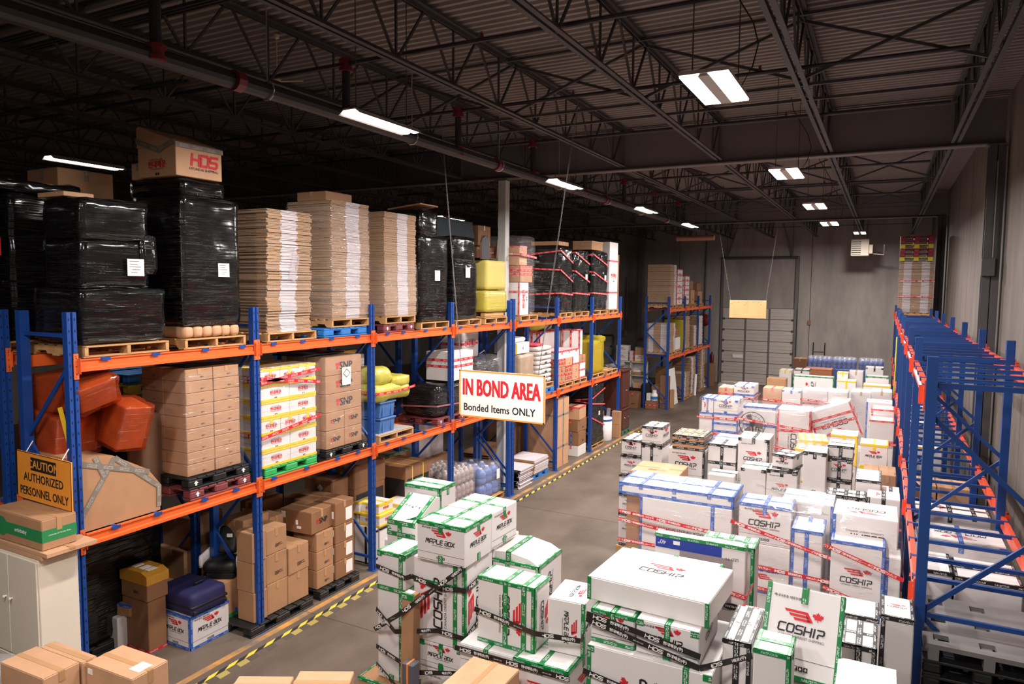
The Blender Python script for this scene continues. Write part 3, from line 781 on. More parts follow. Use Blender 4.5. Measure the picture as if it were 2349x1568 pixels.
PIPE = mat('dark_pipe', (38, 33, 34), .5, .08, 3); REDF = mat('red_fitting', (104, 24, 34), .45)
t = thing('sprinkler_main', 'thick dark sprinkler main running down the hall under the joists', 'pipe', (-5.9, 0, 6.85))
MB().tube([(-.3, -4, 0), (0, 6, 0), (0, 25.2, 0)], .085, 12).build('pipe', PIPE, t)
for i, y in enumerate((4.3, 6.85, 9.4, 12, 14.6, 17.2, 19.8, 22.4)):
    r = MB().tube([(0, y, .05), (0, y, .62)], .05, 10).build('riser', PIPE, t)
    for z in (.02, .6): MB().lathe([(.05, -.07), (.088, -.07), (.088, -.03), (.07, -.03), (.07, .03), (.088, .03), (.088, .07), (.05, .07)], (0, y, z), 12).build('fitting', REDF, r)
    b = MB().tube([(-7, y, .62), (0, y, .62), (6.6, y, .62)], .026, 8).build('branch_pipe', PIPE, t)
    for x in (-4.5, -2, 1.9, 4.4): MB().lathe([(.012, 0), (.02, .02), (.012, .05), (.025, .06), (.02, .065)], (x, y, .64), 8).build('sprinkler_head', REDF, b)
for y in (1.6, 5.6, 8.2, 10.7, 13.2, 16, 18.6, 21.1): 
    mb = MB(); mb.tube([(.1 * math.cos(a), y, .1 * math.sin(a)) for a in [k * PI / 5 for k in range(11)]], .008, 5); mb.tube([(0, y, .1), (0, y, 1.2)], .007, 5); mb.build('pipe_hanger', STEEL, t)
for i, y in enumerate((5.2, 10.6, 15.8, 21)): MB().lathe([(.084, -.05), (.105, -.05), (.105, .05), (.084, .05)], n=12).build('coupling', REDF, t, loc=(0, y, 0)).rotation_euler = (PI / 2, 0, 0)
t = thing('pipe_end', 'short horizontal pipe hanging at the far end of the sprinkler main', 'pipe', (-5.9, 25, 6.55)); MB().tube([(-.7, 0, 0), (.6, 0, 0)], .09, 12).build('pipe', mat('copper_pipe', (150, 104, 84), .4), t); MB().bar((.0, 0, 0), (.0, 0, .3), .05).build('hanger', PIPE, t); MB().tube([(.3, 0, .08), (.3, 0, 1.58)], .012, 6).build('hanger_rod', PIPE, t)
# bundles of cross pipes and conduit
for lab, y, z, nn in (('bundle of dark conduits crossing the joists near the camera', 4.75, 7.62, 6), ('pair of dark pipes crossing the joists at far left', 6.1, 7.35, 3)):
    t = thing('conduit_bundle', lab, 'pipes', (-7, y, z))
    for k in range(nn): MB().tube([(-9 if nn < 4 else -2.4, k * .09, .02 * (k % 3)), (-1 if nn < 4 else 3.6, k * .09, .02 * (k % 3))], .018, 6).build('conduit', PIPE, t)
t = thing('roof_conduit', 'thin pale conduit under the deck with a small junction box', 'pipe', (0, 0, 8.0))
MB().tube([(-2.9, 6.0, 0), (-.4, 6.0, 0)], .012, 6).build('conduit', STEEL, t); MB().cbox(-1.35, -1.15, 5.93, 6.07, -.08, .04, .005).build('junction_box', FIX, t)
t = thing('ceiling_fan', 'cream three-blade ceiling fan under the joists by the sprinkler main', 'fan', (-7.3, 7.1, 7.5), .4); t.scale = (.55, .55, .7)
CREAM = mat('cream_blade', (196, 182, 158), .5)
MB().tube([(0, 0, .1), (0, 0, .88)], .015, 8).build('rod', CREAM, t); MB().lathe([(.03, -.06), (.1, -.04), (.12, .02), (.1, .08), (.03, .1)], n=16).build('motor', CREAM, t)
MB().lathe([(.02, .78), (.06, .8), (.07, .86), (.02, .88)], n=12).build('canopy', CREAM, t)
for k in range(3):
    b = MB().prism([(.12, -.04), (.2, -.07), (.6, -.08), (.66, 0), (.6, .08), (.2, .07), (.12, .04)], -.006, .006, 'z').build('blade', CREAM, t); b.rotation_euler = (.12, 0, k * 2 * PI / 3)
# unit heater on the back wall
t = thing('unit_heater', 'cream gas unit heater with louvres hanging high before the back wall', 'heater', (-1.0, 34.5, 6.27)); t.scale = (.96, .96, .96)
CH = mat('cream_metal', (206, 192, 172), .5)
MB().cbox(-.43, .3, -.3, .4, 0, .76, .02).build('casing', CH, t)
MB().box(-.4, -.02, -.315, -.3, .06, .7).build('grille_recess', BLACK, t)
for k in range(7): MB().bar((-.4, -.325, .1 + k * .095), (-.02, -.325, .1 + k * .095), .012, .05).build('louvre', CH, t)
MB().cbox(.3, .45, -.2, .1, .1, .5, .01).build('control_box', CH, t)
for x in (-.35, .2): MB().tube([(x, 0, .76), (x, 0, 1.94)], .012, 6).build('hanger_rod', DSTEEL, t)
MB().tube([(.45, 0, .1), (.9, 0, .05), (.9, 0, .5)], .02, 6).build('gas_pipe', CH, t)
# ------------------------------------------------------------------ pallet racking
def post_mesh(h, m, name='upright'):
    mb = MB(); w_, dpt = .05, .085   # front face toward +x with a groove
    mb.prism([(0, -w_), (0, -.012), (-.022, -.012), (-.022, .012), (0, .012), (0, w_), (-dpt, w_), (-dpt, -w_)], 0, h, 'z')
    return mb.mesh(name, [m])
SLOTM = mat('slot_dark', (8, 14, 34), .8)
def slots_mesh(h, x, zs, dy):
    mb = MB(); z = .2
    while z < h - .08:
        for s_ in (-1, 1): mb.add([(x, s_ * dy - .006, z), (x, s_ * dy + .006, z), (x, s_ * dy + .006, z + .028), (x, s_ * dy - .006, z + .028)], [(0, 1, 2, 3)])
        z += zs
    return mb.mesh('slots', SLOTM)
def beam_mesh(L, m, dy=.05):
    mb = MB(); mb.prism([(0, 0), (.052, 0), (.052, .034), (.03, .046), (.03, .108), (.046, .118), (.046, .13), (0, .13)], dy, L - dy, 'y')
    return mb.mesh('beam', [m])
def conn_mesh(m):
    mb = MB(); mb.box(0, .012, 0, .05, -.075, .195); mb.box(.0, .05, .046, .05, -.02, .15)
    for z in (-.05, .0, .12, .17): mb.box(.012, .018, .018, .032, z - .007, z + .007, 1)
    for z in (-.02, .06, .145): mb.add([(.0125, .02, z - .006), (.0125, .03, z - .006), (.0125, .03, z + .006), (.0125, .02, z + .006)], [(0, 1, 2, 3)], 2)
    return mb.mesh('connector', [m, STEEL, SLOTM])
_mc = {}
def mcache(k, fn):
    if k not in _mc: _mc[k] = fn()
    return _mc[k]
def rack(label, xf, xr, ys, zt, levels, mb_, mo, braces=(), cross=(), rear_beams=True, right=False, crossbars=None, skip_front=()):
    """one run of bolted rack frames; xf = aisle-side plane, xr = far side"""
    t = thing('pallet_rack', label, 'rack', (0, 0, 0))
    dirx = 1 if xf > xr else -1
    ph = mcache(('post', zt, mb_.name), lambda: post_mesh(zt, mb_)); sl = mcache(('slot', zt), lambda: slots_mesh(zt, .0012, .12, .03))
    bp = mcache('foot', lambda: MB().box(-.11, .04, -.07, .07, 0, .008).mesh('foot_plate', BLUE)); cn = mcache(('conn', mo.name), lambda: conn_mesh(mo))
    def place(mesh, name, x, y, z, flip=False, par=t, fy=False):
        return ob(name, mesh, par, (x, y, z), scale=((-1 if flip else 1), (-1 if fy else 1), 1))
    for i, y in enumerate(ys):
        for x, fl in ((xf, dirx < 0), (xr, dirx > 0)):
            u = place(ph, 'upright', x, y, 0.008, fl); place(sl, 'slots', 0, 0, 0, False, u)['kind'] = 'stuff'; place(bp, 'foot_plate', 0, 0, -.008, False, u)
        xi0, xi1 = sorted((xf - dirx * .09, xr + dirx * .09))
        xa, xb = sorted((xf - dirx * .04, xr + dirx * .04))
        zs = [.22, zt - .24]
        for z in zs: MB().bar((xa, y, z), (xb, y, z), .03, .04).build('brace', mb_, t)
        z = zt - .5; k = 0
        while z > .9:
            za, zb = z, z - .9
            p, q = (xf - dirx * .04, xr + dirx * .04) if k % 2 == 0 else (xr + dirx * .04, xf - dirx * .04)
            MB().bar((p, y + .012, za), (q, y + .012, zb), .03, .042).build('brace', mb_, t); z = zb; k += 1
        MB().bar((xa, y, zt - 2.3), (xb, y, zt - 2.3), .03, .04).build('brace', mb_, t)
    for (ya, yb) in zip(ys, ys[1:]):
        L = yb - ya; bmm = mcache(('beam', round(L, 3), mo.name), lambda: beam_mesh(L, mo))
        for z in levels:
            for x, fl in ((xf, dirx < 0), (xr, dirx > 0)):
                b = place(bmm, 'beam', x - (dirx * .04 if (fl == (dirx < 0)) else -dirx * .04), ya, z - .13, fl)
                place(cn, 'connector', .042, 0, 0, False, b); place(cn, 'connector', .042, L, 0, False, b, True)
            n_ = crossbars or 4
            for k in range(n_):
                y = ya + L * (k + .5) / n_ + (random.uniform(-.1, .1) if not crossbars else 0)
                x0, x1 = sorted((xf + dirx * .012, xr - dirx * .012))
                mb = MB(); mb.box(x0 + .0, x1, y - .022, y + .022, z, z + .006); mb.box(x0, x1, y - .02, y - .015, z - .03, z); mb.box(x0, x1, y + .015, y + .02, z - .03, z)
                for xx in (x0, x1): mb.box(xx - .004, xx + .004, y - .05, y + .05, z - .03, z + .006)
                mb.build('crossbar', mb_, t)
    return t
YA = [4.367, 6.80, 9.25, 11.69, 14.13]; YB = [14.29, 16.75, 19.22, 21.66]
XL = -7.45
rack('blue and orange pallet rack along the left aisle, the nearer run', XL, XL - .95, YA, 4.49, (2.12, 4.0), BLUE, ORANGE)
rack('blue and orange pallet rack along the left aisle, the run beyond the column', XL, XL - .95, YB, 4.52, (2.12, 4.0), BLUE, ORANGE)
rack('back row of blue racking behind the left aisle rack', -9.65, -8.72, YA + [16.75, 19.22, 21.66], 4.49, (2.12, 4.0), BLUE, ORANGE)
rack('small far pallet rack beside the dock door', XL, XL - 1.0, [27.5, 29.95, 32.4, 34.85], 4.47, (2.12, 4.0), BLUE, ORANGE)
YR = [7.15, 9.98, 12.7, 15.4, 18.1, 20.8, 23.5, 26.2, 28.9, 31.6]
rack('empty blue racking with red beams along the right wall', .35, 1.36, YR, 4.22, (2.16, 3.95), BLUER, ORANGER, crossbars=5)
# ------------------------------------------------------------------ pallets (templates, then copies)
def wood_pallet_parts():
    parts = []
    for y in (-.47, 0, .47):
        mb = MB(); mb.prism([(-.5, .018), (-.5, .108), (.5, .108), (.5, .018), (.36, .018), (.34, .05), (.18, .05), (.16, .018), (-.16, .018), (-.18, .05), (-.34, .05), (-.36, .018)], y - .02, y + .02, 'y'); parts.append(('stringer', mb.mesh('stringer', WOOD)))
    R = random.Random(3)
    for k in range(6):
        x = -.45 + k * .18; mb = MB(); mb.cbox(x - .055, x + .055, -.5 + R.uniform(0, .02), .5 - R.uniform(0, .02), .108, .126, .003); parts.append(('top_board', mb.mesh('top_board', WOOD)))
    for x in (-.44, 0, .44):
        mb = MB(); mb.cbox(x - .055, x + .055, -.5, .5, 0, .018, .003); parts.append(('bottom_board', mb.mesh('bottom_board', WOOD)))
    return parts
def plastic_parts(m, mark=False):
    parts = []
    mb = MB()
    for k in range(7): mb.cbox(-.5, .5, -.5 + k * .1445, -.5 + k * .1445 + .125, .112, .135, .004)
    for x in (-.49, -.16, .12, .45): mb.box(x, x + .04, -.5, .5, .1, .12)
    parts.append(('deck', mb.mesh('deck', m)))
    for x in (-.42, 0, .42):
        mb = MB(); mb.cbox(x - .08, x + .08, -.5, .5, 0, .022, .004); parts.append(('runner', mb.mesh('runner', m)))
        for y in (-.39, 0, .39):
            mb = MB(); mb.cbox(x - .08, x + .08, y - .11, y + .11, .022, .112, .015); parts.append(('block', mb.mesh('block', m)))
    return parts
PAL = {}
def pallet(kind, label, x0, x1, y0, y1, z, name=None, group=None):
    if kind not in PAL: PAL[kind] = wood_pallet_parts() if kind == 'w' else plastic_parts({'k': BLACK, 'm': MAROON, 'b': PBLUE, 'g': PGREEN, 'd': DGREEN, 'y': YEL}[kind])
    t = thing(name or ('wooden_pallet' if kind == 'w' else 'plastic_pallet'), label, 'pallet', ((x0 + x1) / 2, (y0 + y1) / 2, z), group=group)
    s = (x1 - x0, y1 - y0, 1)
    for n, m in PAL[kind]: ob(n, m, t, scale=s)
    if kind in 'mk' and z > 2: 
        for y in (-.39, .39):
            mb = MB(); mb.add([(.502 * s[0], y * s[1] - .035, .07), (.502 * s[0], y * s[1] + .035, .07), (.502 * s[0], y * s[1], .1)], [(0, 1, 2)]); mb.box(.502 * s[0], .503 * s[0], y * s[1] - .013, y * s[1] + .013, .04, .07); mb.build('arrow_mark', PWHT, t)
    return t
def sheets(label, x0, x1, y0, y1, z0, z1, n, per=3, white=(.3, .62), jit=.012, group=None, seed=1, side=None, wm=None, name='flat_carton_stack', lean=0.):
    """a stack of flattened cartons in strapped bundles; the middle of the aisle side shows the printed white panel"""
    R = random.Random(seed); t = thing(name, label, 'cartons', ((x0 + x1) / 2, (y0 + y1) / 2, z0), group=group)
    H = (z1 - z0) / n; hx, hy = (x1 - x0) / 2, (y1 - y0) / 2
    drift = 0
    for b in range(n):
        mb = MB(); h = H / per; drift += R.uniform(-jit, jit); drift *= .85
        for k in range(per):
            za, zb = b * H + k * h, b * H + (k + 1) * h - h * R.choice((.12, .2, .3))
            a = hx + drift + R.uniform(-jit, jit) * 1.2; e = R.uniform(-jit, jit); ln_ = lean * b / n
            ys = [-hy + e + ln_, *[-hy + q * 2 * hy + e + drift + R.uniform(-.004, .004) + ln_ for q in white], hy + e + ln_]
            for j in range(len(ys) - 1): mb.box(-hx + R.uniform(-jit, jit), a - (.0 if j % 2 else R.uniform(0, .01)), ys[j], ys[j + 1], za, zb, j % 2)
            if side:
                for q0, q1 in side: mb.box(-hx + q0 * 2 * hx, -hx + q1 * 2 * hx, -hy + e - .012 + ln_, -hy + e + ln_, za, zb, 1)
        mb.build('carton_bundle', [BOARD, wm or BOARDW], t)
    return t
def blackload(label, blocks, papers=(), straps=(), m=None, name='wrapped_load', seed=0, amp=.016, extra=None, group=None):
    """boxes wound in opaque stretch film: blocks = [(x0,x1,y0,y1,z0,z1)] in world space, built as one skin"""
    x0 = min(b[0] for b in blocks); x1 = max(b[1] for b in blocks); y0 = min(b[2] for b in blocks); y1 = max(b[3] for b in blocks); z0 = min(b[4] for b in blocks)
    cx, cy = (x0 + x1) / 2, (y0 + y1) / 2
    t = thing(name, label, 'pallet load', (cx, cy, z0), group=group)
    mb = MB()
    for i, b in enumerate(blocks): mb.soft(b[0] - cx, b[1] - cx, b[2] - cy, b[3] - cy, b[4] - z0, b[5] - z0, .035, amp, 5, .075, seed + i * 3)
    mb.build('film_skin', m or BWRAP, t, True)
    for (f, u, z, w_, h_) in papers:   # f 'R': aisle side, u = world y; 'F': near side, u = world x
        px = max(b[1] for b in blocks if b[4] <= z <= b[5]) - cx + amp * 1.2
        mb = MB()
        if f == 'R':
            mb.box(px, px + .004, u - cy - w_ / 2, u - cy + w_ / 2, z - z0 - h_ / 2, z - z0 + h_ / 2); p = mb.build('paper_label', PAPER, t)
            ink = MB()
            for k, (a, b) in enumerate(((.1, .7), (.15, .6), (.1, .8), (.3, .75), (.2, .6))):
                ink.box(px + .004, px + .0055, u - cy - w_ / 2 + a * w_, u - cy - w_ / 2 + b * w_, z - z0 + h_ * (.34 - k * .16), z - z0 + h_ * (.37 - k * .16))
            ink.build('writing', PBLK, p)
    for P in straps:
        col, pts, ns = P; mb = MB(); ribbon(mb, [(a - cx, b - cy, c - z0) for a, b, c in pts], .045, ns); mb.build('tape', TAPE[col], t)
    return t
X0 = XL   # front plane of the loads
# ---- upper level of the nearer run
pallet('w', 'wooden pallet under the lowest black wrapped boxes, nearest on the top level', -8.52, X0 - .03, 4.5, 5.52, 4.006)
blackload('stepped pile of black film wrapped boxes nearest on the top level, white label', [(-8.4, -7.5, 4.5, 5.5, 4.14, 4.75), (-8.22, -7.53, 4.53, 5.33, 4.74, 5.28), (-8.17, -7.5, 4.52, 5.31, 5.27, 5.72), (-7.9, -7.5, 5.2, 5.42, 4.9, 5.35)],
          [('R', 5.12, 4.98, .2, .19)], seed=1)
t = thing('cardboard_sheet', 'tan cardboard edge poking out above the stepped black wrapped boxes', 'cardboard', (-8.0, 4.62, 5.73)); MB().cbox(-.28, .2, -.08, .25, 0, .05, .005).build('sheet', KRAFT2, t)
pallet('w', 'wooden pallet under the tall black wrapped load', -8.5, X0 - .03, 5.72, 6.66, 4.006)
t_ = blackload('tall square black wrapped load with a white label, second from the left', [(-8.42, -7.5, 5.74, 6.6, 4.28, 5.88), (-8.5, -7.52, 5.76, 6.4, 5.87, 6.08)], [('R', 6.32, 4.98, .17, .17)], seed=7)
rt = thing('sack_layer', 'row of tan paper sacks showing below the tall black wrap', 'sacks', (-7.95, 6.17, 4.135))
for k in range(6): MB().soft(-.45, .44, -.42 + k * .14, -.42 + k * .14 + .135, 0, .15, .04, .006, 6, .08, k).build('sack', KRAFT2, rt, True)
# carton with a raised roof-like flap on top of the tall load
t = thing('flared_carton', 'tan carton with red lettering and a raised sloping lid on the tall black load', 'box', (-7.86, 6.03, 6.095))
bx = (.68, .66, .36)
MB().cbox(-.36, .34, -.33, .33, 0, .36, .006).build('body', KRAFT2, t)
MB().prism([(-.37, .36), (.345, .36), (.345, .39), (-.33, .62), (-.37, .6)], -.335, .335, 'y').build('raised_lid', KRAFT2, t)
ob('print', PRINT['d'], t, mtx=Matrix.Translation((.345, .06, .17)) @ Matrix(((0, 0, 1), (1, 0, 0), (0, 1, 0))).to_4x4() @ Matrix.Scale(.42, 4))
ob('print', PRINT['h'], t, mtx=Matrix.Translation((.0, -.336, .14)) @ Matrix(((1, 0, 0), (0, 0, -1), (0, 1, 0))).to_4x4() @ Matrix.Scale(.3, 4))
mb = MB(); ribbon(mb, [(.349, -.34, .36), (.349, .34, .36)], .06, [(1, 0, 0)]); ribbon(mb, [(-.37, -.342, .44), (.06, -.342, .3), (.14, -.342, .34), (.34, -.342, .4)], .06, [(0, -1, 0)] * 3); mb.build('tape', TAPE['s'], t)
carton('long tan carton lying behind the flared carton on the tall black load', 'P,s,S,', -8.5, -8.24, 5.8, 6.5, 6.1, 6.3)
carton('tan carton bound with clear tape on the load behind, up under the roof', 'K,s,SC,', -9.6, -8.95, 5.15, 5.85, 5.85, 6.2); carton('second tan carton beside it, wide and low, on the load behind', 'K,n,S,', -9.5, -8.95, 4.35, 5.1, 5.85, 5.98)
# the rear row, top level
blackload('black wrapped load at the far left edge with a small red label', [(-9.75, -8.8, 3.2, 4.28, 4.15, 5.8), (-9.6, -8.8, 4.5, 5.9, 4.15, 5.82)], seed=21)
t = thing('red_label', 'small red label stuck on the far left black wrapped load', 'label', (-8.72, 4.35, 5.2)); MB().box(-.01, .004, -.02, .02, -.1, .1).build('sticker', PRED, t)
pallet('w', 'wooden pallet under the far left black wrapped load of the back row', -9.7, -8.76, 4.4, 5.4, 4.006)
blackload('slack black film hanging over the back of the far left load', [(-9.5, -8.76, 4.0, 5.3, 5.83, 5.97)], seed=25, amp=.03)
for k, y in enumerate((6.85, 8.0, 9.3, 10.5, 11.9, 13.0)):
    pallet('w', 'wooden pallet in the dark back row, hidden behind the flat carton stacks', -9.6, -8.78, y, y + 1.02, 4.006, group='pallets of the back row')
    blackload('dark wrapped load in the back row behind the flat carton stacks', [(-9.6, -8.8, y, y + 1.0, 4.14, 5.2 + .4 * ((k * 7) % 3))], seed=30 + k, group='dark loads of the back row')
# three stacks of flattened cartons
pallet('w', 'wooden pallet under the darkest flat carton stack', -8.45, X0 - .03, 7.02, 7.98, 4.006)
sheets('darkest stack of flattened brown cartons, next to the tall black load', -8.4, -7.53, 7.08, 7.92, 4.135, 5.85, 30, 3, (.3, .66), .013, seed=4, lean=.03)
t = thing('loose_film', 'scrap of pale film caught on the darkest flat carton stack', 'film', (-7.5, 7.55, 5.12)); MB().prism([(-.1, -.22), (.02, -.28), (.12, .06), (.02, .22)], 0, .004, 'x').build('sheet', FILMC, t)
pallet('b', 'bright blue plastic pallet at the base of the tallest flat carton stack', -8.45, X0 - .03, 8.14, 9.14, 4.006)
pallet('w', 'wooden pallet on top of the blue plastic pallet', -8.4, X0 - .03, 8.3, 9.2, 4.15)
sheets('tallest stack of flattened cartons, torn white film at its top', -8.4, -7.5, 8.34, 9.22, 4.28, 6.1, 34, 3, (.36, .72), .008, seed=9)
film('torn clear film clinging round the tallest flat carton stack', -8.44, -7.47, 8.3, 9.25, 4.26, 6.05, 3, FILM, seg=.1, amp=.012)
carton('brown carton lying on top of the tallest flat carton stack', 'K,n,S,', -8.3, -7.7, 8.45, 9.05, 6.115, 6.25)
pallet('m', 'maroon plastic pallet at the base of the third flat carton stack', -8.45, X0 - .03, 9.58, 10.46, 4.006)
pallet('w', 'wooden pallet on top of the maroon plastic pallet', -8.4, X0 - .03, 9.62, 10.5, 4.15)
sheets('third stack of flattened cartons, pale and tidy, right of the tallest', -8.35, -7.5, 9.64, 10.55, 4.28, 6.05, 34, 3, (.4, .72), .007, seed=12)
film('thin clear film round the third flat carton stack', -8.38, -7.47, 9.61, 10.58, 4.27, 5.2, 5, FILM, seg=.12, amp=.008)
pallet('w', 'wooden pallet under the leaning black wrapped load with a tan top', -8.45, X0 - .03, 10.66, 11.62, 4.006)
blackload('tall black wrapped load with a tan flap on top, right of the flat cartons', [(-8.4, -7.5, 10.68, 11.6, 4.14, 5.75), (-8.3, -7.5, 10.7, 11.25, 5.73, 6.2)], [('R', 11.2, 5.0, .17, .19)], seed=40)
t = thing('tan_flap', 'tan cardboard flap slanting over the black load by the flat cartons', 'cardboard', (-7.9, 11.0, 6.2)); MB().prism([(-.36, 0), (.38, .08), (.38, .1), (-.36, .03)], -.3, .28, 'y').build('sheet', KRAFT, t)
pallet('w', 'wooden pallet under the shorter black wrapped load with a white label', -8.45, X0 - .03, 11.86, 12.86, 4.006)
blackload('shorter black wrapped load with white label, left of the yellow pallet', [(-8.4, -7.5, 11.85, 12.7, 4.14, 5.3), (-8.3, -7.52, 11.85, 12.66, 5.28, 5.8)], [('R', 12.3, 5.08, .17, .2)], seed=44)
t = blackload('dark blanket draped over goods behind the yellow pallet', [(-8.75, -8.0, 11.9, 13.4, 5.75, 6.2)], m=mat('navy_blanket', (38, 44, 50), .9, .1, 4), amp=.03, seed=48, name='draped_blanket')
MB().box(-.3, .3, -.6, .6, -1.45, .02).build('goods_under', BLACK, t)
carton('brown carton with a white taped band standing beyond the dark blanket', 'D,n,S,', -9.2, -8.6, 14.6, 15.2, 5.75, 6.25); carton('large brown carton stacked under the white taped one in the back row', 'D,n,S,', -9.25, -8.6, 14.55, 15.3, 4.15, 5.745, flaps=False)
pallet('w', 'wooden pallet topped by a board under the yellow wrapped boxes', -8.45, X0 - .03, 13.0, 14.02, 4.006)
t = thing('plywood_board', 'pale plywood board between the pallet and the yellow wrapped boxes', 'board', (-7.95, 13.5, 4.14)); MB().cbox(-.46, .46, -.5, .5, 0, .022, .004).build('sheet', WOOD, t)
blackload('lower box of the yellow wrapped pair on the top level', [(-8.3, -7.5, 13.1, 14.02, 4.25, 4.72)], m=YWRAP, seed=51, amp=.008, name='yellow_wrapped_box')
for k in range(3):
    t = thing('wooden_bearer', 'short wooden bearer under the yellow wrapped pair, %s of three' % ('innermost', 'middle', 'aisle side')[k], 'bearer', (-8.15 + k * .27, 13.55, 4.164), group='bearers under the yellow pair'); MB().cbox(-.06, .06, -.42, .42, 0, .08, .01).build('block', WOOD, t)
blackload('upper box of the yellow wrapped pair on the top level', [(-8.2, -7.52, 13.15, 14.0, 4.735, 5.37)], m=mat('yellow_carton', (196, 178, 92), .6, .04, 4), seed=54, amp=.004, name='yellow_wrapped_box')
# chairs lying on the yellow boxes
t = thing('wooden_chair', 'dark wooden chair upside down on the yellow wrapped boxes', 'chair', (-7.85, 13.6, 5.385))
CW_ = mat('walnut', (96, 62, 38), .4, .1, 8)
MB().cbox(-.22, .22, -.22, .22, .0, .04, .01).build('seat', mat('dark_seat', (34, 28, 28), .6), t)
for x in (-.2, .2):
    for y in (-.2, .2): MB().tube([(x, y, .04), (x * 1.08, y * 1.08, .45)], [.018, .013], 6).build('leg', CW_, t)
MB().bar((-.2, .2, .3), (.2, .2, .3), .02).build('stretcher', CW_, t); MB().bar((-.2, -.2, .3), (.2, -.2, .3), .02).build('stretcher', CW_, t)
t = thing('chair_back', 'rounded dark chair back leaning beside the upturned chair', 'chair', (-7.62, 13.22, 5.38)); mb = MB(); mb.prism([(-.16, 0), (.16, 0), (.17, .3), (.12, .45), (0, .5), (-.12, .45), (-.17, .3)], -.02, .02, 'x'); mb.build('back_panel', mat('dark_seat', (34, 28, 28)), t); MB().tube([(0, -.17, 0), (0, -.18, .32), (0, -.1, .5), (0, .1, .5), (0, .18, .32), (0, .17, 0)], .015, 6).build('rim', CW_, t)
# ---- top level of the second run
pallet('w', 'wooden pallet under the red taped wrapped boxes by the column', -8.45, X0 - .03, 14.66, 15.6, 4.006)
for i, (y0, y1, z0, z1) in enumerate(((14.45, 15.0, 4.14, 4.9), (14.5, 15.2, 4.91, 5.3), (14.45, 14.9, 5.31, 5.75))): carton(['tall red lettered white carton standing by the column on the top level', 'orange red carton on the tall red lettered one by the column', 'topmost taped carton of the three beside the column'][i], ['W,r,VI,Rh1', 'K,r,EHI,', 'P,r,SE,'][i], -8.3, -7.55, y0 + .26, y1 + .2, z0, z1)
film('clear bulging film over the three taped cartons by the column', -8.34, -7.5, 14.68, 15.45, 4.13, 6.0, 7, FILM, [('r', 5.6, 5.55, 5.5)], amp=.03)
RT = lambda x, ya, yb, z0, z1, z2: ('r', [(x - 1.0, ya - .02, z0), (x + .025, ya - .02, z1), (x + .025, yb, z2)], [(0, -1, 0), (1, 0, 0)])
for i, (y0, y1, z1, lab) in enumerate(((16.95, 17.75, 5.85, 'widest black wrapped load with red tape, left of the three'), (17.92, 18.98, 5.82, 'narrow black wrapped load with red tape, middle of the three'), (19.28, 20.5, 5.86, 'black wrapped load with red tape, right of the three'))):
    pallet('w', ['wooden pallet under the widest red taped black load', 'wooden pallet under the middle red taped black load', 'wooden pallet under the right red taped black load'][i], -8.5, X0 - .03, y0, y1, 4.006)
    x0 = -8.55 if i == 0 else -8.3
    blackload(lab, [(x0, -7.5, y0, y1, 4.14, z1)], [('R', y1 - .3, 5.1, .14, .14)] if i else (), [RT(-7.5, y0, y1, 5.65, 5.75, 5.45), RT(-7.5, y0, y1, 5.3, 5.25, 4.95), RT(-7.5, y0, y1, 4.6, 4.65, 4.6)], m=BBAG, seed=60 + i * 5, amp=.03)
carton('flat brown carton lying across the widest red taped black load', 'K,n,S,', -8.4, -7.6, 17.05, 17.7, 5.9, 6.0)
pallet('w', 'wooden pallet under the tall white red lettered box at the rack end', -8.4, X0 - .03, 20.62, 21.5, 4.006)
carton('tall white box with red lettering at the end of the top level', 'W,r,IJ,Rh Fh', -8.2, -7.5, 20.66, 21.4, 4.14, 6.2, flaps=False)
t = thing('cardboard_sheet', 'tall tan cardboard sheet behind the white box at the rack end', 'cardboard', (-7.85, 21.5, 4.14)); MB().box(-.35, .35, -.015, .015, 0, 1.7).build('sheet', KRAFT, t)
carton('brown carton on top of the right red taped black load', 'K,n,SE,', -8.2, -7.6, 19.4, 20.3, 5.9, 6.15)
# ---- middle level of the nearer run
OF = MB()
t = thing('orange_bundles', 'untidy bundles in orange film on the middle level at the rack end', 'bundle', (-8.2, 4.75, 2.95))
OP = mat('orange_parcel', (168, 100, 66), .5, .25, 7, bump=.4, bscale=14)
for i, (a, b, c, ry, rx, lc) in enumerate((((-.38, .3), (-.22, .24), (0, .44), .12, 0, (-.12, -.05, -.05)), ((-.36, .36), (-.2, .26), (0, .42), -.12, .1, (.02, 0, .42)), ((-.16, .2), (-.14, .18), (0, .5), .25, -.1, (.46, .25, .02)), ((-.13, .13), (-.2, .2), (0, .3), .4, .3, (.52, -.05, .55)))):
    p = MB().cbox(*a, *b, *c, .01).build('wrapped_parcel', OP, t); p.location = lc; p.rotation_euler = (rx, ry, 0)
    q = MB().soft(a[0] - .03, a[1] + .03, b[0] - .03, b[1] + .03, c[0] - .02, c[1] + .03, .02, .018, 7, .055, i + 9).build('orange_film', FILMO, t, True); q.location = lc; q.rotation_euler = (rx, ry, 0)
mb = MB(); ribbon(mb, [(.3, -.28, .5), (.42, -.26, .1), (.44, -.2, -.3)], .06, [(.3, -1, 0)] * 2); mb.build('hanging_strap', TAPE['y'], t)
t = thing('wedge_carton', 'big tan carton with a sloping top bound in grey tape on the middle level', 'box', (-7.98, 4.9, 2.125))
MB().prism([(-.5, 0), (.46, 0), (.48, .3), (.32, .52), (-.1, .77), (-.5, .8)], -.46, .46, 'x').build('body', KRAFT, t)
mb = MB(); e = .463
for a, b in (((-.5, .12), (-.08, .74)), ((-.08, .74), (.44, .3)), ((-.3, .79), (-.2, .55)), ((-.5, .76), (.33, .49)), ((.44, .05), (.45, .3))): ribbon(mb, [(e, a[0], a[1]), (e, b[0], b[1])], .06, [(1, 0, 0)])
mb.build('tape', TAPE['s'], t)
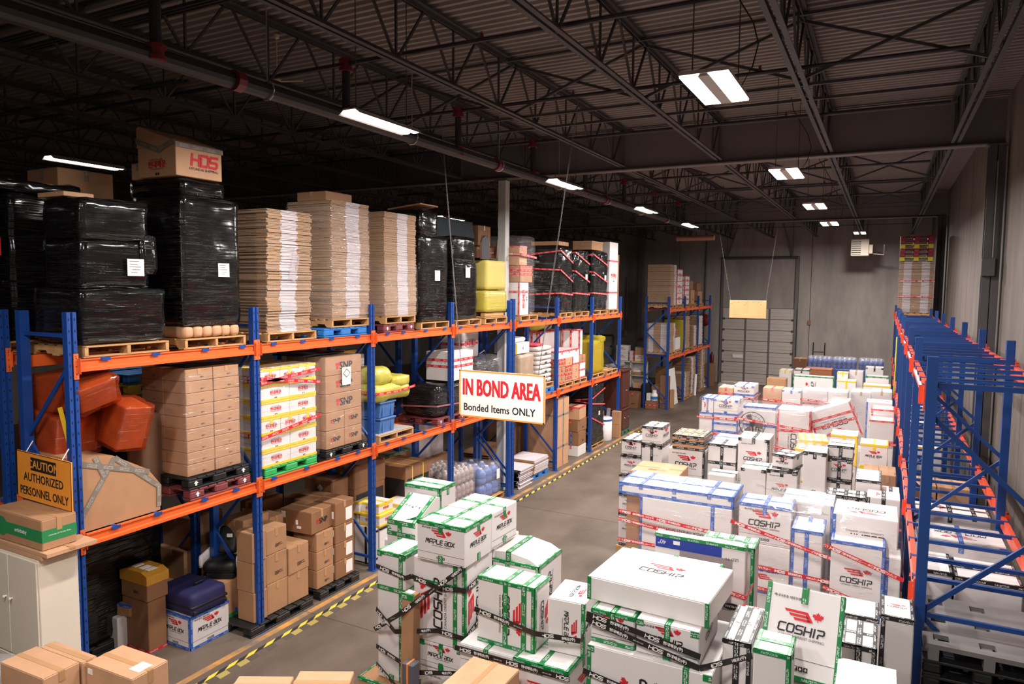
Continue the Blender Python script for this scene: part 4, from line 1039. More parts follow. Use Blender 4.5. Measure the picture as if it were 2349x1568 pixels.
blackload('torn dark brown carton wrapped in film behind the orange bundles', [(-8.35, -8.0, 5.5, 6.2, 2.13, 3.2)], m=mat('film_on_kraft', (112, 84, 66), .3, .1, 4), amp=.006, seed=70, name='film_wrapped_carton')
# stacks in the back row seen through the rack: coloured pallets and a silver wrapped stack
for i, k in enumerate('mymyb'): pallet(k, ['lowest maroon pallet of the stack in the back row', 'lower lime pallet of the stack in the back row', 'upper maroon pallet of the stack in the back row', 'upper lime pallet of the stack in the back row', 'blue pallet topping the stack in the back row'][i], -9.65, -8.85, 5.9, 6.75, 2.9 + i * .138)
blackload('dark base load under the pallet stack of the back row', [(-9.65, -8.85, 5.9, 6.75, 2.125, 2.88)], seed=72)
sheets('silvery wrapped stack right of the pallet stack in the back row', -9.6, -8.9, 6.95, 7.6, 2.13, 3.7, 16, 2, (.1, .9), .006, seed=5, wm=mat('silver_print', (150, 138, 140), .4))
# brown wrapped carton pallet: nine layers
pallet('m', 'maroon plastic pallet, lower of the two under the brown cartons', -8.4, X0 - .02, 5.74, 6.68, 2.126)
pallet('k', 'black plastic pallet on the maroon one under the brown cartons', -8.4, X0 - .02, 5.72, 6.66, 2.268)
LAY = ('lowest', 'second', 'third', 'fourth', 'fifth', 'sixth', 'seventh', 'eighth', 'topmost')
for k in range(9):
    z = 2.42 + k * .148
    for j in range(2):
        for i in range(2):
            y0 = 5.75 + j * .41; x0 = -8.36 + i * .42
            d = random.uniform(-.004, .004)
            carton('brown carton in the %s layer of the tan wrapped pallet, %s %s' % (LAY[k], ('near', 'far')[j], ('inner side', 'aisle side')[i]), 'K,n,%s,%s' % ('S' if k == 8 else '', 'Rq Rz' if i and (k + j) % 2 else 'Rq' if i else ('Fq' if not j else '')), x0 + .003, x0 + .415, y0 + .003 + d, y0 + .405 + d, z, z + .145, group='cartons of the tan wrapped pallet', name='shipping_carton', flaps=k == 8)
film('clear film round the nine layers of brown cartons', -8.39, -7.49, 5.72, 6.6, 2.4, 3.72, 11, FILM, seg=.1, amp=.006, r=.02)
t = thing('black_sheet', 'black plastic sheet lying over the brown wrapped cartons', 'sheet', (-7.98, 6.2, 3.755)); MB().soft(-.36, .3, -.3, .42, 0, .03, .01, .008, 4, .1, 2).build('sheet', BLACK, t, True)
# yellow edged white cartons, red lettering
pallet('g', 'bright green plastic pallet under the yellow edged cartons', -8.4, X0 - .02, 6.93, 7.95, 2.126)
rows = (2, 2, 3, 2, 2, 3)
z = 2.265
for k in range(6):
    n_ = rows[k]; w_ = 1.06 / n_
    for j in range(n_):
        for i in range(2):
            y0 = 6.91 + j * w_; x0 = -8.36 + i * .43
            nm = ('near', 'far') if n_ == 2 else ('near', 'middle', 'far')
            carton('yellow edged white carton, %s layer on the green pallet, %s place on the %s' % (LAY[k] if k < 5 else 'topmost', nm[j], ('inner side', 'aisle side')[i]), 'W,y,%s,%s' % ('EBS' if i or k == 5 else 'B', 'Rh' if i else ('Fh' if not j else '')), x0 + .003, x0 + .425, y0 + .003, y0 + w_ - .003, z, z + .226, group='yellow edged cartons on the green pallet', name='shipping_carton', flaps=k == 5)
    z += .23
film('clear film and red tape round the yellow edged cartons', -8.39, -7.46, 6.88, 8.0, 2.25, 3.66, 14, FILM, [('r', 3.5, 3.46, 3.56), ('r', 3.5, 3.52, 3.36), ('r', 2.75, 2.7, 2.86)], seg=.12, amp=.006, r=.02)
# brown cartons with a white sheet
pallet('k', 'black plastic pallet under the brown cartons with the diamond notice', -8.4, X0 - .02, 8.14, 9.12, 2.126)
z = 2.27
for k in range(5):
    h = .285; n_ = 2 if k < 2 else 1; w_ = .84 / n_
    for j in range(n_):
        for i in range(2):
            y0 = 8.18 + j * w_; x0 = -8.32 + i * .41
            carton('brown carton, %s layer of the stack with the diamond notice, %s %s' % (LAY[k] if k < 4 else 'topmost', ('near', 'far')[j] if n_ == 2 else 'full width', ('inner side', 'aisle side')[i]), 'K,n,%s,%s' % ('S' if k == 4 else '', 'Rs' if i else ('Fq' if k % 2 else '')), x0 + .003, x0 + .405, y0 + .003, y0 + w_ - .003, z, z + h - .004, group='cartons with the diamond notice', name='shipping_carton', flaps=k == 4)
    z += h
t = thing('paper_notice', 'white sheet with a printed diamond on the brown cartons', 'paper', (-7.472, 8.62, 3.38)); MB().box(0, .003, -.1, .1, -.14, .14).build('sheet', PAPER, t)
mb = MB(); P = [(.0035, 0, -.02), (.0035, .08, .045), (.0035, 0, .11), (.0035, -.08, .045), (.0035, 0, -.02)]; ribbon(mb, P, .006, [(1, 0, 0)] * 4, .001); mb.build('diamond', PBLK, t)
film('clear film round the brown cartons with the diamond notice', -8.35, -7.465, 8.15, 9.05, 2.25, 3.7, 17, FILM, seg=.12, amp=.005, r=.02)
t = thing('black_sheet', 'black sheet over the cartons with the diamond notice', 'sheet', (-7.95, 8.45, 3.71)); MB().soft(-.42, .2, -.5, .45, 0, .03, .012, .01, 4, .12, 5).build('sheet', BLACK, t, True)
# blue tote, yellow bag, white boxes
pallet('w', 'wooden pallet under the blue totes on the middle level', -8.4, X0 - .02, 9.42, 10.42, 2.126)
t = thing('board_sheet', 'grey cardboard sheet on the pallet under the blue totes', 'cardboard', (-7.95, 9.92, 2.255)); MB().cbox(-.47, .46, -.48, .5, 0, .012, .003).build('sheet', mat('grey_board', (170, 160, 155), .8), t)
TOTE = mat('tote_blue', (70, 112, 170), .5, .05, 5)
for i, (z, lab) in enumerate(((2.27, 'lower blue plastic tote on the wooden pallet'), (2.54, 'upper blue plastic tote under the yellow bag'))):
    t = thing('plastic_tote', lab, 'tote', (-7.78, 9.76, z)); h = .27 if i else .26
    mb = MB(); mb.prism([(-.2, 0), (.2, 0), (.23, h - .03), (-.23, h - .03)], -.2, .2, 'y'); mb.build('body', TOTE, t); MB().cbox(-.25, .25, -.225, .225, h - .03, h, .008).build('rim', TOTE, t)
    for y in (-.12, .12): MB().box(.215, .228, y - .015, y + .015, .02, h - .03).build('rib', TOTE, t)
YBAG = mat('yellow_bag', (196, 186, 80), .3, .12, 5, bump=.4, bscale=9)
t = thing('yellow_bag', 'lumpy yellow film bundle with red tape on the blue totes', 'bag', (-7.85, 9.85, 2.815))
MB().soft(-.4, .36, -.5, .55, 0, .3, .1, .03, 4, .08, 2).build('bag', YBAG, t, True); MB().soft(-.35, .34, -.45, .05, .26, .6, .16, .035, 4, .08, 4).build('bag', YBAG, t, True); MB().soft(-.3, .37, .05, .5, .22, .42, .05, .02, 4, .08, 6).build('bag', YBAG, t, True)
mb = MB(); ribbon(mb, [(-.4, -.52, .2), (.395, -.5, .17), (.41, .1, .16), (.4, .58, .2)], .045, [(0, -1, 0), (1, 0, 0), (1, 0, 0)]); mb.build('tape', TAPE['r'], t)
for i in range(2): carton(['lower grey white carton behind the yellow bag', 'upper grey white carton behind the yellow bag'][i], 'W,n,S,', -8.75, -8.25, 9.35, 10.0, 3.2 + i * .19, 3.38 + i * .19)
carton('brown carton holding the grey white cartons up behind the totes', 'D,n,,', -8.75, -8.3, 9.3, 10.05, 2.13, 3.195)
carton('yellow banded white carton seen through the back row, the lower one', 'W,y,HE,Rq', -9.5, -8.85, 9.4, 9.9, 3.3, 3.62); carton('yellow banded white carton seen through the back row, the tilted one', 'W,y,HE,Rq', -9.5, -8.85, 9.98, 10.5, 3.3, 3.58, 6); carton('big dark carton under the yellow banded ones of the back row', 'D,n,,', -9.5, -8.85, 9.3, 10.5, 2.13, 3.29, flaps=False)
# black bags and a white carton behind the sign
pallet('m', 'maroon plastic pallet under the black bags on the middle level', -8.4, X0 - .02, 11.2, 12.2, 2.126)
t = thing('black_bag', 'big black bag bundle on the maroon pallet left of the sign', 'bag', (-7.92, 11.7, 2.265))
MB().soft(-.42, .42, -.5, .5, 0, .64, .12, .03, 3, .09, 3).build('bag', BBAG, t, True); mb = MB(); ribbon(mb, [(-.4, -.53, .2), (.45, -.53, .25), (.455, .5, .2)], .03, [(0, -1, 0), (1, 0, 0)]); mb.build('tape', mat('dull_pink_tape', (150, 96, 100), .4), t)
carton('white carton with red tape and green print on the black bag', 'W,r,VHI,Fz Rz', -8.1, -7.5, 11.72, 12.55, 2.93, 3.5, rz=0)
pallet('w', 'wooden pallet behind the sign under the black bagged goods', -8.4, X0 - .02, 12.75, 13.75, 2.126)
t = thing('bagged_goods', 'black duffel bags in torn clear film above the sign', 'bag', (-7.9, 13.25, 2.262))
for i, (a, b, c) in enumerate((((-.42, .42), (-.5, .5), (0, .55)), ((-.35, .4), (-.45, .1), (.5, .9)), ((-.35, .4), (.05, .5), (.48, .95)))): MB().soft(*a, *b, *c, .12, .03, 4, .09, i + 3).build('bag', BBAG, t, True)
MB().tube([(.2, -.3, .85), (.25, -.2, 1.1), (.2, .1, 1.15), (.2, .3, .9)], .02, 6).build('strap_loop', BLACK, t); MB().soft(-.46, .47, -.54, .55, -.02, 1.05, .14, .04, 4, .13, 8).build('torn_film', FILM, t, True)
carton('tall film wrapped carton with red print above the bagged goods', 'W,r,H,Rh', -8.6, -8.05, 13.0, 13.7, 3.25, 3.85); carton('plain brown box carrying the tall wrapped carton behind the bags', 'K,n,,', -8.75, -8.36, 12.9, 13.7, 2.13, 3.24, flaps=False)
# second run, middle level
pallet('w', 'wooden pallet under the pale wrapped carton right of the column', -8.4, X0 - .02, 14.66, 15.56, 2.126)
blackload('pale brown carton in gathered clear film right of the column', [(-8.3, -7.5, 14.7, 15.45, 2.26, 3.2)], m=mat('film_on_pale_kraft', (172, 146, 124), .3, .12, 4), seed=80, amp=.02, name='film_wrapped_carton')
carton('low white box on the pale wrapped carton right of the column', 'W,y,V,Rt1', -8.2, -7.6, 14.7, 15.38, 3.22, 3.48)
t = thing('white_cushion', 'rounded white cushion on the low white box', 'cushion', (-7.9, 15.02, 3.49)); MB().soft(-.25, .25, -.28, .28, 0, .12, .06, .005, 4, .06, 1).build('cushion', PAPER, t, True)
pallet('b', 'blue plastic pallet under the white sacks', -8.4, X0 - .02, 15.62, 16.6, 2.126); pallet('w', 'wooden pallet between the blue pallet and the white sacks', -8.35, X0 - .02, 15.65, 16.55, 2.268)
SACK = mat('white_sack', (204, 196, 188), .45, .1, 6, bump=.3, bscale=8)
for k in range(8):
    t = thing('white_sack', 'white sack, %s of the eight in the sack stack' % (LAY[k] if k < 7 else 'topmost'), 'sack', (-7.92, 16.1, 2.402 + k * .115), group='stacked white sacks')
    MB().soft(-.42, .42, -.42, .4, 0, .12, .058, .008, 5, .07, k).build('sack', SACK, t, True)
    if k % 2 == 0: ob('print', PRINT['t'], t, mtx=Matrix.Translation((.436, 0, .06)) @ Matrix(((0, 0, 1), (1, 0, 0), (0, 1, 0))).to_4x4() @ Matrix.Scale(.18, 4))
t = thing('red_bag', 'crumpled red bag on top of the white sacks', 'bag', (-7.75, 15.9, 3.33)); MB().soft(-.2, .2, -.2, .2, 0, .07, .03, .02, 6, .06, 3).build('bag', mat('red_film', (206, 60, 80), .4), t, True)
for i, y in enumerate((16.86, 17.9)): pallet('w', ['wooden pallet under the red banded cartons, the nearer one', 'wooden pallet under the red banded cartons, the farther one'][i], -8.4, X0 - .02, y, y + .98, 2.126)
for j in range(4):
    for k in range(4):
        y0 = 16.9 + j * .48; z = 2.262 + k * .215
        if j == 3 and k == 3: continue
        st = ('K,r,BS,Rt', 'K,r,EH,Rt', 'P,k,M,Rq', 'W,r,VB,Rz')[(j + k // 2) % 4] if k < 3 else 'W,r,ES,Rz'
        carton('small carton, %s of column %s from the sacks on the red banded pallets' % (('lowest', 'second', 'third', 'topmost')[k], ('one', 'two', 'three', 'four')[j]), st, -8.1, -7.5, y0, y0 + .46, z, z + .212, group='small cartons on the red banded pallets', flaps=k == 3)
carton('large white television carton edged in red tape behind the small cartons', 'W,r,EVWBMN,Fz', -8.62, -8.14, 17.1, 18.8, 2.262, 3.6, name='television_carton')
carton('tall narrow white carton edged in red tape at the end of the red banded pallets', 'W,r,EVWM,Rz', -8.05, -7.52, 18.38, 18.6, 2.92, 3.62)
pallet('w', 'wooden pallet under the yellow film wrapped goods', -8.4, X0 - .02, 19.3, 20.3, 2.126); pallet('w', 'empty wooden pallet at the end of the middle level', -8.4, X0 - .02, 20.5, 21.5, 2.126)
for k in range(4): carton('brown carton, %s in the yellow film on the middle level' % ('lowest', 'second', 'third', 'topmost')[k], 'K,n,,Rq', -8.2, -7.56, 19.35, 20.25, 2.262 + k * .235, 2.262 + k * .235 + .232, group='cartons in yellow film', flaps=False)
t = thing('yellow_film', 'bright yellow film draped round the brown cartons', 'film', (-7.88, 19.8, 2.26))
MB().soft(-.38, .4, -.5, .5, 0, .98, .06, .02, 5, .1, 5).build('film', FILMY, t, True); MB().soft(-.3, .42, .1, .56, .88, 1.1, .08, .04, 5, .1, 7).build('loose_film', FILMY, t, True)
t = thing('yellow_bundle', 'loose yellow film bundle high behind the white sacks', 'bag', (-8.38, 17.45, 3.715)); MB().soft(-.2, .2, -.3, .6, -.1, .3, .12, .05, 4, .1, 6).build('bag', YBAG, t, True)
# ------------------------------------------------------------------ floor level under the left rack
def G(lab, st, x0, x1, y0, y1, z0, z1, **k): return carton(lab, st, x0, x1, y0, y1, z0, z1, **k)
# white cabinet, open bay at the rack end
t = thing('steel_cabinet', 'tall cream cabinet with white knobs at the rack end', 'cabinet', (-7.75, 4.05, 0))
MB().cbox(-.55, .45, -.19, .2, 0, 2.06, .006).build('body', ENAMEL, t)
for i, (a, b) in enumerate(((-.54, -.065), (-.055, .44))):
    for z0, z1 in ((.06, .98), (1.0, 2.04)):
        d_ = MB().cbox(a, b, -.21, -.19, z0, z1, .004).build('door', ENAMEL, t)
        MB().lathe([(.008, 0), (.008, .012), (.016, .018), (.014, .03), (.004, .034)], n=12).build('knob', PAPER, d_, loc=(a + .05 if i else b - .05, -.21, z1 - .45)).rotation_euler = (PI / 2, 0, 0)
for i, (z, dx) in enumerate(((2.065, 0), (2.11, .05))):
    G(['flat tan carton lying on the cream cabinet', 'second flat tan carton under the green striped box'][i], 'P,n,S,', -8.3 + dx, -7.24 + dx * 2, 3.86, 4.36, z, z + .042, flaps=False)
t = G('tan carton with a broad green stripe on top of the cream cabinet', 'K,n,S,', -8.15, -7.25, 3.88, 4.22, 2.156, 2.46)
GS = mat('green_print', (36, 130, 74), .6)
rects(t, 'stripe', (.9, .34, .304), [('F', -.45, .45, -.07, .05), ('R', -.17, .17, -.07, .05)], GS, .001)
put_print(t, 'o', 'F', (.9, .34, .304), .08, -.01, .2); put_print(t, 'r', 'R', (.9, .34, .304), 0, -.01, .2)
mb = MB(); o_ = [(.1 * math.cos(a), .1 * math.sin(a)) for a in [k * PI / 12 for k in range(24)]]; mb.prism([(x - .26, z + .15) for x, z in o_], -.1735, -.172, 'y'); mb.build('round_mark', GS, t)
t = thing('caution_sign', 'orange caution sign tied to the rack end post above the cream cabinet', 'sign', (-7.75, 4.2, 2.47), rot=(0, math.radians(1.2), 0))
SG = mat('sign_orange', (236, 150, 52), .5)
MB().cbox(-.5, .48, -.008, .008, 0, .52, .002).build('panel', SG, t)
mb = MB(); mb.box(-.24, .22, -.0105, -.0085, .335, .475); mb.build('heading_plate', PBLK, t)
def lettering(name, s, size, x, z, y, m, par, bold=.0, squash=1.):
    mb = MB(); text2(mb, s, 0, 0, size, 0, bold, 'c', squash); mb.v = [(a, -c, b) for a, b, c in mb.v]
    return mb.build(name, m, par, loc=(x, y, z))
lettering('lettering', 'CAUTION', .125, -.01, .405, -.0115, SG, t, .003); lettering('lettering', 'AUTHORIZED', .13, -.02, .255, -.0095, PBLK, t, .003, .88); lettering('lettering', 'PERSONNEL ONLY', .13, -.01, .1, -.0095, PBLK, t, .003, .8)
mb = MB()
for a, b, c, d_ in ((-.5, .48, 0, .006), (-.5, .48, .514, .52), (-.5, -.494, 0, .52), (.474, .48, 0, .52)): mb.box(a, b, -.0105, -.0085, c, d_)
mb.build('border', PBLK, t)
for x in (-.35, .3): MB().tube([(x, 0, .5), (x, .08, .62)], .006, 5).build('tie', PAPER, t)
for x, z in ((-.35, .62), (.3, .62)): pass
# things at the foot of the cabinet
for i in range(3):
    t = thing('picture_frame', 'flat white framed board leaning by the rack foot, %s of three' % ('outermost', 'middle', 'innermost')[i], 'frame', (-7.08 - i * .07, 4.42 + i * .03, 0.0), rot=(0, math.radians(-9), 0), group='leaning framed boards')
    MB().cbox(-.01, .01, -.12, .2, 0, .5 + .06 * i, .003).build('board', PAPER, t)
    mb = MB(); h = .5 + .06 * i
    for a, b, c, d_ in ((-.12, .2, 0, .02), (-.12, .2, h - .02, h), (-.12, -.1, 0, h), (.18, .2, 0, h)): mb.box(.008, .018, a, b, c, d_)
    mb.build('frame', [CW_, ENAMEL, KRAFT3][i], t)
t = thing('luggage_trolley', 'folded trolley with blue grip and steel rails beside the cabinet', 'trolley', (-7.0, 3.72, 0))
for y in (-.1, .1): MB().tube([(0, y, .05), (.03, y, .85)], .012, 8).build('rail', STEEL, t)
MB().tube([(.03, -.1, .85), (.04, -.08, .95), (.04, .08, .95), (.03, .1, .85)], .02, 8).build('grip', PBLUE, t); MB().cbox(-.02, .06, -.13, .13, .75, .85, .01).build('clamp', PBLUE, t); MB().box(-.02, .25, -.14, .14, .02, .04).build('foot_plate', STEEL, t)
for y in (-.16, .16): MB().lathe([(.04, -.015), (.07, -.015), (.07, .015), (.04, .015)], n=14).build('wheel', BLACK, t, loc=(0, y, .07)).rotation_euler = (PI / 2, 0, 0)
t = thing('plastic_bag', 'crumpled clear plastic bag on a dark roll at the lower left corner', 'bag', (-7.32, 3.55, .93)); MB().soft(-.16, .16, -.14, .14, 0, .28, .12, .05, 6, .05, 3).build('bag', FILMC, t, True)
t = thing('dark_roll', 'dark rolled sheet standing at the lower left corner', 'roll', (-7.32, 3.55, 0)); MB().soft(-.14, .14, -.14, .14, 0, .92, .1, .01, 5, .08, 1).build('roll', BLACK, t, True)
for i, c in enumerate(((120, 40, 44), (196, 160, 70))):
    t = thing('rolled_poster', ['dark red rolled poster standing by the dark roll', 'mustard rolled poster standing by the dark roll'][i], 'poster', (-7.1 - i * .02, 3.5 + i * .09, 0)); MB().tube([(0, 0, 0), (.02, 0, .82)], .035, 10).build('roll', mat('poster%d' % i, c, .6), t)
# small goods on the floor, first bay
G('plain white box on the floor in the first bay', 'W,n,S,Fz', -9.12, -8.72, 5.55, 5.95, 0, .42); G('small brown and white box on the plain white box', 'K,b,E,', -9.0, -8.62, 5.62, 5.85, .426, .58, rz=8)
G('tall brown carton, lower of the pile in the first bay', 'D,r,B,', -8.8, -8.27, 5.68, 5.94, 0, .69); t = G('brown carton under shiny orange tape on the tall brown one', 'D,n,,Fq', -8.78, -8.25, 5.66, 5.96, .695, 1.02)
AMB = mat('amber_tape', (196, 140, 48), .15, .1, 5)
mb = MB(); mb.prism([(-.275, .22), (.275, .22), (.275, .34), (.16, .385), (-.16, .385), (-.275, .34)], -.16, .16, 'y'); mb.build('tape_hood', AMB, t)
for dx in (-.15, .0, .12): MB().box(dx, dx + .09, -.08, .05, .385, .389).build('white_patch', PAPER, t)
G('white box with red leaf mark and blue tape under the suitcase', 'W,b,EBV,FM RM', -8.46, -7.86, 5.98, 6.6, 0, .44)
t = thing('suitcase', 'dark blue suitcase lying on the white box with blue tape', 'suitcase', (-8.17, 6.27, .45))
NAVY = mat('navy_fabric', (34, 32, 78), .7, .1, 10)
MB().soft(-.38, .36, -.29, .27, 0, .3, .07, .004, 5, .05, 2).build('shell', NAVY, t, True)
mb = MB(); mb.soft(-.387, .367, -.297, .277, .1, .15, .025, .002, 5, .06, 3); mb.build('zip_band', BLACK, t, True); MB().tube([(.1, -.05, .3), (.12, -.05, .34), (.12, .07, .34), (.1, .07, .3)], .012, 6).build('handle', BLACK, t)
for x, y in ((.3, -.24), (.3, .24), (-.33, -.24)): MB().lathe([(.015, -.02), (.035, -.02), (.035, .02), (.015, .02)], n=12).build('wheel', BLACK, t, loc=(x + .03, y, .05)).rotation_euler = (PI / 2, 0, 0)
t = G('brown carton with a hand hole and green stripe behind the suitcase', 'K,n,S,', -8.4, -7.96, 6.62, 6.94, 0, .66); rects(t, 'stripe', (.44, .32, .66), [('F', -.22, .22, -.24, -.14), ('R', -.16, .16, -.24, -.14)], GS, .001); rects(t, 'hand_hole', (.44, .32, .66), [('F', -.05, .05, .2, .235)], BLACK, .0005)
t = thing('child_seat', 'black and white child car seat perched on the striped carton', 'seat', (-8.18, 6.8, .67), .5)
MB().soft(-.24, .24, -.2, .2, .08, .26, .08, .006, 5, .05, 1).build('shell', BLACK, t, True)
b_ = MB().soft(-.22, .22, -.05, .12, 0, .5, .07, .006, 5, .05, 2).build('backrest', PAPER, t, True); b_.location = (0, .15, .2); b_.rotation_euler = (-.5, 0, 0)
b_ = MB().soft(-.14, .14, -.08, .04, .05, .44, .04, .006, 5, .05, 3).build('cushion', BLACK, t, True); b_.location = (0, .1, .22); b_.rotation_euler = (-.5, 0, 0)
for x in (-.26, .26): MB().soft(x - .03, x + .03, -.18, .25, .16, .34, .025, .004, 5, .06, 4).build('side_wing', PAPER, t, True)
MB().cbox(-.2, .2, -.16, .2, 0, .09, .02).build('base', BLACK, t); MB().box(.05, .13, -.0, .005, .55, .6).build('tag', PAPER, t)
G('open brown carton flat on the floor by the first bay post', 'P,n,,', -8.0, -7.6, 4.75, 5.15, 0, .3)
blackload('dark film wrapped load at the back of the first bay', [(-9.55, -8.82, 4.55, 6.3, .15, 1.75)], seed=90)
pallet('k', 'black pallet under the dark wrapped load at the back of the first bay', -9.6, -8.8, 4.6, 6.3, 0)
# brown cartons on black pallets
pallet('k', 'black pallet under the tan cartons of the second bay', -8.4, -7.42, 6.58, 7.78, 0)
for (x0, x1, y0, y1, hs, col) in ((-7.84, -7.5, 6.72, 6.96, (.42, .42, .42), 'first'), (-7.98, -7.52, 6.97, 7.36, (.44, .42, .36), 'second'), (-7.98, -7.5, 7.37, 7.78, (.44, .4), 'third'), (-8.4, -8.0, 7.5, 7.78, (.42, .42, .34), 'fourth, inner'), (-8.4, -8.0, 7.0, 7.48, (.44, .44, .4), 'fifth, inner')):
    z = .14
    for k, h in enumerate(hs):
        G('tan carton, %s up, in the %s column of the second bay pallet' % (('lowest', 'second', 'third')[k], col), 'K,n,S,' + ('Rq' if k else ''), x0 + random.uniform(0, .02), x1 - random.uniform(0, .02), y0, y1, z, z + h - .004, group='tan cartons of the second bay', rz=random.uniform(-1, 1)); z += h
pallet('k', 'black pallet under the marked brown cartons of the second bay', -8.4, -7.42, 7.92, 8.84, 0)
for k in range(4):
    z = .14 + k * .29
    if k < 3: G('marked brown carton, %s of the near column on the second black pallet' % LAY[k], 'K,n,S,Rq', -8.0, -7.52, 7.96, 8.33, z, z + .286, group='marked brown cartons', rz=random.uniform(-2, 2))
    t = G('marked brown carton with white labels, %s of the far column on the second black pallet' % LAY[k], 'D,n,S,', -7.95, -7.5, 8.36, 8.8, z, z + .286 + (.08 if k == 3 else 0), group='marked brown cartons')
    rects(t, 'paper_label', (.45, .44, .286), [('R', .02, .17, -.1, .1), ('F', .08, .19, -.02, .09)], PAPER, .002)
t = G('brown carton with a paw mark and white tag on the second black pallet', 'D,n,S,Rs', -8.15, -7.55, 7.85, 8.34, 1.02, 1.36, rz=4); rects(t, 'paper_label', (.6, .49, .34), [('F', -.28, -.2, .04, .14)], PAPER, .002); rects(t, 'paw_mark', (.6, .49, .34), [('F', 0, .04, -.04, .03), ('F', .02, .1, -.1, -.06)], PAPER, .002)
for k in range(3): G('dark brown carton, %s of the inner stack behind the marked cartons' % ('lowest', 'second', 'topmost')[k], 'D,n,S,', -8.6, -8.05, 8.36, 8.9, .14 + k * .4, .14 + k * .4 + .396, group='inner dark cartons')
t = G('dark brown carton with a tall white label deep in the second bay', 'D,n,S,', -8.75, -8.45, 7.6, 8.2, 0, 1.45, flaps=False); rects(t, 'paper_label', (.3, .6, 1.45), [('F', -.1, .08, .35, .62)], PAPER, .002)
for k in range(3): G('pale lidded carton, %s of the pile deep in the second bay' % ('lowest', 'second', 'topmost')[k], 'K,n,S,', -9.5, -8.9, 6.6 + .1 * k, 7.4, .0 + k * .45, .446 + k * .45, group='pale lidded cartons')
# third bay
t = thing('strapped_crate', 'white crate with black straps on the floor in the third bay', 'crate', (-7.95, 9.75, 0))
MB().cbox(-.45, .42, -.35, .3, .02, .66, .012).build('body', WHITE, t)
for x in (-.25, .2): MB().box(x - .02, x + .02, -.36, -.35, .02, .66).build('strap', BLACK, t)
for z in (.12, .6): MB().box(.42, .43, -.35, .3, z, z + .03).build('strap', BLACK, t); 
for y in (-.3, .25): MB().tube([(.44, y, .05), (.44, y, .62)], .012, 6).build('pole', STEEL, t)
for k, (x0, x1, y0, y1, z0, z1, lab) in enumerate(((-8.4, -7.95, 9.45, 9.95, .67, .86, 'lower left'), (-7.93, -7.5, 9.45, 9.95, .67, .86, 'lower right'), (-8.35, -7.9, 9.4, 9.85, .864, 1.06, 'upper left'), (-7.96, -7.55, 9.5, 9.9, .864, 1.04, 'upper right'))):
    G('yellow edged small carton, %s of four on the strapped crate' % lab, 'W,y,EBS,Fh Rh', x0, x1, y0, y1, z0, z1)
for k in range(4): G('yellow edged small carton, %s of the pile beyond the strapped crate' % ('lowest', 'second', 'third', 'topmost')[k], 'W,y,EB,Rh', -7.95, -7.5, 10.1, 10.6, .0 + k * .22, .216 + k * .22, group='yellow edged pile')
DARKP = mat('dark_print_panel', (36, 32, 34), .6)
for i, (x0, x1, y0, y1, z1, lab) in enumerate(((-8.7, -8.1, 8.95, 9.35, 1.55, 'tall brown carton with a small diamond label'), (-8.65, -8.0, 9.4, 10.25, 1.68, 'tall brown carton with a black printed side and diamond label'), (-8.5, -7.75, 10.55, 11.35, 1.42, 'brown strapped carton with a black printed side'))):
    t = G(lab + ' in the third bay', 'D,n,,', x0, x1, y0, y1, .0, z1 - .3 if i < 2 else z1); d_ = (x1 - x0, y1 - y0, z1 - .3 if i < 2 else z1)
    if i: rects(t, 'dark_panel', d_, [('R', -d_[1] / 2 + .05, d_[1] / 2 - .05, -d_[2] / 2 + .1, d_[2] / 2 - .22), ('F', -.1, d_[0] / 2 - .03, -d_[2] / 2 + .1, d_[2] / 2 - .22)], DARKP, .001)
    if i < 2:
        c = MB().cbox(-d_[0] / 2 - .012, d_[0] / 2 + .012, -d_[1] / 2 - .012, d_[1] / 2 + .012, d_[2] - .12, d_[2] + .28, .02).build('lid', KRAFT3, t)
        p = MB().box(-.05, .05, -.003, 0, -.05, .05).build('diamond_label', PAPER, t, loc=(.05, -d_[1] / 2 - .013, d_[2] + .12)); p.rotation_euler = (0, PI / 4, 0)
    else:
        for y in (-.2, .15): rects(t, 'band', d_, [('T', -d_[0] / 2, d_[0] / 2, y, y + .02), ('R', y, y + .02, -d_[2] / 2, d_[2] / 2)], TAPE['y'], .004)
G('tan printed carton with a curved flap high in the third bay', 'P,n,S,Fz', -9.3, -8.75, 10.3, 11.0, 0, 1.75, flaps=False)
G('brown carton with dark green tape, upper one deep in the third bay', 'K,g,ES,Rq', -9.3, -8.7, 11.3, 12.0, .92, 1.4); G('brown carton under the green taped one deep in the third bay', 'K,n,,', -9.3, -8.7, 11.3, 12.0, 0, .915); G('large white carton with a red leaf mark and blue tape in the back row by the column', 'W,b,EV,Fc', -9.5, -8.85, 12.5, 13.5, 1.0, 1.9); G('wide brown carton under the white one in the back row by the column', 'K,n,,', -9.5, -8.8, 12.4, 13.6, 0, .995)
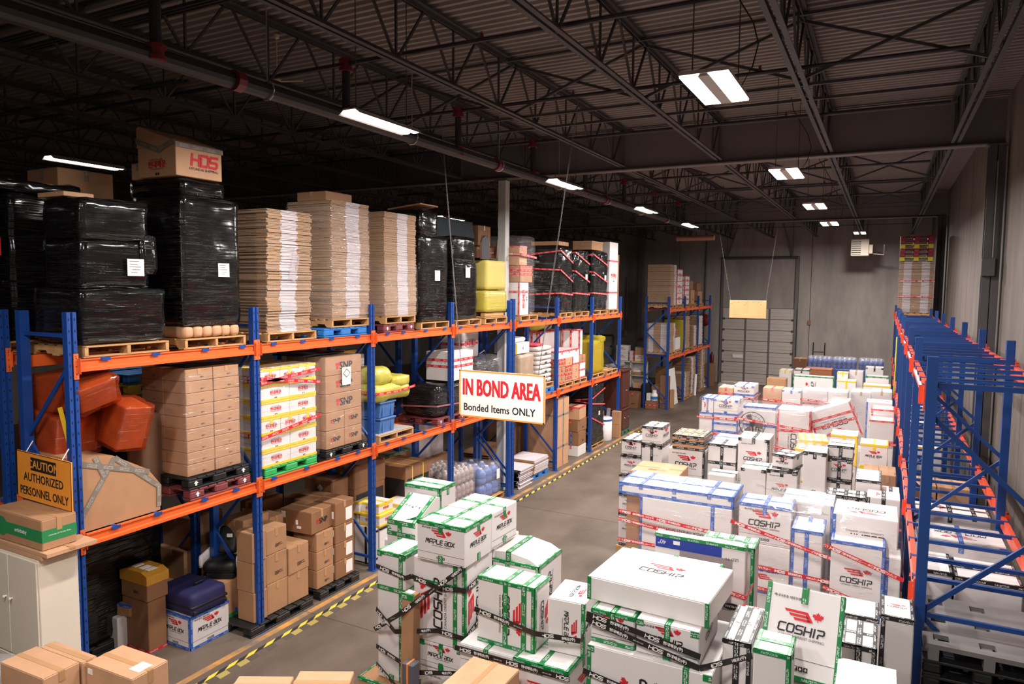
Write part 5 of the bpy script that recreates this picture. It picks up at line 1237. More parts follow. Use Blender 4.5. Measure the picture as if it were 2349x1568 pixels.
# shrink wrapped drinks
def bottlepack(lab, x0, x1, y0, y1, z0, nz, hz, m, m2, nx, ny, seed, capm, group=None):
    z = z0
    for k in range(nz):
        for i in range(nx):
            for j in range(ny):
                cx, cy = x0 + (x1 - x0) * (i + .5) / nx, y0 + (y1 - y0) * (j + .5) / ny; r = min((x1 - x0) / nx, (y1 - y0) / ny) / 2 * .94
                key = ('jug', round(r, 3), hz, m.name)
                if key not in _mc:
                    b = MB().lathe([(r * .9, 0), (r, .02), (r, hz * .3), (r * .93, hz * .33), (r, hz * .37), (r, hz * .68), (r * .55, hz * .86), (r * .3, hz * .9)], n=12); _mc[key] = (b.mesh('bottle', m, True), MB().lathe([(r * .34, hz * .9), (r * .34, hz * .985)], n=10).mesh('cap', capm))
                t = thing('water_jug' if r > .08 else 'drink_bottle', lab, 'bottle', (cx, cy, z), group=group or lab); ob('bottle', _mc[key][0], t); ob('cap', _mc[key][1], t)
        z += hz + .004
    film('cloudy film round the ' + lab, x0 - .02, x1 + .02, y0 - .02, y1 + .02, z0 - .015, z + .02, seed, FILMC, amp=.02, seg=.09, r=.09)
CLB = mat('pale_bottle', (168, 150, 146), .25, .1, 6); BLB = mat('blue_bottle', (92, 124, 190), .25, .15, 5)
pallet('w', 'wooden pallet under the film wrapped pale bottles', -8.55, -7.55, 11.95, 12.95, 0); bottlepack('pale bottles in film on the floor of the third bay', -8.5, -7.6, 12.0, 12.85, .15, 3, .285, CLB, None, 5, 5, 91, PAPER)
pallet('w', 'wooden pallet under the film wrapped pale bottles deeper in the bay', -9.6, -8.66, 11.2, 12.2, 0, group=None) if False else None
pallet('w', 'wooden pallet under the film wrapped blue jugs', -8.55, -7.55, 13.08, 14.05, 0); bottlepack('blue water jugs in film on the floor before the column', -8.45, -7.6, 13.15, 13.98, .15, 2, .33, BLB, None, 3, 3, 93, PAPER)
t = thing('paper_notice', 'white paper sheet on the film wrapped blue jugs', 'paper', (-7.545, 13.75, .5)); MB().box(0, .004, -.07, .07, 0, .22).build('sheet', PAPER, t)
# flattened white cartons, boards, tall carton
pallet('b', 'blue plastic pallet under the slumped flat white cartons', -8.3, X0 - .1, 15.5, 16.5, 0)
sheets('slumped stack of flattened white cartons, nearer one, on the floor', -8.3, -7.5, 14.75, 15.5, .0, .44, 9, 3, (.02, .95), .03, seed=31, lean=.05); sheets('stack of flattened white cartons on the blue pallet', -8.25, -7.55, 15.55, 16.4, .14, .5, 8, 3, (.02, .95), .02, seed=33)
for k in range(3):
    t = thing('fibre_board', 'brown fibre board, %s of three over the flat cartons' % ('lowest', 'middle', 'topmost')[k], 'board', (-8.75, 15.4, .6 + k * .05), group='brown fibre boards'); MB().cbox(-.42, .42, -.7, .7, 0, .025, .004).build('sheet', KRAFT3, t)
t = thing('board_support', 'dark support block under the brown fibre boards', 'block', (-8.75, 15.4, 0)); MB().cbox(-.3, .3, -.5, .5, 0, .598, .01).build('block', KRAFT3, t)
G('huge brown carton filling the bay behind the fibre boards', 'K,n,,', -9.6, -8.76, 16.85, 18.3, 0, 1.85, flaps=False)
t = G('very tall tan carton bound with clear tape under the second run', 'P,s,,', -8.35, -7.52, 16.95, 17.7, 0, 1.85, flaps=False); rects(t, 'tape', (.83, .75, 1.85), [('R', -.03, .03, -.92, .92), ('R', -.375, .375, .45, .5), ('R', -.375, .375, -.4, -.35), ('F', -.41, .41, .45, .5)], TAPE['s'], .003)
for k, (h, st) in enumerate(((.3, 'W,r,S,Rz'), (.4, 'D,b,M,Rq'), (.34, 'D,r,S,Rq'), (.36, 'P,r,ES,'))): G('carton, %s of the four piled beside the very tall tan carton' % ('lowest white', 'second', 'third', 'topmost red taped')[k], st, -8.0, -7.54, 18.45, 19.05, (0, .304, .708, 1.052)[k], (0, .304, .708, 1.052)[k] + h - .004, rz=(0, 2, -3, 4)[k])
pallet('w', 'wooden pallet under the floor level black wrapped load', -8.4, X0 - .05, 19.4, 20.45, 0)
blackload('black film load with red tape on the floor near the rack end', [(-8.35, -7.5, 19.35, 20.4, .15, 1.95)], [('R', 19.9, 1.05, .12, .12)], [RT(-7.5, 19.35, 20.4, 1.4, 1.55, 1.75), RT(-7.5, 19.35, 20.4, 1.5, 1.4, 1.25), RT(-7.5, 19.35, 20.4, 1.1, .98, .6)], m=BBAG, seed=97, amp=.03)
t = thing('white_bin', 'white card drum with a blue rim holding rolled film by the rack end', 'bin', (-7.72, 21.0, 0)); MB().lathe([(.25, 0), (.26, .02), (.26, .72)], n=20).build('drum', WHITE, t, True); MB().lathe([(.265, .62), (.265, .68)], n=20).build('rim_tape', TAPE['b'], t)
for i, (x, y, h) in enumerate(((-.08, 0, 1.1), (.1, .08, 1.0), (.0, -.12, .95))): MB().tube([(x, y, .7), (x * 1.3, y * 1.3, h)], .06, 10).build('film_roll', FILMC, t)
G('white board box standing behind the white drum', 'W,n,,', -8.3, -8.0, 20.6, 20.95, 0, 1.45, flaps=False)
for k in range(2): G('narrow brown box, %s of two by the wardrobe' % ('lower', 'upper')[k], 'K,n,,Rq', -7.62, -7.35, 21.45, 21.62, k * .43, k * .43 + .426, flaps=False)
pallet('d', 'dark green plastic pallet under the brown wardrobe', -8.3, -7.38, 21.8, 22.75, 0)
t = thing('wardrobe', 'dark brown two-tier wooden wardrobe on a green pallet', 'wardrobe', (-7.85, 22.25, .14)); WB = mat('dark_walnut', (84, 44, 34), .35, .15, 6, stretch=(4, 4, .6))
MB().cbox(-.42, .42, -.38, .4, .0, .66, .012).build('lower_cabinet', WB, t); MB().cbox(-.46, .46, -.42, .43, .66, .72, .015).build('waist_moulding', WB, t); MB().cbox(-.4, .4, -.36, .38, .72, 1.95, .012).build('upper_cabinet', WB, t); MB().cbox(-.46, .46, -.42, .43, 1.93, 2.0, .02).build('cornice', WB, t)
for y0, y1 in ((-.34, .005), (.015, .36)):
    d_ = MB().cbox(.4, .42, y0, y1, .76, 1.9, .008).build('door', WB, t); MB().lathe([(.012, 0), (.02, .02), (.008, .03)], n=10).build('knob', STEEL, d_, loc=(.42, y0 + .31 if y0 < 0 else y0 + .03, 1.3)).rotation_euler = (0, PI / 2, 0)
    d_ = MB().cbox(.42, .44, y0, y1, .05, .62, .008).build('drawer', WB, t); MB().lathe([(.012, 0), (.02, .02), (.008, .03)], n=10).build('knob', STEEL, d_, loc=(.44, (y0 + y1) / 2, .4)).rotation_euler = (0, PI / 2, 0)
t = thing('rolled_rug', 'grey rolled rug lying on the brown wardrobe', 'rug', (-7.85, 22.2, 2.23)); MB().tube([(-.1, -.6, 0), (.1, .6, 0)], .09, 12).build('roll', LSTEEL, t)
# ------------------------------------------------------------------ far end: shelf, loose goods, far rack
t = thing('cube_shelf', 'white open cube shelf by the far wall', 'shelf', (-9.22, 28.3, 0)); SH = mat('white_shelf', (206, 202, 196), .5)
for x in (-.64, 0, .6): MB().box(x, x + .04, -.2, .2, 0, 1.78).build('side', SH, t)
for z in (.02, .6, 1.18, 1.74): MB().box(-.6, .6, -.2, .2, z, z + .04).build('board', SH, t)
MB().box(-.6, .6, .19, .2, 0, 1.78).build('back', SH, t)
for i, (x0, x1, z0, z1, st, lab) in enumerate(((-9.85, -9.35, 1.79, 2.1, 'W,n,,Fb', 'lower of two white boxes with red print on the cube shelf'), (-9.85, -9.35, 2.103, 2.42, 'W,n,S,Fb', 'upper of two white boxes with red print on the cube shelf'), (-9.3, -9.08, 1.79, 2.2, 'W,r,VWN,', 'narrow red and white box on the cube shelf'), (-9.05, -8.62, 1.79, 2.05, 'W,y,B,Fm', 'small white box with a leaf mark on the cube shelf'), (-9.05, -8.64, 2.053, 2.38, 'K,g,ES,', 'tan box with green tape, topmost on the cube shelf'))): G(lab, st, x0, x1, 28.15, 28.5, z0, z1, flaps=False)
for i in range(6):
    t = thing('spray_can', 'small can on the middle of the cube shelf, one of a row', 'can', (-9.75 + i * .08, 28.2, 1.222), group='small cans on the cube shelf'); MB().lathe([(.03, 0), (.03, .16), (.015, .19), (.015, .22)], n=10).build('body', [PAPER, STEEL][i % 2], t)
t = thing('tool_box', 'brown open box of oddments in the cube shelf', 'box', (-8.95, 28.2, 1.222)); MB().cbox(-.2, .2, -.12, .12, 0, .14, .006).build('box', KRAFT, t); MB().soft(-.16, .16, -.1, .1, .12, .2, .03, .02, 9, .05, 2).build('oddments', PAPER, t)
t = thing('black_helmet', 'round black bag in the lower cube of the shelf', 'bag', (-8.93, 28.22, .645)); MB().soft(-.16, .16, -.14, .14, 0, .3, .13, .02, 5, .06, 5).build('bag', BBAG, t, True)
t = thing('black_bag', 'black bag slumped in the left cube of the shelf', 'bag', (-9.45, 28.2, .645)); MB().soft(-.14, .16, -.14, .14, 0, .42, .1, .03, 5, .06, 6).build('bag', BBAG, t, True)
G('brown carton on the floor before the cube shelf', 'D,r,S,Fq', -9.02, -8.55, 27.1, 27.7, 0, .62); t = thing('dark_table', 'low dark table top behind the brown carton', 'table', (-8.85, 27.95, 0)); MB().box(-.4, .4, -.16, .16, .68, .72).build('top', BLACK, t)
for x in (-.37, .37):
    for y in (-.13, .13): MB().box(x - .02, x + .02, y - .02, y + .02, 0, .68).build('leg', BLACK, t)
G('tan open box on the low dark table', 'P,k,S,Fq', -9.0, -8.5, 27.82, 28.08, .725, .95)
t = thing('black_cloth', 'heap of black cloth at the end of the low dark table', 'cloth', (-8.4, 27.62, 0)); MB().soft(-.18, .2, -.16, .16, 0, 1.0, .14, .05, 4, .08, 8).build('heap', mat('black_cloth', (20, 20, 22), .9), t, True)
G('low brown box with an orange stripe on the floor before the far rack', 'D,r,H,', -8.3, -7.85, 27.3, 27.6, 0, .32)
t = thing('gas_bottle', 'white gas bottle with a blue label on the low brown box', 'bottle', (-7.98, 27.45, .327)); MB().lathe([(.11, 0), (.13, .02), (.13, .24), (.08, .32)], n=16).build('cylinder', PAPER, t, True); MB().lathe([(.132, .06), (.132, .18)], n=16).build('label', PBLUE, t); MB().lathe([(.07, .32), (.08, .33), (.08, .42), (.07, .42)], n=12).build('collar', PAPER, t); MB().tube([(0, 0, .32), (0, 0, .4)], .025, 8).build('valve', STEEL, t)
G('white paper sack beside the gas bottle', 'W,n,,', -8.28, -8.12, 27.35, 27.55, .325, .62, flaps=False)
G('tall narrow brown carton standing at the foot of the far rack', 'D,n,,Fq', -7.85, -7.5, 27.75, 28.0, 0, 1.3, flaps=False); G('short narrow brown carton beside the tall narrow one', 'K,n,,', -7.48, -7.35, 27.9, 28.1, 0, .75, flaps=False)
t = thing('leaning_board', 'white board leaning at the foot of the far rack', 'panel', (-7.55, 28.9, 0), rot=(0, -.12, 0)); MB().cbox(-.02, .02, -.6, .5, 0, 1.5, .004).build('board', PAPER, t)
G('brown carton with a white top under the far rack', 'K,n,,', -8.35, -7.72, 28.3, 29.3, .14, .8); pallet('w', 'wooden pallet under the brown carton in the far rack', -8.4, -7.68, 28.3, 29.35, 0); t = thing('grey_board', 'grey board leaning upright in the far rack', 'board', (-8.1, 29.35, .0)); MB().cbox(-.4, .25, -.02, .02, .8, 1.5, .004).build('sheet', KRAFT3, t); MB().cbox(-.4, .25, -.02, .02, 0, .8, .004).build('stand', KRAFT3, t)
FS = [('flat white carton stack on the floor in the far rack', 30.3, 31.2, .14, 1.15, (.02, .2)), ('grey wrapped flat carton stack behind it in the far rack', 31.4, 32.3, .14, 1.75, (.1, .5)), ('tall dark flat carton stack on the floor, farthest in the far rack', 33.2, 34.1, .14, 2.0, (.3, .5))]
for i, (lab, y0, y1, z0, z1, wh) in enumerate(FS): pallet('w', 'wooden pallet under the ' + lab, -8.4, -7.48, y0, y1, 0); sheets(lab, -8.35, -7.5, y0 + .03, y1 - .02, z0, z1, 10, 3, wh, .012, seed=50 + i)
G('brown carton, lower of two by the dock door', 'D,n,,', -7.9, -7.35, 35.3, 35.8, 0, .55); G('brown carton, upper of two by the dock door', 'D,n,S,', -7.9, -7.35, 35.3, 35.8, .554, 1.1)
t = thing('traffic_cone', 'pale cone standing by the wall at the far rack', 'cone', (-7.75, 34.95, 0)); MB().lathe([(.2, 0), (.2, .04), (.13, .05), (.04, .95), (.02, 1.0)], n=14).build('cone', PAPER, t, True)
t = thing('fire_extinguisher', 'dark red fire extinguisher on the wall by the dock door', 'extinguisher', (-7.75, 36.905, .95)); MB().lathe([(.08, 0), (.09, .03), (.09, .45), (.04, .53), (.03, .58)], n=14).build('cylinder', mat('dark_red', (112, 34, 36)), t, True); MB().bar((0, -.12, .6), (0, .03, .58), .03).build('lever', BLACK, t)
t = thing('white_post', 'white plastic post leaning at the far rack foot', 'post', (-7.42, 31.9, 0)); MB().tube([(0, 0, 0), (0, .1, .95)], .06, 8).build('tube', PAPER, t)
# far rack loads
FL = [('t', 4.006, 27.6, 28.6, 1.6, 'broad flat carton stack with a yellow strap on the far rack top', (.6, .9)), ('c', 4.006, 28.8, 29.7, 1.45, 'white red taped boxes on the far rack top', None), ('c', 4.006, 30.1, 30.9, 1.2, 'second red taped white boxes on the far rack top', None), ('k', 4.006, 31.2, 31.9, 1.0, 'grey carton on the far rack top', None), ('k', 4.006, 32.5, 33.4, .9, 'orange brown cartons at the end of the far rack top', None),
      ('t', 2.126, 27.65, 28.6, 1.15, 'flat carton stack with two white stripes on the far rack middle level', (.75, .99)), ('k', 2.126, 28.8, 29.6, .85, 'grey and brown carton on the far rack middle level', None), ('t', 2.126, 30.1, 31.0, 1.35, 'tall flat carton stack on the far rack middle level', (.02, .1)), ('t', 2.126, 31.6, 32.3, .9, 'crates and white box stack on the far rack middle level', (.3, .7)), ('t', 2.126, 32.6, 33.5, 1.3, 'silvery sack stack at the end of the far rack middle level', (.1, .9))]
for i, (k, z, y0, y1, h, lab, wh) in enumerate(FL):
    pallet('w', 'wooden pallet under the ' + lab, -8.45, X0 - .03, y0, y1, z)
    z += .13
    if k == 't': sheets(lab, -8.42, -7.5, y0 + .02, y1 - .02, z, z + h, 14, 3, wh, .01, seed=70 + i, side=((.08, .3), (.62, .92)) if i == 5 else ((0, 0),) )
    elif k == 'c':
        for q in range(3): G('%s of three boxes, %s' % (('lowest', 'middle', 'topmost')[q], lab), 'W,r,EVH,Fh Rh', -8.3, -7.55, y0 + .03, y1 - .03, z + q * h / 3, z + (q + 1) * h / 3 - .004, flaps=False)
        film('clear film round the ' + lab, -8.33, -7.5, y0, y1, z, z + h + .02, 40 + i, FILM, amp=.012)
    else: G(lab, 'K,n,SB,Rq' if i < 5 else 'W,n,B,', -8.3, -7.55, y0 + .03, y1 - .03, z, z + h * .6); G('upper box, ' + lab, 'D,r,S,', -8.25, -7.6, y0 + .05, y1 - .1, z + h * .6 + .004, z + h)
film('yellow film sheet hanging between the stacks of the far rack', -8.3, -7.5, 29.65, 30.05, 2.13, 3.5, 61, FILMY, amp=.02)
# cardboard stack with the red and yellow pallets on the right rack
pallet('w', 'wooden pallet under the striped flat carton stack on the right rack', .34, 1.36, 26.3, 27.3, 3.956)
sheets('wrapped flat carton stack with two white stripes on the right rack', .38, 1.32, 26.35, 27.25, 4.09, 5.72, 14, 3, (.02, .04), .008, seed=81, side=((.12, .36), (.66, .9)))
film('clear film round the striped flat carton stack', .35, 1.36, 26.32, 27.28, 4.08, 5.7, 66, FILM, [('r', 5.1, 5.1, 5.1), ('r', 4.6, 4.6, 4.6)], amp=.006, r=.02)
RPAL = mat('red_pallet_paint', (150, 44, 56), .5, .1, 4)
PAL['r'] = plastic_parts(RPAL)
for k in range(6): pallet('y' if k in (0, 3) else 'r', 'plastic pallet on the striped stack, %s of six from below' % ('first, yellow,', 'second, red,', 'third, red,', 'fourth, yellow,', 'fifth, red,', 'sixth and topmost, red,')[k], .36, 1.3, 26.35, 27.25, 5.74 + k * .137)
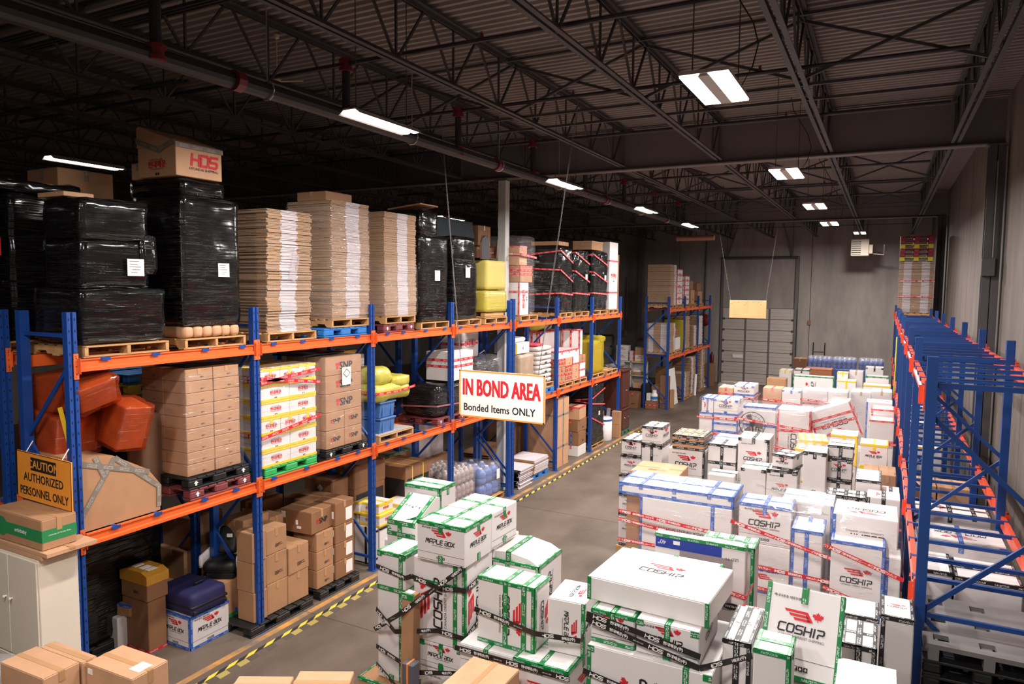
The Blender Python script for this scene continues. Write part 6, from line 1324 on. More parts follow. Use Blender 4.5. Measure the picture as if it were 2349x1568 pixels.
# ------------------------------------------------------------------ boxes on the floor: front piles (green tape)
pallet('w', 'wooden pallet under the left front pile of green taped boxes', -4.95, -3.62, 5.8, 7.2, 0); pallet('w', 'wooden pallet under the middle front pile', -3.58, -2.28, 5.5, 6.9, 0); pallet('w', 'wooden pallet under the pile with the big flat lid box', -2.24, -.96, 5.45, 7.0, 0); pallet('w', 'wooden pallet under the leaning box pile', -.92, .3, 5.35, 6.9, 0)
BOXES = '''
brown carton edged in green tape under the tall white box, low in the pile|K,g,EBV,|-4.93,-4.3,5.83,6.6,.14,.53|0
tall narrow white box with green tape at the left corner of the front pile|W,g,ENQI,Fz1|-4.75,-4.38,5.95,6.38,.535,1.945|0
white box with a leaf mark, bottom of the column behind the upright grey box|W,g,SP,FC|-4.2,-3.66,5.97,6.5,.14,.795|0
low white box with green tabs squeezed under the big plain box of the front pile|W,g,SQP,FM|-4.2,-3.67,5.96,6.5,.8,1.085|0
large white box with the lettering turned on its side beneath the two leaf boxes|W,g,NIV,Fc1 Rc1|-4.27,-3.64,5.95,6.52,1.09,1.975|0
white leaf mark box with green edges, nearer of the two on the front pile top|W,g,SCEP,FM Rm|-4.19,-3.61,5.9,6.44,1.98,2.385|0
white leaf mark box, farther of the two on the front pile top|W,g,SCP,RM|-4.18,-3.61,6.47,7.02,1.98,2.38|-2
hidden white box carrying the farther leaf mark box|W,g,S,|-4.2,-3.64,6.55,7.15,.14,1.975|0
tall plain box holding up the lidded boxes at the back of the front pile|W,g,,|-5.18,-4.55,6.62,7.35,0,1.78|0
white box with green corners at the back of the front pile|W,g,SEV,|-5.16,-4.64,7.0,7.36,1.785,2.365|0
white box with bulging peaked top in the middle front pile, farther one|W,g,CEV,Rc1|-3.84,-3.1,6.55,7.15,1.2,1.86|0
plain box under the peaked top box|W,g,,|-3.84,-3.1,6.55,7.15,.0,1.195|0
white box with sideways lettering and dark green bands in the middle front pile|W,g,EBNMV,Fc3 Rc3|-3.34,-2.73,5.7,6.02,1.4,2.035|-1
white leaf mark box lying sideways beside the dark green banded box|W,g,V,Fm3 Tm3|-2.66,-2.31,5.82,6.28,1.425,1.93|4
white box with upside-down lettering and a black banded edge under the banded box|W,g,SP,FC2|-3.47,-2.89,5.58,6.35,.76,1.395|0
white leaf mark box with green crossed lid under the sideways box|W,g,SCE,FC Rm|-2.87,-2.33,5.55,6.3,.76,1.415|0
lowest box under the upside-down lettered one|W,g,S,|-3.47,-2.89,5.58,6.35,.14,.755|0
lowest box under the green crossed lid box|W,g,S,|-2.87,-2.33,5.55,6.3,.14,.755|0
wide low white box with sideways lettering at the base of the flat lid pile|W,g,BNWQ,Fc1|-2.13,-1.08,5.5,6.5,.9,1.75|0
lowest hidden box of the flat lid pile|W,g,S,|-2.13,-1.08,5.5,6.5,.14,.895|0
small white leaf mark box with green rim, left one under the big flat box|W,g,EBS,FC|-2.13,-1.745,5.58,6.2,1.755,2.035|0
white leaf mark box, right one under the big flat box|W,g,SQ,FC Rc|-1.72,-1.2,5.56,6.3,1.755,2.05|0
very big flat white box with a large red leaf on its lid and green ends|W,g,VW,Tc00.62|-2.2,-1.13,5.68,6.5,2.055,2.26|-3
white box with green crossed tape just behind the very big flat box|W,g,CEQ,Tc00.6|-2.22,-1.29,6.53,6.97,1.7,2.1|0
plain box under the green crossed one behind the big flat box|W,g,S,|-2.22,-1.29,6.53,6.97,.14,1.695|0
narrow white leaf mark box leaning at the right of the flat lid pile|W,k,VEM,Tm|-1.06,-.84,5.8,6.5,1.0,1.93|0
lowest box under the narrow leaning leaf box|W,g,S,|-1.06,-.84,5.8,6.5,.14,.995|0
white box with a green grid of tape on its lid behind the television box|W,g,GEV,|-1.62,-1.08,7.45,7.8,1.25,2.13|0
box under the green grid lid|W,g,S,|-1.7,-1.05,7.25,7.8,.14,1.245|0
low green and red edged box at the foot of the television box|W,r,SEB,|-1.12,-.86,6.75,7.15,1.3,1.66|0
box under the low green and red edged one|W,g,S,|-1.12,-.86,6.75,7.15,.14,1.295|0
narrow upright white box with dark green rim before the leaning box|W,g,EVC,Tz|-.76,-.5,5.4,5.74,1.35,2.11|0
box under the narrow upright one|W,g,S,|-.78,-.5,5.38,5.75,.14,1.345|0
box behind the leaning box, hidden|W,g,S,|-.78,-.2,6.4,6.9,.14,1.9|0
white box with wide black tape cross beside the leaning box|W,k,SCEVMB,|-.2,.06,6.35,6.85,1.25,1.86|0
box under the wide black cross|W,k,S,|-.22,.06,6.35,6.9,.14,1.245|0
low plain white box with black tape behind the black cross box|W,k,E,|-.3,.07,7.0,7.4,1.4,1.84|0
box under the low plain one behind the black cross|W,k,S,|-.3,.07,7.0,7.4,.0,1.395|0
tall white leaf mark box cut by the rack post at right|W,k,WE,Fc Tc|.085,.33,6.55,7.0,.14,2.08|0
white leaf mark box lying sideways at the bottom right of the piles|W,g,VP,Fm1|-.2,.2,5.45,5.9,1.3,1.95|0
box under the sideways one at the bottom right|W,g,S,|-.2,.2,5.45,5.95,.14,1.295|0
~
long flat white box edged in blue tape with red marks on the lid|W,b,EBVWGQ,|-3.28,-1.68,9.62,10.36,1.85,2.01|0
large white box with upside-down lettering under the long flat one|W,b,NW,Fc2|-2.96,-1.69,9.6,10.25,.8,1.845|0
lowest box under the large upside-down one|W,b,S,|-2.96,-1.69,9.6,10.25,.14,.795|0
tan box end beside the large upside-down one|K,n,,|-3.2,-2.97,9.72,10.25,.14,1.84|0
white leaf mark box with a blue taped lid, second in the wrapped row|W,b,SCE,FC|-1.6,-.95,9.6,10.1,1.45,1.97|0
upside-down leaf mark box under the blue taped lid|W,b,HB,Fm2|-1.6,-.95,9.6,10.1,.8,1.445|0
lowest box under the upside-down leaf box|W,b,S,|-1.6,-.95,9.6,10.1,.14,.795|0
wide white box with one blue band behind the tall blue edged box|W,b,CV,|-1.14,-.49,10.15,10.8,.8,1.93|0
tall white box with a broad blue edge in the wrapped row|W,b,MWEB,|-.92,-.56,9.42,10.0,.14,1.78|0
wide white box with upside-down lettering on its lid, right of the wrapped row|W,b,WJ,Fc2 Tc2|-.46,.26,9.6,10.3,1.5,2.0|0
box carrying the wide upside-down one|W,b,S,|-.46,.26,9.72,10.3,.14,1.495|0
white leaf mark box with blue edges and a number, right of the wrapped row|W,b,EBV,Fc Fz|-.45,.13,9.25,9.7,.85,1.77|0
lowest box under the numbered one|W,b,S,|-.45,.13,9.25,9.7,.14,.845|0
narrow white box with icons beside the numbered one|W,b,W,|.14,.3,9.3,9.7,.14,1.65|0
~
white leaf mark box, top of the leftmost black taped column|W,k,SEB,FC|-4.1,-3.75,12.1,12.75,1.79,2.08|0
white leaf mark box, second in the leftmost black taped column|W,k,EB,FM|-4.11,-3.74,12.1,12.75,1.43,1.785|0
white leaf mark box, third in the leftmost black taped column|W,k,EB,FM|-4.13,-3.75,12.1,12.75,1.07,1.425|0
white leaf mark box, fourth in the leftmost black taped column|W,k,EB,FM|-4.13,-3.75,12.1,12.75,.71,1.065|0
white leaf mark box, lowest in the leftmost black taped column|W,k,EB,FM|-4.13,-3.75,12.1,12.75,.14,.705|0
white leaf mark box, highest of the black taped boxes, on the second column|W,k,SEB,FC Rm|-3.74,-3.38,12.15,12.7,2.02,2.345|0
plain white box with pencil marks under the highest black taped box|W,k,EMQ,Fz|-3.74,-3.37,12.15,12.7,1.55,2.015|0
stack box under the pencil marked one|W,k,S,|-3.74,-3.37,12.15,12.7,.14,1.545|0
flat tan carton with black tape, upper of two on the third column|P,k,SGEB,|-3.17,-2.64,12.08,12.75,2.15,2.265|0
flat tan carton with black tape, lower of two on the third column|P,k,EB,|-3.17,-2.63,12.08,12.75,2.03,2.145|0
white leaf mark box under the two flat tan cartons|W,k,SV,FC|-3.24,-2.62,12.1,12.7,1.45,2.025|0
white box with black tape under the leaf box of the third column|W,k,EMV,Fm|-3.24,-2.62,12.1,12.7,.14,1.445|0
big flat tan carton lying before the black taped columns|P,n,S,Tq|-3.56,-2.78,10.95,11.7,1.62,1.84|2
stack box under the big flat tan carton, leaf mark on its side|W,k,EB,Fm|-3.5,-2.85,11.0,11.65,.14,1.615|0
white box with a black tape cross in the black taped row|W,k,SMHE,|-2.56,-2.1,12.1,12.6,1.55,2.17|0
stack box under the black tape cross|W,k,S,|-2.56,-2.1,12.1,12.6,.14,1.545|0
white box with upside-down leaf lettering in front of the tape cross box|W,k,S,Fc2|-2.46,-2.04,11.65,12.05,1.3,1.765|0
stack box under the upside-down leaf lettering|W,k,S,|-2.46,-2.04,11.65,12.05,.14,1.295|0
big white leaf mark box, middle of the black taped row|W,k,SVQ,FC|-2.07,-1.58,12.1,12.68,1.6,2.335|0
stack box under the big leaf mark box|W,k,S,|-2.07,-1.58,12.1,12.68,.14,1.595|0
plain white box with a black tape tab before the big leaf mark box|W,k,CQ,|-1.92,-1.54,11.55,12.05,1.2,1.965|0
stack box under the plain box with the black tab|W,k,S,|-1.92,-1.54,11.55,12.05,.14,1.195|0
white leaf mark box under the small turned one|W,k,SEQ,FM|-1.53,-1.08,11.55,12.1,1.35,1.985|0
stack box under the leaf box of the small turned one|W,k,S,|-1.53,-1.08,11.55,12.1,.14,1.345|0
small white leaf mark box set askew on the black taped row|W,k,SEBC,Fm|-1.42,-1.1,11.62,12.05,1.99,2.215|-14
tall white box with the lettering upright, right of the small askew box|W,k,SEQ,Fc3 Tz|-1.0,-.68,11.5,12.0,.9,2.34|0
stack box under the tall upright lettered box|W,k,S,|-1.0,-.68,11.5,12.0,.14,.895|0
white box with black cross tape, top of the column by the tall upright one|W,k,SMEBC,|-.68,-.33,11.88,12.4,2.2,2.4|0
white leaf mark box with black tape, second in the column by the tall upright one|W,k,MEBQ,Fc|-.69,-.34,11.88,12.5,1.86,2.195|0
white leaf mark box, third in the column by the tall upright one|W,k,MEB,Fc|-.7,-.34,11.85,12.5,1.4,1.855|0
stack box at the base of the column by the tall upright one|W,k,S,|-.7,-.34,11.85,12.5,.14,1.395|0
white box sloping sideways with a black edge at the right of the black taped row|W,k,BE,|-.26,.06,11.2,11.9,1.75,2.08|0
stack box under the sloping black edged one|W,k,S,|-.26,.06,11.2,11.9,.14,1.745|0
white wrapped box right of the sloping one|W,k,S,|.08,.31,11.3,11.95,.14,1.85|0
low white box with many black bands behind the wide upside-down one|W,k,SGEC,|-.62,-.12,10.75,11.12,1.4,1.93|0
stack box under the many banded one|W,k,S,|-.62,-.12,10.75,11.12,.14,1.395|0
white box with a red leaf at the rack post behind the wrapped row|W,k,WM,Tm1|-.1,.3,10.72,11.15,.14,1.97|0
~
yellow edged white leaf mark box near the rack, right of the yellow group|W,y,SEB,Fm Tz|-.28,.16,14.2,14.75,1.6,2.02|0
stack box under the yellow edged leaf box near the rack|W,y,EB,|-.28,.16,14.2,14.75,.14,1.595|0
second yellow edged white box beside it|W,y,SEV,Rm|-.8,-.35,14.6,15.2,1.5,2.06|0
stack box under the second yellow edged one|W,y,S,|-.8,-.35,14.6,15.2,.14,1.495|0
flat yellow banded white box, upper one lying across the wrapped pair|W,y,SEG,|-1.32,-.85,13.9,14.6,1.9,2.04|8
yellow cornered white box under the flat yellow banded one|W,y,EQB,Fb|-1.34,-.86,13.75,14.6,1.3,1.895|0
stack box under the yellow cornered one|W,y,S,|-1.34,-.86,13.75,14.6,.14,1.295|0
flat white blue edged box low behind the flat tan cartons|W,b,ES,|-2.9,-1.9,14.0,14.7,1.5,1.85|0
stack box under the flat blue edged one|W,b,S,|-2.9,-1.9,14.0,14.7,.14,1.495|0
~
white box with blue tape, lower left of the blue taped far pile|W,b,EVJ,|-3.94,-3.6,17.5,18.2,.9,1.76|0
white box with blue bands, lower right of the blue taped far pile|W,b,EVHIJ,|-3.59,-3.02,17.5,18.2,.9,1.77|0
stack box under the lower left one of the far pile|W,b,S,|-3.94,-3.6,17.5,18.2,.14,.895|0
stack box under the lower right one of the far pile|W,b,S,|-3.59,-3.02,17.5,18.2,.14,.895|0
white sideways leaf mark box, upper left of the blue taped far pile|W,b,SEQ,Fm1|-3.89,-3.61,17.5,18.15,1.765,2.13|0
white leaf mark box, upper right of the blue taped far pile|W,b,SQC,FC|-3.6,-3.03,17.5,18.2,1.775,2.12|0
white leaf mark box with blue corners behind the blue taped far pile|W,b,SQJ,FM|-3.67,-3.13,20.5,21.3,1.75,2.1|0
stack box with a red leaf under it behind the far pile|W,b,EVQ,Fm|-3.67,-3.13,20.5,21.3,.14,1.745|0
orange brown wrapped box beside the blue cornered leaf box|P,r,SJI,|-4.1,-3.69,20.5,21.2,1.4,2.0|0
stack box under the orange brown wrapped one|W,b,S,|-4.1,-3.69,20.5,21.2,.14,1.395|0
white box behind the upright fan, blue edge along its top|W,b,EQI,Fc1|-2.78,-2.08,16.8,17.3,.6,2.12|0
tall white wrapped box with sideways lettering and red tape, right of the fan|W,r,VWI,Fc3 Rc|-2.0,-1.32,16.5,17.2,.5,2.16|0
stack box under the tall one right of the fan|W,r,S,|-2.0,-1.32,16.5,17.2,.14,.495|0
white box with red tape rim by the rack, behind the tilted box|W,r,EIW,|-.16,.28,17.2,17.8,1.4,2.22|0
white sideways leaf box with red tape by the rack|W,r,EIJ,Fc1|-.18,.28,16.6,17.15,.5,2.07|0
stack box under the red rimmed one by the rack|W,r,S,|-.16,.28,17.2,17.8,.14,1.395|0
stack box under the sideways leaf box by the rack|W,r,S,|-.18,.28,16.6,17.15,.14,.495|0
tan box with red print and red tape, beyond the fan pile|P,r,SIJ,Ft|-2.96,-2.46,21.0,21.6,.8,2.01|0
white box with blue corner tape beside the tan red printed one|W,b,SQJ,|-2.45,-1.96,21.0,21.6,.8,1.99|0
stack box under the tan red printed one|W,b,S,|-2.96,-2.46,21.0,21.6,.14,.795|0
stack box under the blue cornered one beyond the fan|W,b,S,|-2.45,-1.96,21.0,21.6,.14,.795|0
long white wrapped box with a red band beyond the tilted box|W,r,I,Fq|-1.86,-1.25,20.5,21.2,.8,2.1|0
second long white wrapped box with a printed diamond outline|W,r,,Fq|-1.24,-.76,20.5,21.2,.8,2.1|0
low white wrapped pair beyond, nearer the rack, left one|W,n,S,|-.7,-.22,21.0,21.7,.8,2.08|0
low white wrapped pair beyond, nearer the rack, right one|W,n,S,|-.21,.27,21.0,21.7,.8,2.12|0
white box with blue printed writing by the rack|W,b,WC,Fu|-.3,.27,19.5,20.1,.8,2.04|0
base box of the long wrapped pair|W,n,S,|-1.86,-.76,20.5,21.2,.14,.795|0
base box of the low wrapped pair|W,n,S,|-.7,.27,21.0,21.7,.14,.795|0
base box under the blue printed writing|W,n,S,|-.3,.27,19.5,20.1,.14,.795|0
~
brown box with dark print standing before the dock door|K,n,S,Fs|-3.28,-2.7,24.0,24.5,1.2,1.93|0
base box of the brown one before the dock door|W,n,S,|-3.28,-2.7,24.0,24.5,.14,1.195|0
long white box with three sideways leaf marks and green edges|W,g,EWV,Fc1|-2.54,-1.33,24.5,24.9,1.2,2.02|0
base box of the long three leaf box|W,n,S,|-2.54,-1.33,24.5,24.9,.14,1.195|0
white box with yellow corner behind the brown one|W,y,SQ,|-3.15,-2.76,26.0,26.7,.9,2.0|0
flat white black edged box in the far rows|W,k,ES,|-2.7,-2.2,26.2,26.9,.9,2.03|0
base box of the yellow cornered one|W,n,S,|-3.15,-2.2,26.0,26.9,.14,.895|0
white box with messy yellow tape in the far rows|W,y,EHM,|-1.22,-.68,24.0,24.6,.9,2.0|0
base box of the messy yellow taped one|W,n,S,|-1.22,-.68,24.0,24.6,.14,.895|0
small yellow topped leaf mark box in the far rows|W,y,SE,Fm|-1.25,-.93,24.65,25.1,.9,2.18|0
grey film covered box beside the small yellow topped one|W,n,S,|-.92,-.52,25.0,25.7,.9,2.19|0
farthest white leaf mark box by the rack|W,k,SQ,Fc|-.47,.05,26.0,26.6,1.2,2.26|0
base box of the farthest leaf mark box|W,n,S,|-.47,.05,26.0,26.6,.14,1.195|0
white leaf mark box with green corners by the rack in the far rows|W,g,SQE,Fm|-.43,.21,24.5,25.0,1.2,2.13|0
white box with upside-down lettering and yellow rim by the rack in the far rows|W,y,E,Fc2|-.47,.26,23.7,24.3,.9,1.95|0
base box of the green cornered one by the rack|W,n,S,|-.43,.21,24.5,25.0,.14,1.195|0
base box of the yellow rimmed upside-down one|W,n,S,|-.47,.26,23.7,24.3,.14,.895|0
base box of the small yellow topped one|W,n,S,|-1.25,-.52,24.65,25.7,.14,.895|0
~
white leaf mark box with black bands lying under the rack, farther one|W,k,GEC,Tm1|.42,1.3,10.5,11.0,1.3,1.95|0
base box under the farther black banded one below the rack|W,k,S,|.42,1.3,10.5,11.0,.0,1.295|0
white wrapped box with blue tabs and red tape below the rack|W,b,CQ,Fz Tm2|.45,1.3,9.2,9.85,1.0,1.99|0
base box under the wrapped one below the rack|W,b,S,|.45,1.3,9.2,9.85,.0,.995|0
white box with two pale letters below the rack, left one|W,k,E,Fq|.44,.72,8.15,8.75,.9,1.98|0
wide white box with a black edge below the rack, right one|W,k,EC,|.74,1.3,8.15,8.75,.9,1.96|0
base box of the two below the rack|W,k,S,|.44,1.3,8.15,8.75,.0,.895|0
wrapped brown cartons, left half of the brown pair below the yellow boxes|K,n,S,|-.2,.03,13.2,13.9,.9,1.72|0
wrapped brown cartons, right half of the brown pair below the yellow boxes|K,n,S,|.04,.29,13.2,13.9,.9,1.72|0
base box of the wrapped brown pair|W,n,S,|-.2,.29,13.2,13.9,.0,.895|0
brown carton under the rack beyond the black banded box, left one|P,n,S,|.42,.85,12.9,13.5,.9,1.7|0
brown carton under the rack beyond the black banded box, right one|P,n,S,|.87,1.3,12.9,13.5,.9,1.7|0
base box of the brown pair under the rack|W,n,S,|.42,1.3,12.9,13.5,.0,.895|0
yellow banded box under the rack, far|W,y,SE,|.45,1.1,15.8,16.4,.0,1.75|0
white red taped box under the rack, far|W,r,SEI,|.45,1.25,18.4,19.0,.0,1.75|0
white box under the rack, farthest seen|W,b,SEI,|.45,1.25,21.0,21.7,.0,1.8|0
'''
GRP = ['green taped boxes of the front piles', 'blue taped boxes of the wrapped row', 'black taped boxes of the middle row', 'yellow taped boxes', 'far boxes in red and blue tape', 'boxes of the farthest rows', 'boxes under the right rack']
for gi, blk in enumerate(BOXES.split('~')):
    for ln_ in blk.strip().splitlines():
        lab, st, co, rz = ln_.split('|')
        carton(lab, st, *[float(v) for v in co.split(',')], rz=float(rz), group=GRP[gi])
PALS = [(-3.3, -1.66, 9.35, 10.4, 'blue taped long box'), (-1.62, -.48, 9.4, 10.85, 'tall blue edged box'), (-.47, .3, 9.2, 10.3, 'numbered box'), (-4.15, -3.35, 12.05, 12.8, 'leftmost black taped column'), (-3.55, -2.6, 10.95, 12.75, 'flat tan cartons'), (-2.58, -1.52, 11.5, 12.7, 'big leaf mark box'), (-1.53, -.32, 11.45, 12.6, 'tall upright lettered box'), (-.7, .32, 10.7, 11.15, 'many banded box'), (-.3, .33, 11.18, 12.0, 'sloping black edged box'),
        (-.85, .2, 14.15, 15.25, 'yellow edged pair'), (-1.36, -.86, 13.7, 14.65, 'yellow cornered box'), (-2.92, -1.88, 13.95, 14.75, 'flat blue edged box'), (-3.96, -3.0, 17.45, 18.25, 'blue taped far pile'), (-4.12, -3.1, 20.45, 21.35, 'orange brown wrapped box'), (-2.8, -1.3, 16.4, 17.3, 'upright fan'), (-.2, .3, 16.55, 17.85, 'red rimmed box'), (-2.98, -1.94, 20.95, 21.65, 'tan red printed box'), (-1.88, -.74, 20.45, 21.25, 'long wrapped pair'), (-.72, .29, 20.95, 21.75, 'low wrapped pair'), (-.32, .29, 19.45, 20.15, 'blue printed writing box'),
        (-3.3, -2.68, 23.95, 24.55, 'brown box before the dock door'), (-2.56, -1.31, 24.45, 24.95, 'three leaf box'), (-3.17, -2.18, 25.95, 26.95, 'yellow cornered far box'), (-1.27, -.5, 23.95, 25.75, 'messy yellow taped box'), (-.49, .28, 23.65, 25.05, 'green cornered far box'), (-.49, .07, 25.95, 26.65, 'farthest leaf mark box')]
for x0, x1, y0, y1, lab in PALS: pallet('w', 'wooden pallet under the ' + lab, x0, x1, y0, y1, 0)
carton('white box behind the fan standing on the pallet, base of it', 'W,b,S,', -2.78, -2.08, 16.8, 17.3, .14, .595)
# slanted pieces
t = thing('lidded_box', 'white box with a lid folded up in a slope, heavily wound in green tape', 'box', (-4.8, 6.78, 1.785), group=GRP[0])
MB().prism([(-.33, 0), (.18, 0), (.18, .5), (.1, .52), (-.33, .31)], -.2, .19, 'x').build('body', WHITE, t)
N_ = Vector((0, -.44, .86)).normalized()
mb = MB(); ribbon(mb, [(-.17, -.335, .31), (-.17, .1, .525)], .05, [(0, -.44, .9)]); ribbon(mb, [(.16, -.335, .31), (.16, .1, .525)], .05, [(0, -.44, .9)]); mb.build('tape', TAPE['g'], t)
mb = MB(); ribbon(mb, [(-.2, -.333, .3), (.195, -.333, .3)], .06, [(0, -1, 0)]); ribbon(mb, [(-.02, -.334, .31), (-.02, -.334, 0)], .06, [(0, -1, 0)]); ribbon(mb, [(-.2, -.334, .17), (.195, -.334, .17)], .05, [(0, -1, 0)]); ribbon(mb, [(-.2, -.334, .22), (.19, -.25, .37)], .05, [(0, -1, .1)]); mb.build('tape', TAPE['g'], t)
ob('writing', PRINT['z'], t, mtx=(Matrix(((1, 0, 0), (0, .9, -.44), (0, .44, .9))).to_4x4() * .26) if False else Matrix.Translation((0, -.1, .43)) @ Matrix.Rotation(math.atan2(.215, .435), 4, 'X') @ Matrix.Scale(.26, 4))
t = thing('taped_peak', 'raised ridge of white card and green tape on the peaked top box', 'flap', (-3.47, 6.85, 1.866)); MB().prism([(-.35, 0), (.35, 0), (.25, .05), (.0, .09), (-.2, .07)], -.28, .28, 'y').build('flap', WHITE, t); mb = MB(); ribbon(mb, [(0, -.285, .0), (0, -.28, .093), (0, .28, .093)], .06, [(0, -1, 0), (0, 0, 1)]); mb.build('tape', TAPE['g'], t)
t = carton('large white leaf mark box leaning back with green edges, right of the front piles', 'W,g,VWSCB,FC', -.78, -.2, 5.76, 6.06, 1.68, 2.38, rot=(math.radians(-24), math.radians(2), 0), group=GRP[0])
t = thing('support_box', 'small white box under the leaning box', 'box', (-.49, 6.0, .14)); MB().cbox(-.28, .28, -.2, .36, 0, 1.56, .01).build('body', WHITE, t)
t = carton('white box tilted on its corner under red tape and film beyond the yellow boxes', 'W,r,VWHI,Fc2', -1.2, -.3, 16.75, 17.3, 1.56, 2.3, rot=(0, math.radians(-22), 0), group=GRP[4]); t.location = (-.72, 17.0, 1.56)
t = thing('support_box', 'white box under the tilted red taped one', 'box', (-.72, 17.02, 0)); MB().cbox(-.5, .5, -.3, .3, 0, 1.36, .01).build('body', WHITE, t)
# television box
t = carton('flat television carton with a blue band and silver front, standing upside down', 'W,g,E,', -2.06, -1.13, 7.25, 7.38, 1.52, 2.2, name='television_carton', group=GRP[0])
D_ = (.93, .13, .68)
SILV = mat('silver_print', (176, 182, 192), .5); NB = mat('navy_print', (34, 58, 150), .5); DK = mat('dark_screen', (40, 44, 56), .5)
rects(t, 'silver_panel', D_, [('F', -.2, .34, -.34, .2)], SILV, .0005); rects(t, 'blue_band', D_, [('F', -.46, .23, .2, .325)], NB, .001); rects(t, 'picture', D_, [('F', -.44, -.33, .02, .13), ('F', -.17, .2, -.02, .09)], DK, .0015)
put_print(t, 'e', 'F', D_, -.39, .26, .22, 2); put_print(t, 'v', 'F', D_, .33, .2, .14, 2, name='lettering'); put_print(t, 'w', 'F', D_, .35, -.29, .18, 2, name='logo'); rects(t, 'barcode', D_, [('F', -.27, -.2, .25, .29)], PAPER, .002)
t = thing('support_box', 'white box under the television carton', 'box', (-1.9, 7.5, 0)); MB().cbox(-.2, .18, -.25, .28, 0, 1.51, .01).build('body', WHITE, t)
# upright parcels and printed straps on the front piles
t = thing('long_brown_box', 'long narrow brown box standing upright in the front pile', 'box', (-4.25, 5.82, .14), rot=(0, math.radians(1.5), 0)); MB().cbox(-.075, .075, -.06, .06, 0, 1.5, .006).build('body', KRAFT, t); rects(t, 'paper_label', (.15, .12, 1.5), [('T', -.05, .03, -.04, .04)], PAPER, .002); rects(t, 'tape', (.15, .12, 1.5), [('T', -.07, .07, -.06, -.03), ('F', -.075, .075, .69, .75)], TAPE['g'], .002)
t = thing('grey_slim_box', 'slim dark grey box with an orange band standing before the brown one', 'box', (-4.1, 5.66, .14)); MB().cbox(-.07, .07, -.06, .06, 0, .86, .008).build('body', mat('slate_card', (88, 88, 98), .6), t); rects(t, 'band', (.14, .12, .86), [('F', -.012, .012, -.43, .43), ('T', -.012, .012, -.06, .06)], mat('orange_band', (226, 140, 60), .5), .002)
def strap(lab, pts, ns, wd=.05, words=True, c='k'):
    o = Vector(pts[0]); t = thing('printed_strap', lab, 'tape', o)
    P = [Vector(p) - o for p in pts]; mb = MB(); ribbon(mb, P, wd, ns); mb.build('strap', TAPE['k0'] if words and c == 'k' else TAPE[c], t)
    if words:
        for a, b, n in zip(P, P[1:], ns): words_on(t, a, b, n, wd)
    return t
TAPE['k0'] = mat('plain_black_tape', (36, 32, 30), .35)
Fn, Rn = (0, -1, 0), (1, 0, 0)
strap('black printed strap slanting up across the left front pile', [(-4.755, 5.9, 1.08), (-4.3, 5.72, 1.42), (-3.62, 5.88, 1.99)], [Fn, Fn])
strap('upper black strap sagging round the left front pile', [(-4.755, 5.93, 1.78), (-4.36, 5.93, 1.72), (-4.28, 5.93, 1.76), (-3.95, 5.93, 1.7), (-3.62, 5.93, 1.74), (-3.62, 6.4, 1.8)], [Fn] * 4 + [Rn])
strap('second black strap round the left front pile', [(-4.755, 5.93, 1.3), (-4.36, 5.74, 1.22), (-3.95, 5.92, 1.25), (-3.62, 5.92, 1.24), (-3.62, 6.4, 1.38)], [Fn] * 3 + [Rn])
strap('third black strap round the left front pile', [(-4.755, 5.93, .88), (-4.1, 5.74, .85), (-3.62, 5.93, .87)], [Fn] * 2)
strap('lowest black strap round the left front pile', [(-4.755, 5.93, .68), (-4.1, 5.58, .66), (-3.62, 5.93, .62)], [Fn] * 2)
strap('black strap across the dark green banded box and the sideways box', [(-3.36, 5.67, 1.72), (-2.72, 5.67, 1.63), (-2.3, 5.76, 1.62), (-2.28, 6.2, 1.8)], [Fn, Fn, Rn])
strap('black strap along the rim of the upside-down lettered box', [(-3.5, 5.54, 1.36), (-2.3, 5.52, 1.38)], [Fn])
strap('upper black strap round the two small leaf boxes', [(-2.16, 5.54, 2.0), (-1.7, 5.53, 1.95), (-1.18, 5.53, 1.87)], [Fn] * 2)
strap('lower black strap round the two small leaf boxes', [(-2.16, 5.53, 1.96), (-1.18, 5.52, 1.78), (-.82, 5.77, 1.86)], [Fn, (.3, -1, 0)])
strap('black strap across the sideways low box of the flat lid pile', [(-2.16, 5.48, 1.52), (-1.06, 5.48, 1.36)], [Fn])
strap('grey printed strap over the narrow upright box, upper run', [(-.82, 5.37, 1.76), (-.46, 5.37, 1.74), (-.15, 5.6, 1.85)], [Fn, (.3, -1, 0)], c='s')
strap('grey printed strap over the narrow upright box, lower run', [(-.82, 5.37, 1.68), (-.46, 5.37, 1.5)], [Fn], c='s')
strap('red printed strap round the television carton', [(-1.6, 7.22, 1.78), (-1.11, 7.22, 1.7), (-1.07, 7.4, 1.78)], [Fn, Rn], c='r')
# films round the wrapped rows
film('clear film with red tape round the long blue edged box', -3.24, -1.64, 9.55, 10.42, .14, 2.03, 101, FILM, [('r', 1.62, 1.5, 1.6), ('r', 1.2, 1.2, 1.3), ('r', 1.5, 1.36, 1.4)], amp=.012)
film('clear film with red tape round the second pile of the wrapped row', -1.64, -.46, 9.37, 10.86, .14, 2.0, 103, FILM, [('r', 1.78, 1.5, 1.6), ('r', 1.25, 1.2, 1.2), ('r', .98, .9, 1.0)], amp=.015)
film('clear film with red tape round the numbered box pile', -.5, .31, 9.2, 10.33, .14, 2.02, 105, FILM, [('r', 1.72, 1.45, 1.5), ('r', 1.2, .95, 1.0)], amp=.014)
film('clear film and red tape round the box below the rack', .4, 1.33, 9.16, 9.9, .02, 2.02, 107, FILM, [('r', 1.55, 1.5, 1.5)], amp=.012)
film('clear film round the blue taped far pile', -3.97, -2.99, 17.46, 18.24, .14, 2.15, 109, FILM, [('r', 1.66, 1.66, 1.7), ('r', 1.25, 1.3, 1.3)], amp=.012)
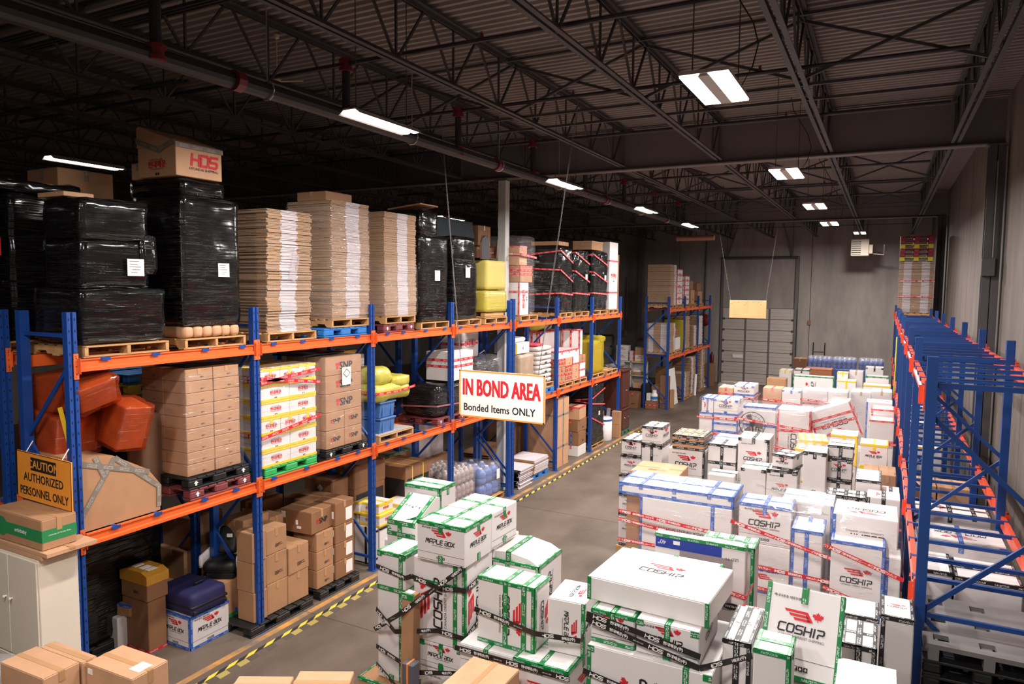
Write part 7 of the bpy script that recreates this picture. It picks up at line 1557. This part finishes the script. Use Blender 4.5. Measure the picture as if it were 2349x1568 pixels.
film('clear film round the fan pile', -2.82, -1.28, 16.1, 17.32, .14, 2.2, 111, FILM, [('r', 1.95, 1.8, 1.9), ('r', 1.5, 1.3, 1.3)], amp=.02)
film('clear film round the tilted box', -1.24, -.2, 16.5, 17.35, .3, 2.45, 113, FILM, amp=.03, r=.3)
film('clear film round the red rimmed boxes by the rack', -.2, .31, 16.55, 17.85, .14, 2.24, 115, FILM, [('r', 1.6, 1.6, 1.6)], amp=.012)
film('clear film round the orange brown wrapped box', -4.13, -3.1, 20.45, 21.35, .14, 2.12, 117, FILM, [('r', 1.75, 1.75, 1.8)], amp=.012)
film('clear film round the tan red printed pair', -2.99, -1.93, 20.95, 21.65, .14, 2.03, 119, FILM, [('r', 1.7, 1.6, 1.6)], amp=.012)
film('clear film round the long wrapped pair', -1.89, -.73, 20.45, 21.25, .14, 2.13, 121, FILMC, [('r', 1.85, 1.78, 1.8)], amp=.015)
film('clear film round the low wrapped pair', -.73, .3, 20.95, 21.75, .14, 2.14, 123, FILMC, amp=.015)
film('clear film round the yellow boxes lying across', -1.38, -.84, 13.7, 14.66, .14, 2.08, 125, FILM, amp=.015)
film('clear film round the wrapped brown pair', -.22, .31, 13.18, 13.92, .02, 1.75, 127, FILM, amp=.01)
film('grey film over the covered far box', -.95, -.5, 24.96, 25.74, .9, 2.22, 129, FILMC, amp=.02)
t = thing('pedestal_fan', 'round black fan guard wrapped against the white box in the far pile', 'fan', (-2.53, 16.58, .14))
MB().tube([(0, 0, 0), (0, 0, 1.62)], .02, 8).build('pole', BLACK, t); MB().lathe([(.2, 0), (.2, .03), (.05, .05)], n=16).build('base', BLACK, t)
mb = MB()
for r in (.28, .2, .12): mb.tube([(r * math.cos(a), -.09, 1.62 + r * math.sin(a)) for a in [k * PI / 12 for k in range(25)]], .009 if r > .25 else .004, 5)
for k in range(16): mb.tube([(.04 * math.cos(k * PI / 8), -.1, 1.62 + .04 * math.sin(k * PI / 8)), (.28 * math.cos(k * PI / 8), -.09, 1.62 + .28 * math.sin(k * PI / 8))], .003, 4)
mb.build('guard', BLACK, t)
b_ = MB().lathe([(.02, -.04), (.06, -.03), (.06, .03), (.02, .04)], n=12).build('motor', BLACK, t, loc=(0, -.03, 1.62)); b_.rotation_euler = (PI / 2, 0, 0)
for k in range(3):
    b_ = MB().prism([(.05, -.03), (.22, -.09), (.24, .03), (.06, .04)], -.004, .004, 'z').build('blade', LSTEEL, t, loc=(0, -.07, 1.62)); b_.rotation_euler = (PI / 2, k * 2 * PI / 3, 0)
# farthest rows: crate, water bottles, dolly
t = thing('wooden_crate', 'flat orange brown wooden crate before the wrapped water bottles', 'crate', (-2.06, 28.4, .9)); CRW = mat('crate_wood', (176, 108, 70), .6, .12, 4)
for k in range(5): MB().cbox(-.46, .46, -.4 + k * .162, -.4 + k * .162 + .15, .97, 1.0, .004).build('top_board', CRW, t)
MB().cbox(-.46, .46, -.4, .4, 0, .965, .008).build('body', CRW, t)
for x in (-.42, .42): MB().box(x - .04, x + .04, -.415, -.4, 0, .965).build('batten', CRW, t)
t = thing('crate_base', 'dark base under the flat wooden crate', 'base', (-2.06, 28.4, 0)); MB().cbox(-.44, .44, -.38, .38, 0, .898, .01).build('block', KRAFT3, t)
G('low brown box beyond the wooden crate', 'D,n,S,', -3.2, -2.72, 30.8, 31.4, .0, 2.0)
for i, x in enumerate((-2.7, -1.78, -.82)):
    nm = ('left', 'middle', 'right')[i]
    t = thing('bottle_base', 'base load under the %s pack of wrapped water bottles' % nm, 'pallet load', (x + .44, 31.4, 0)); MB().cbox(-.44, .44, -.4, .4, 0, 1.64, .01).build('block', BLB, t)
    bottlepack('water bottles in the %s wrapped pack before the back wall' % nm, x, x + .88, 31, 31.8, 1.65, 1, .42, BLB, None, 5, 3, 131 + i, PAPER)
t = thing('hand_truck', 'black upright frame of a hand truck against the back wall', 'trolley', (-2.55, 34.6, 0))
for x in (-.24, .24): MB().tube([(x, 0, .1), (x, .05, 2.42)], .025, 8).build('rail', BLACK, t)
for z in (.5, 1.2, 2.0): MB().tube([(-.24, .01, z), (.24, .01, z)], .02, 8).build('crossbar', BLACK, t)
MB().cbox(-.27, .27, -.3, 0, .03, .05, .004).build('toe_plate', BLACK, t)
for x in (-.3, .3): MB().lathe([(.04, -.03), (.12, -.03), (.12, .03), (.04, .03)], n=16).build('wheel', BLACK, t, loc=(x, .1, .12)).rotation_euler = (0, PI / 2, 0)
t = thing('yellow_strap', 'yellow strap hanging on the far end of the right rack', 'strap', (.31, 20.8, 3.0)); MB().soft(-.015, .015, -.08, .08, -.9, .6, .01, .01, 4, .1, 1).build('strap', YEL, t, True)
# black pallets under the near end of the right rack
for k in range(12): pallet('k', 'black plastic pallet, number %s from the floor in the stack under the right rack' % ('one two three four five six seven eight nine ten eleven twelve'.split()[k]), .42, 1.3, 6.86, 7.98, k * .137, group='black pallets under the right rack')
GP = mat('grey_plastic', (112, 108, 106), .5, .1, 3); t = thing('pallet_sheet', 'grey slotted plastic pallet deck topping the black pallets', 'pallet', (.86, 7.42, 1.646))
mb = MB()
xs = (-.44, -.36, -.24, -.02, .1, .32, .44); ys = (-.56, -.46, -.34, -.06, .06, .34, .46, .56)
for i in range(6):
    for j in range(7):
        if not (i in (1, 3) and j in (1, 3, 5)): mb.box(xs[i], xs[i + 1], ys[j], ys[j + 1], .1, .14)
for x in (-.4, 0, .36): mb.box(x, x + .08, -.56, .56, 0, .1)
mb.build('deck', GP, t)
# ------------------------------------------------------------------ cartons at the camera's feet and hanging signs
for i, (x0, x1, y0, y1, z1, rz, lab) in enumerate(((-6.22, -5.6, 3.66, 4.02, 1.4, 2, 'tan carton with a white label, bottom left at the camera side'), (-6.9, -6.27, 3.3, 3.62, 1.4, 2, 'long pale carton left of the labelled one at the camera side'), (-6.9, -6.27, 3.64, 3.78, 1.38, 2, 'second long pale carton beside it at the camera side'), (-4.8, -4.32, 4.0, 4.28, 1.4, 28, 'left bright tan carton at the bottom of the view'), (-4.38, -3.9, 4.25, 4.6, 1.4, 28, 'right bright tan carton at the bottom of the view'), (-3.22, -2.74, 4.85, 5.42, 1.4, 0, 'bright tan carton before the upside-down lettered box'))):
    t = carton(lab, 'P,n,S,' + ('Fq Lq' if i == 0 else ''), x0, x1, y0, y1, .98, z1, rz=rz, group='cartons at the camera side')
    if i == 0: rects(t, 'paper_label', (.62, .36, .42), [('T', .13, .26, -.08, .06)], PAPER, .004); rects(t, 'paper_label', (.62, .36, .42), [('F', -.28, -.22, .12, .17)], PAPER, .002)
    carton('carton carrying the ' + lab, 'P,n,,', x0, x1, y0, y1, .0, .975, rz=rz, flaps=False, group='lower cartons at the camera side')
def chain(par, a, b, step=.05, r=.0075):
    a = Vector(a); b = Vector(b); d = (b - a); n = int(d.length / step); mb = MB(); dn = d.normalized()
    for k in range(n):
        c = a + d * ((k + .5) / n); s_ = Vector((1, 0, 0)) if k % 2 else Vector((0, 1, 0)); h = dn * step * .62; w_ = s_ * r
        P = [c - h, c - h * .6 + w_, c + h * .6 + w_, c + h, c + h * .6 - w_, c - h * .6 - w_]
        for p, q in zip(P, P[1:] + P[:1]): mb.bar(p, q, .0042)
    return mb.build('chain', LSTEEL, par)
t = thing('hanging_sign', 'white hanging sign with orange border and red letters over the left aisle', 'sign', (-4.9, 9.0, 2.86))
MB().cbox(-.71, .71, -.012, .012, 0, .7, .003).build('panel', PAPER, t)
mb = MB(); B_ = .022
for a, b, c, d_ in ((-.71, .71, 0, B_), (-.71, .71, .7 - B_, .7), (-.71, -.71 + B_, 0, .7), (.71 - B_, .71, 0, .7)): mb.box(a, b, -.0145, -.0122, c, d_)
mb.build('border', SG, t)
lettering('lettering', 'IN BOND AREA', .3, 0, .45, -.0135, PRED, t, .01, .62).scale = (1, 1, 1.15)
lettering('lettering', 'Bonded Items ONLY', .155, -.03, .15, -.0135, PBLK, t, .003, .9)
chain(t, (-.68, 0, .7), (-1.05, 0, 4.42)); chain(t, (.6, 0, .7), (1.14, 0, 4.42))
t = thing('hanging_sign', 'bare plywood back of a second hanging sign near the dock door', 'sign', (-3.85, 23.4, 3.88)); PLY = mat('plywood', (202, 144, 96), .6, .12, 3, stretch=(1.2, 1, .25))
MB().cbox(-.56, .56, -.015, .015, 0, .56, .003).build('panel', PLY, t); MB().box(-.56, .56, -.016, .016, .555, .562).build('edge', PAPER, t)
mb = MB()
for x, z in ((-.42, .5), (-.28, .5), (-.05, .48), (.17, .5), (.33, .5), (-.5, .45), (-.1, .42), (.4, .43)): mb.lathe([(.014, 0), (.014, .003)], (x, z, 0), 8)
mb.v = [(a, -.0155 - c, b) for a, b, c in mb.v]; mb.build('knot', KRAFT3, t)
chain(t, (-.54, 0, .56), (-1.08, 0, 3.44), .06, .009); chain(t, (.54, 0, .56), (.88, 0, 3.44), .06, .009)
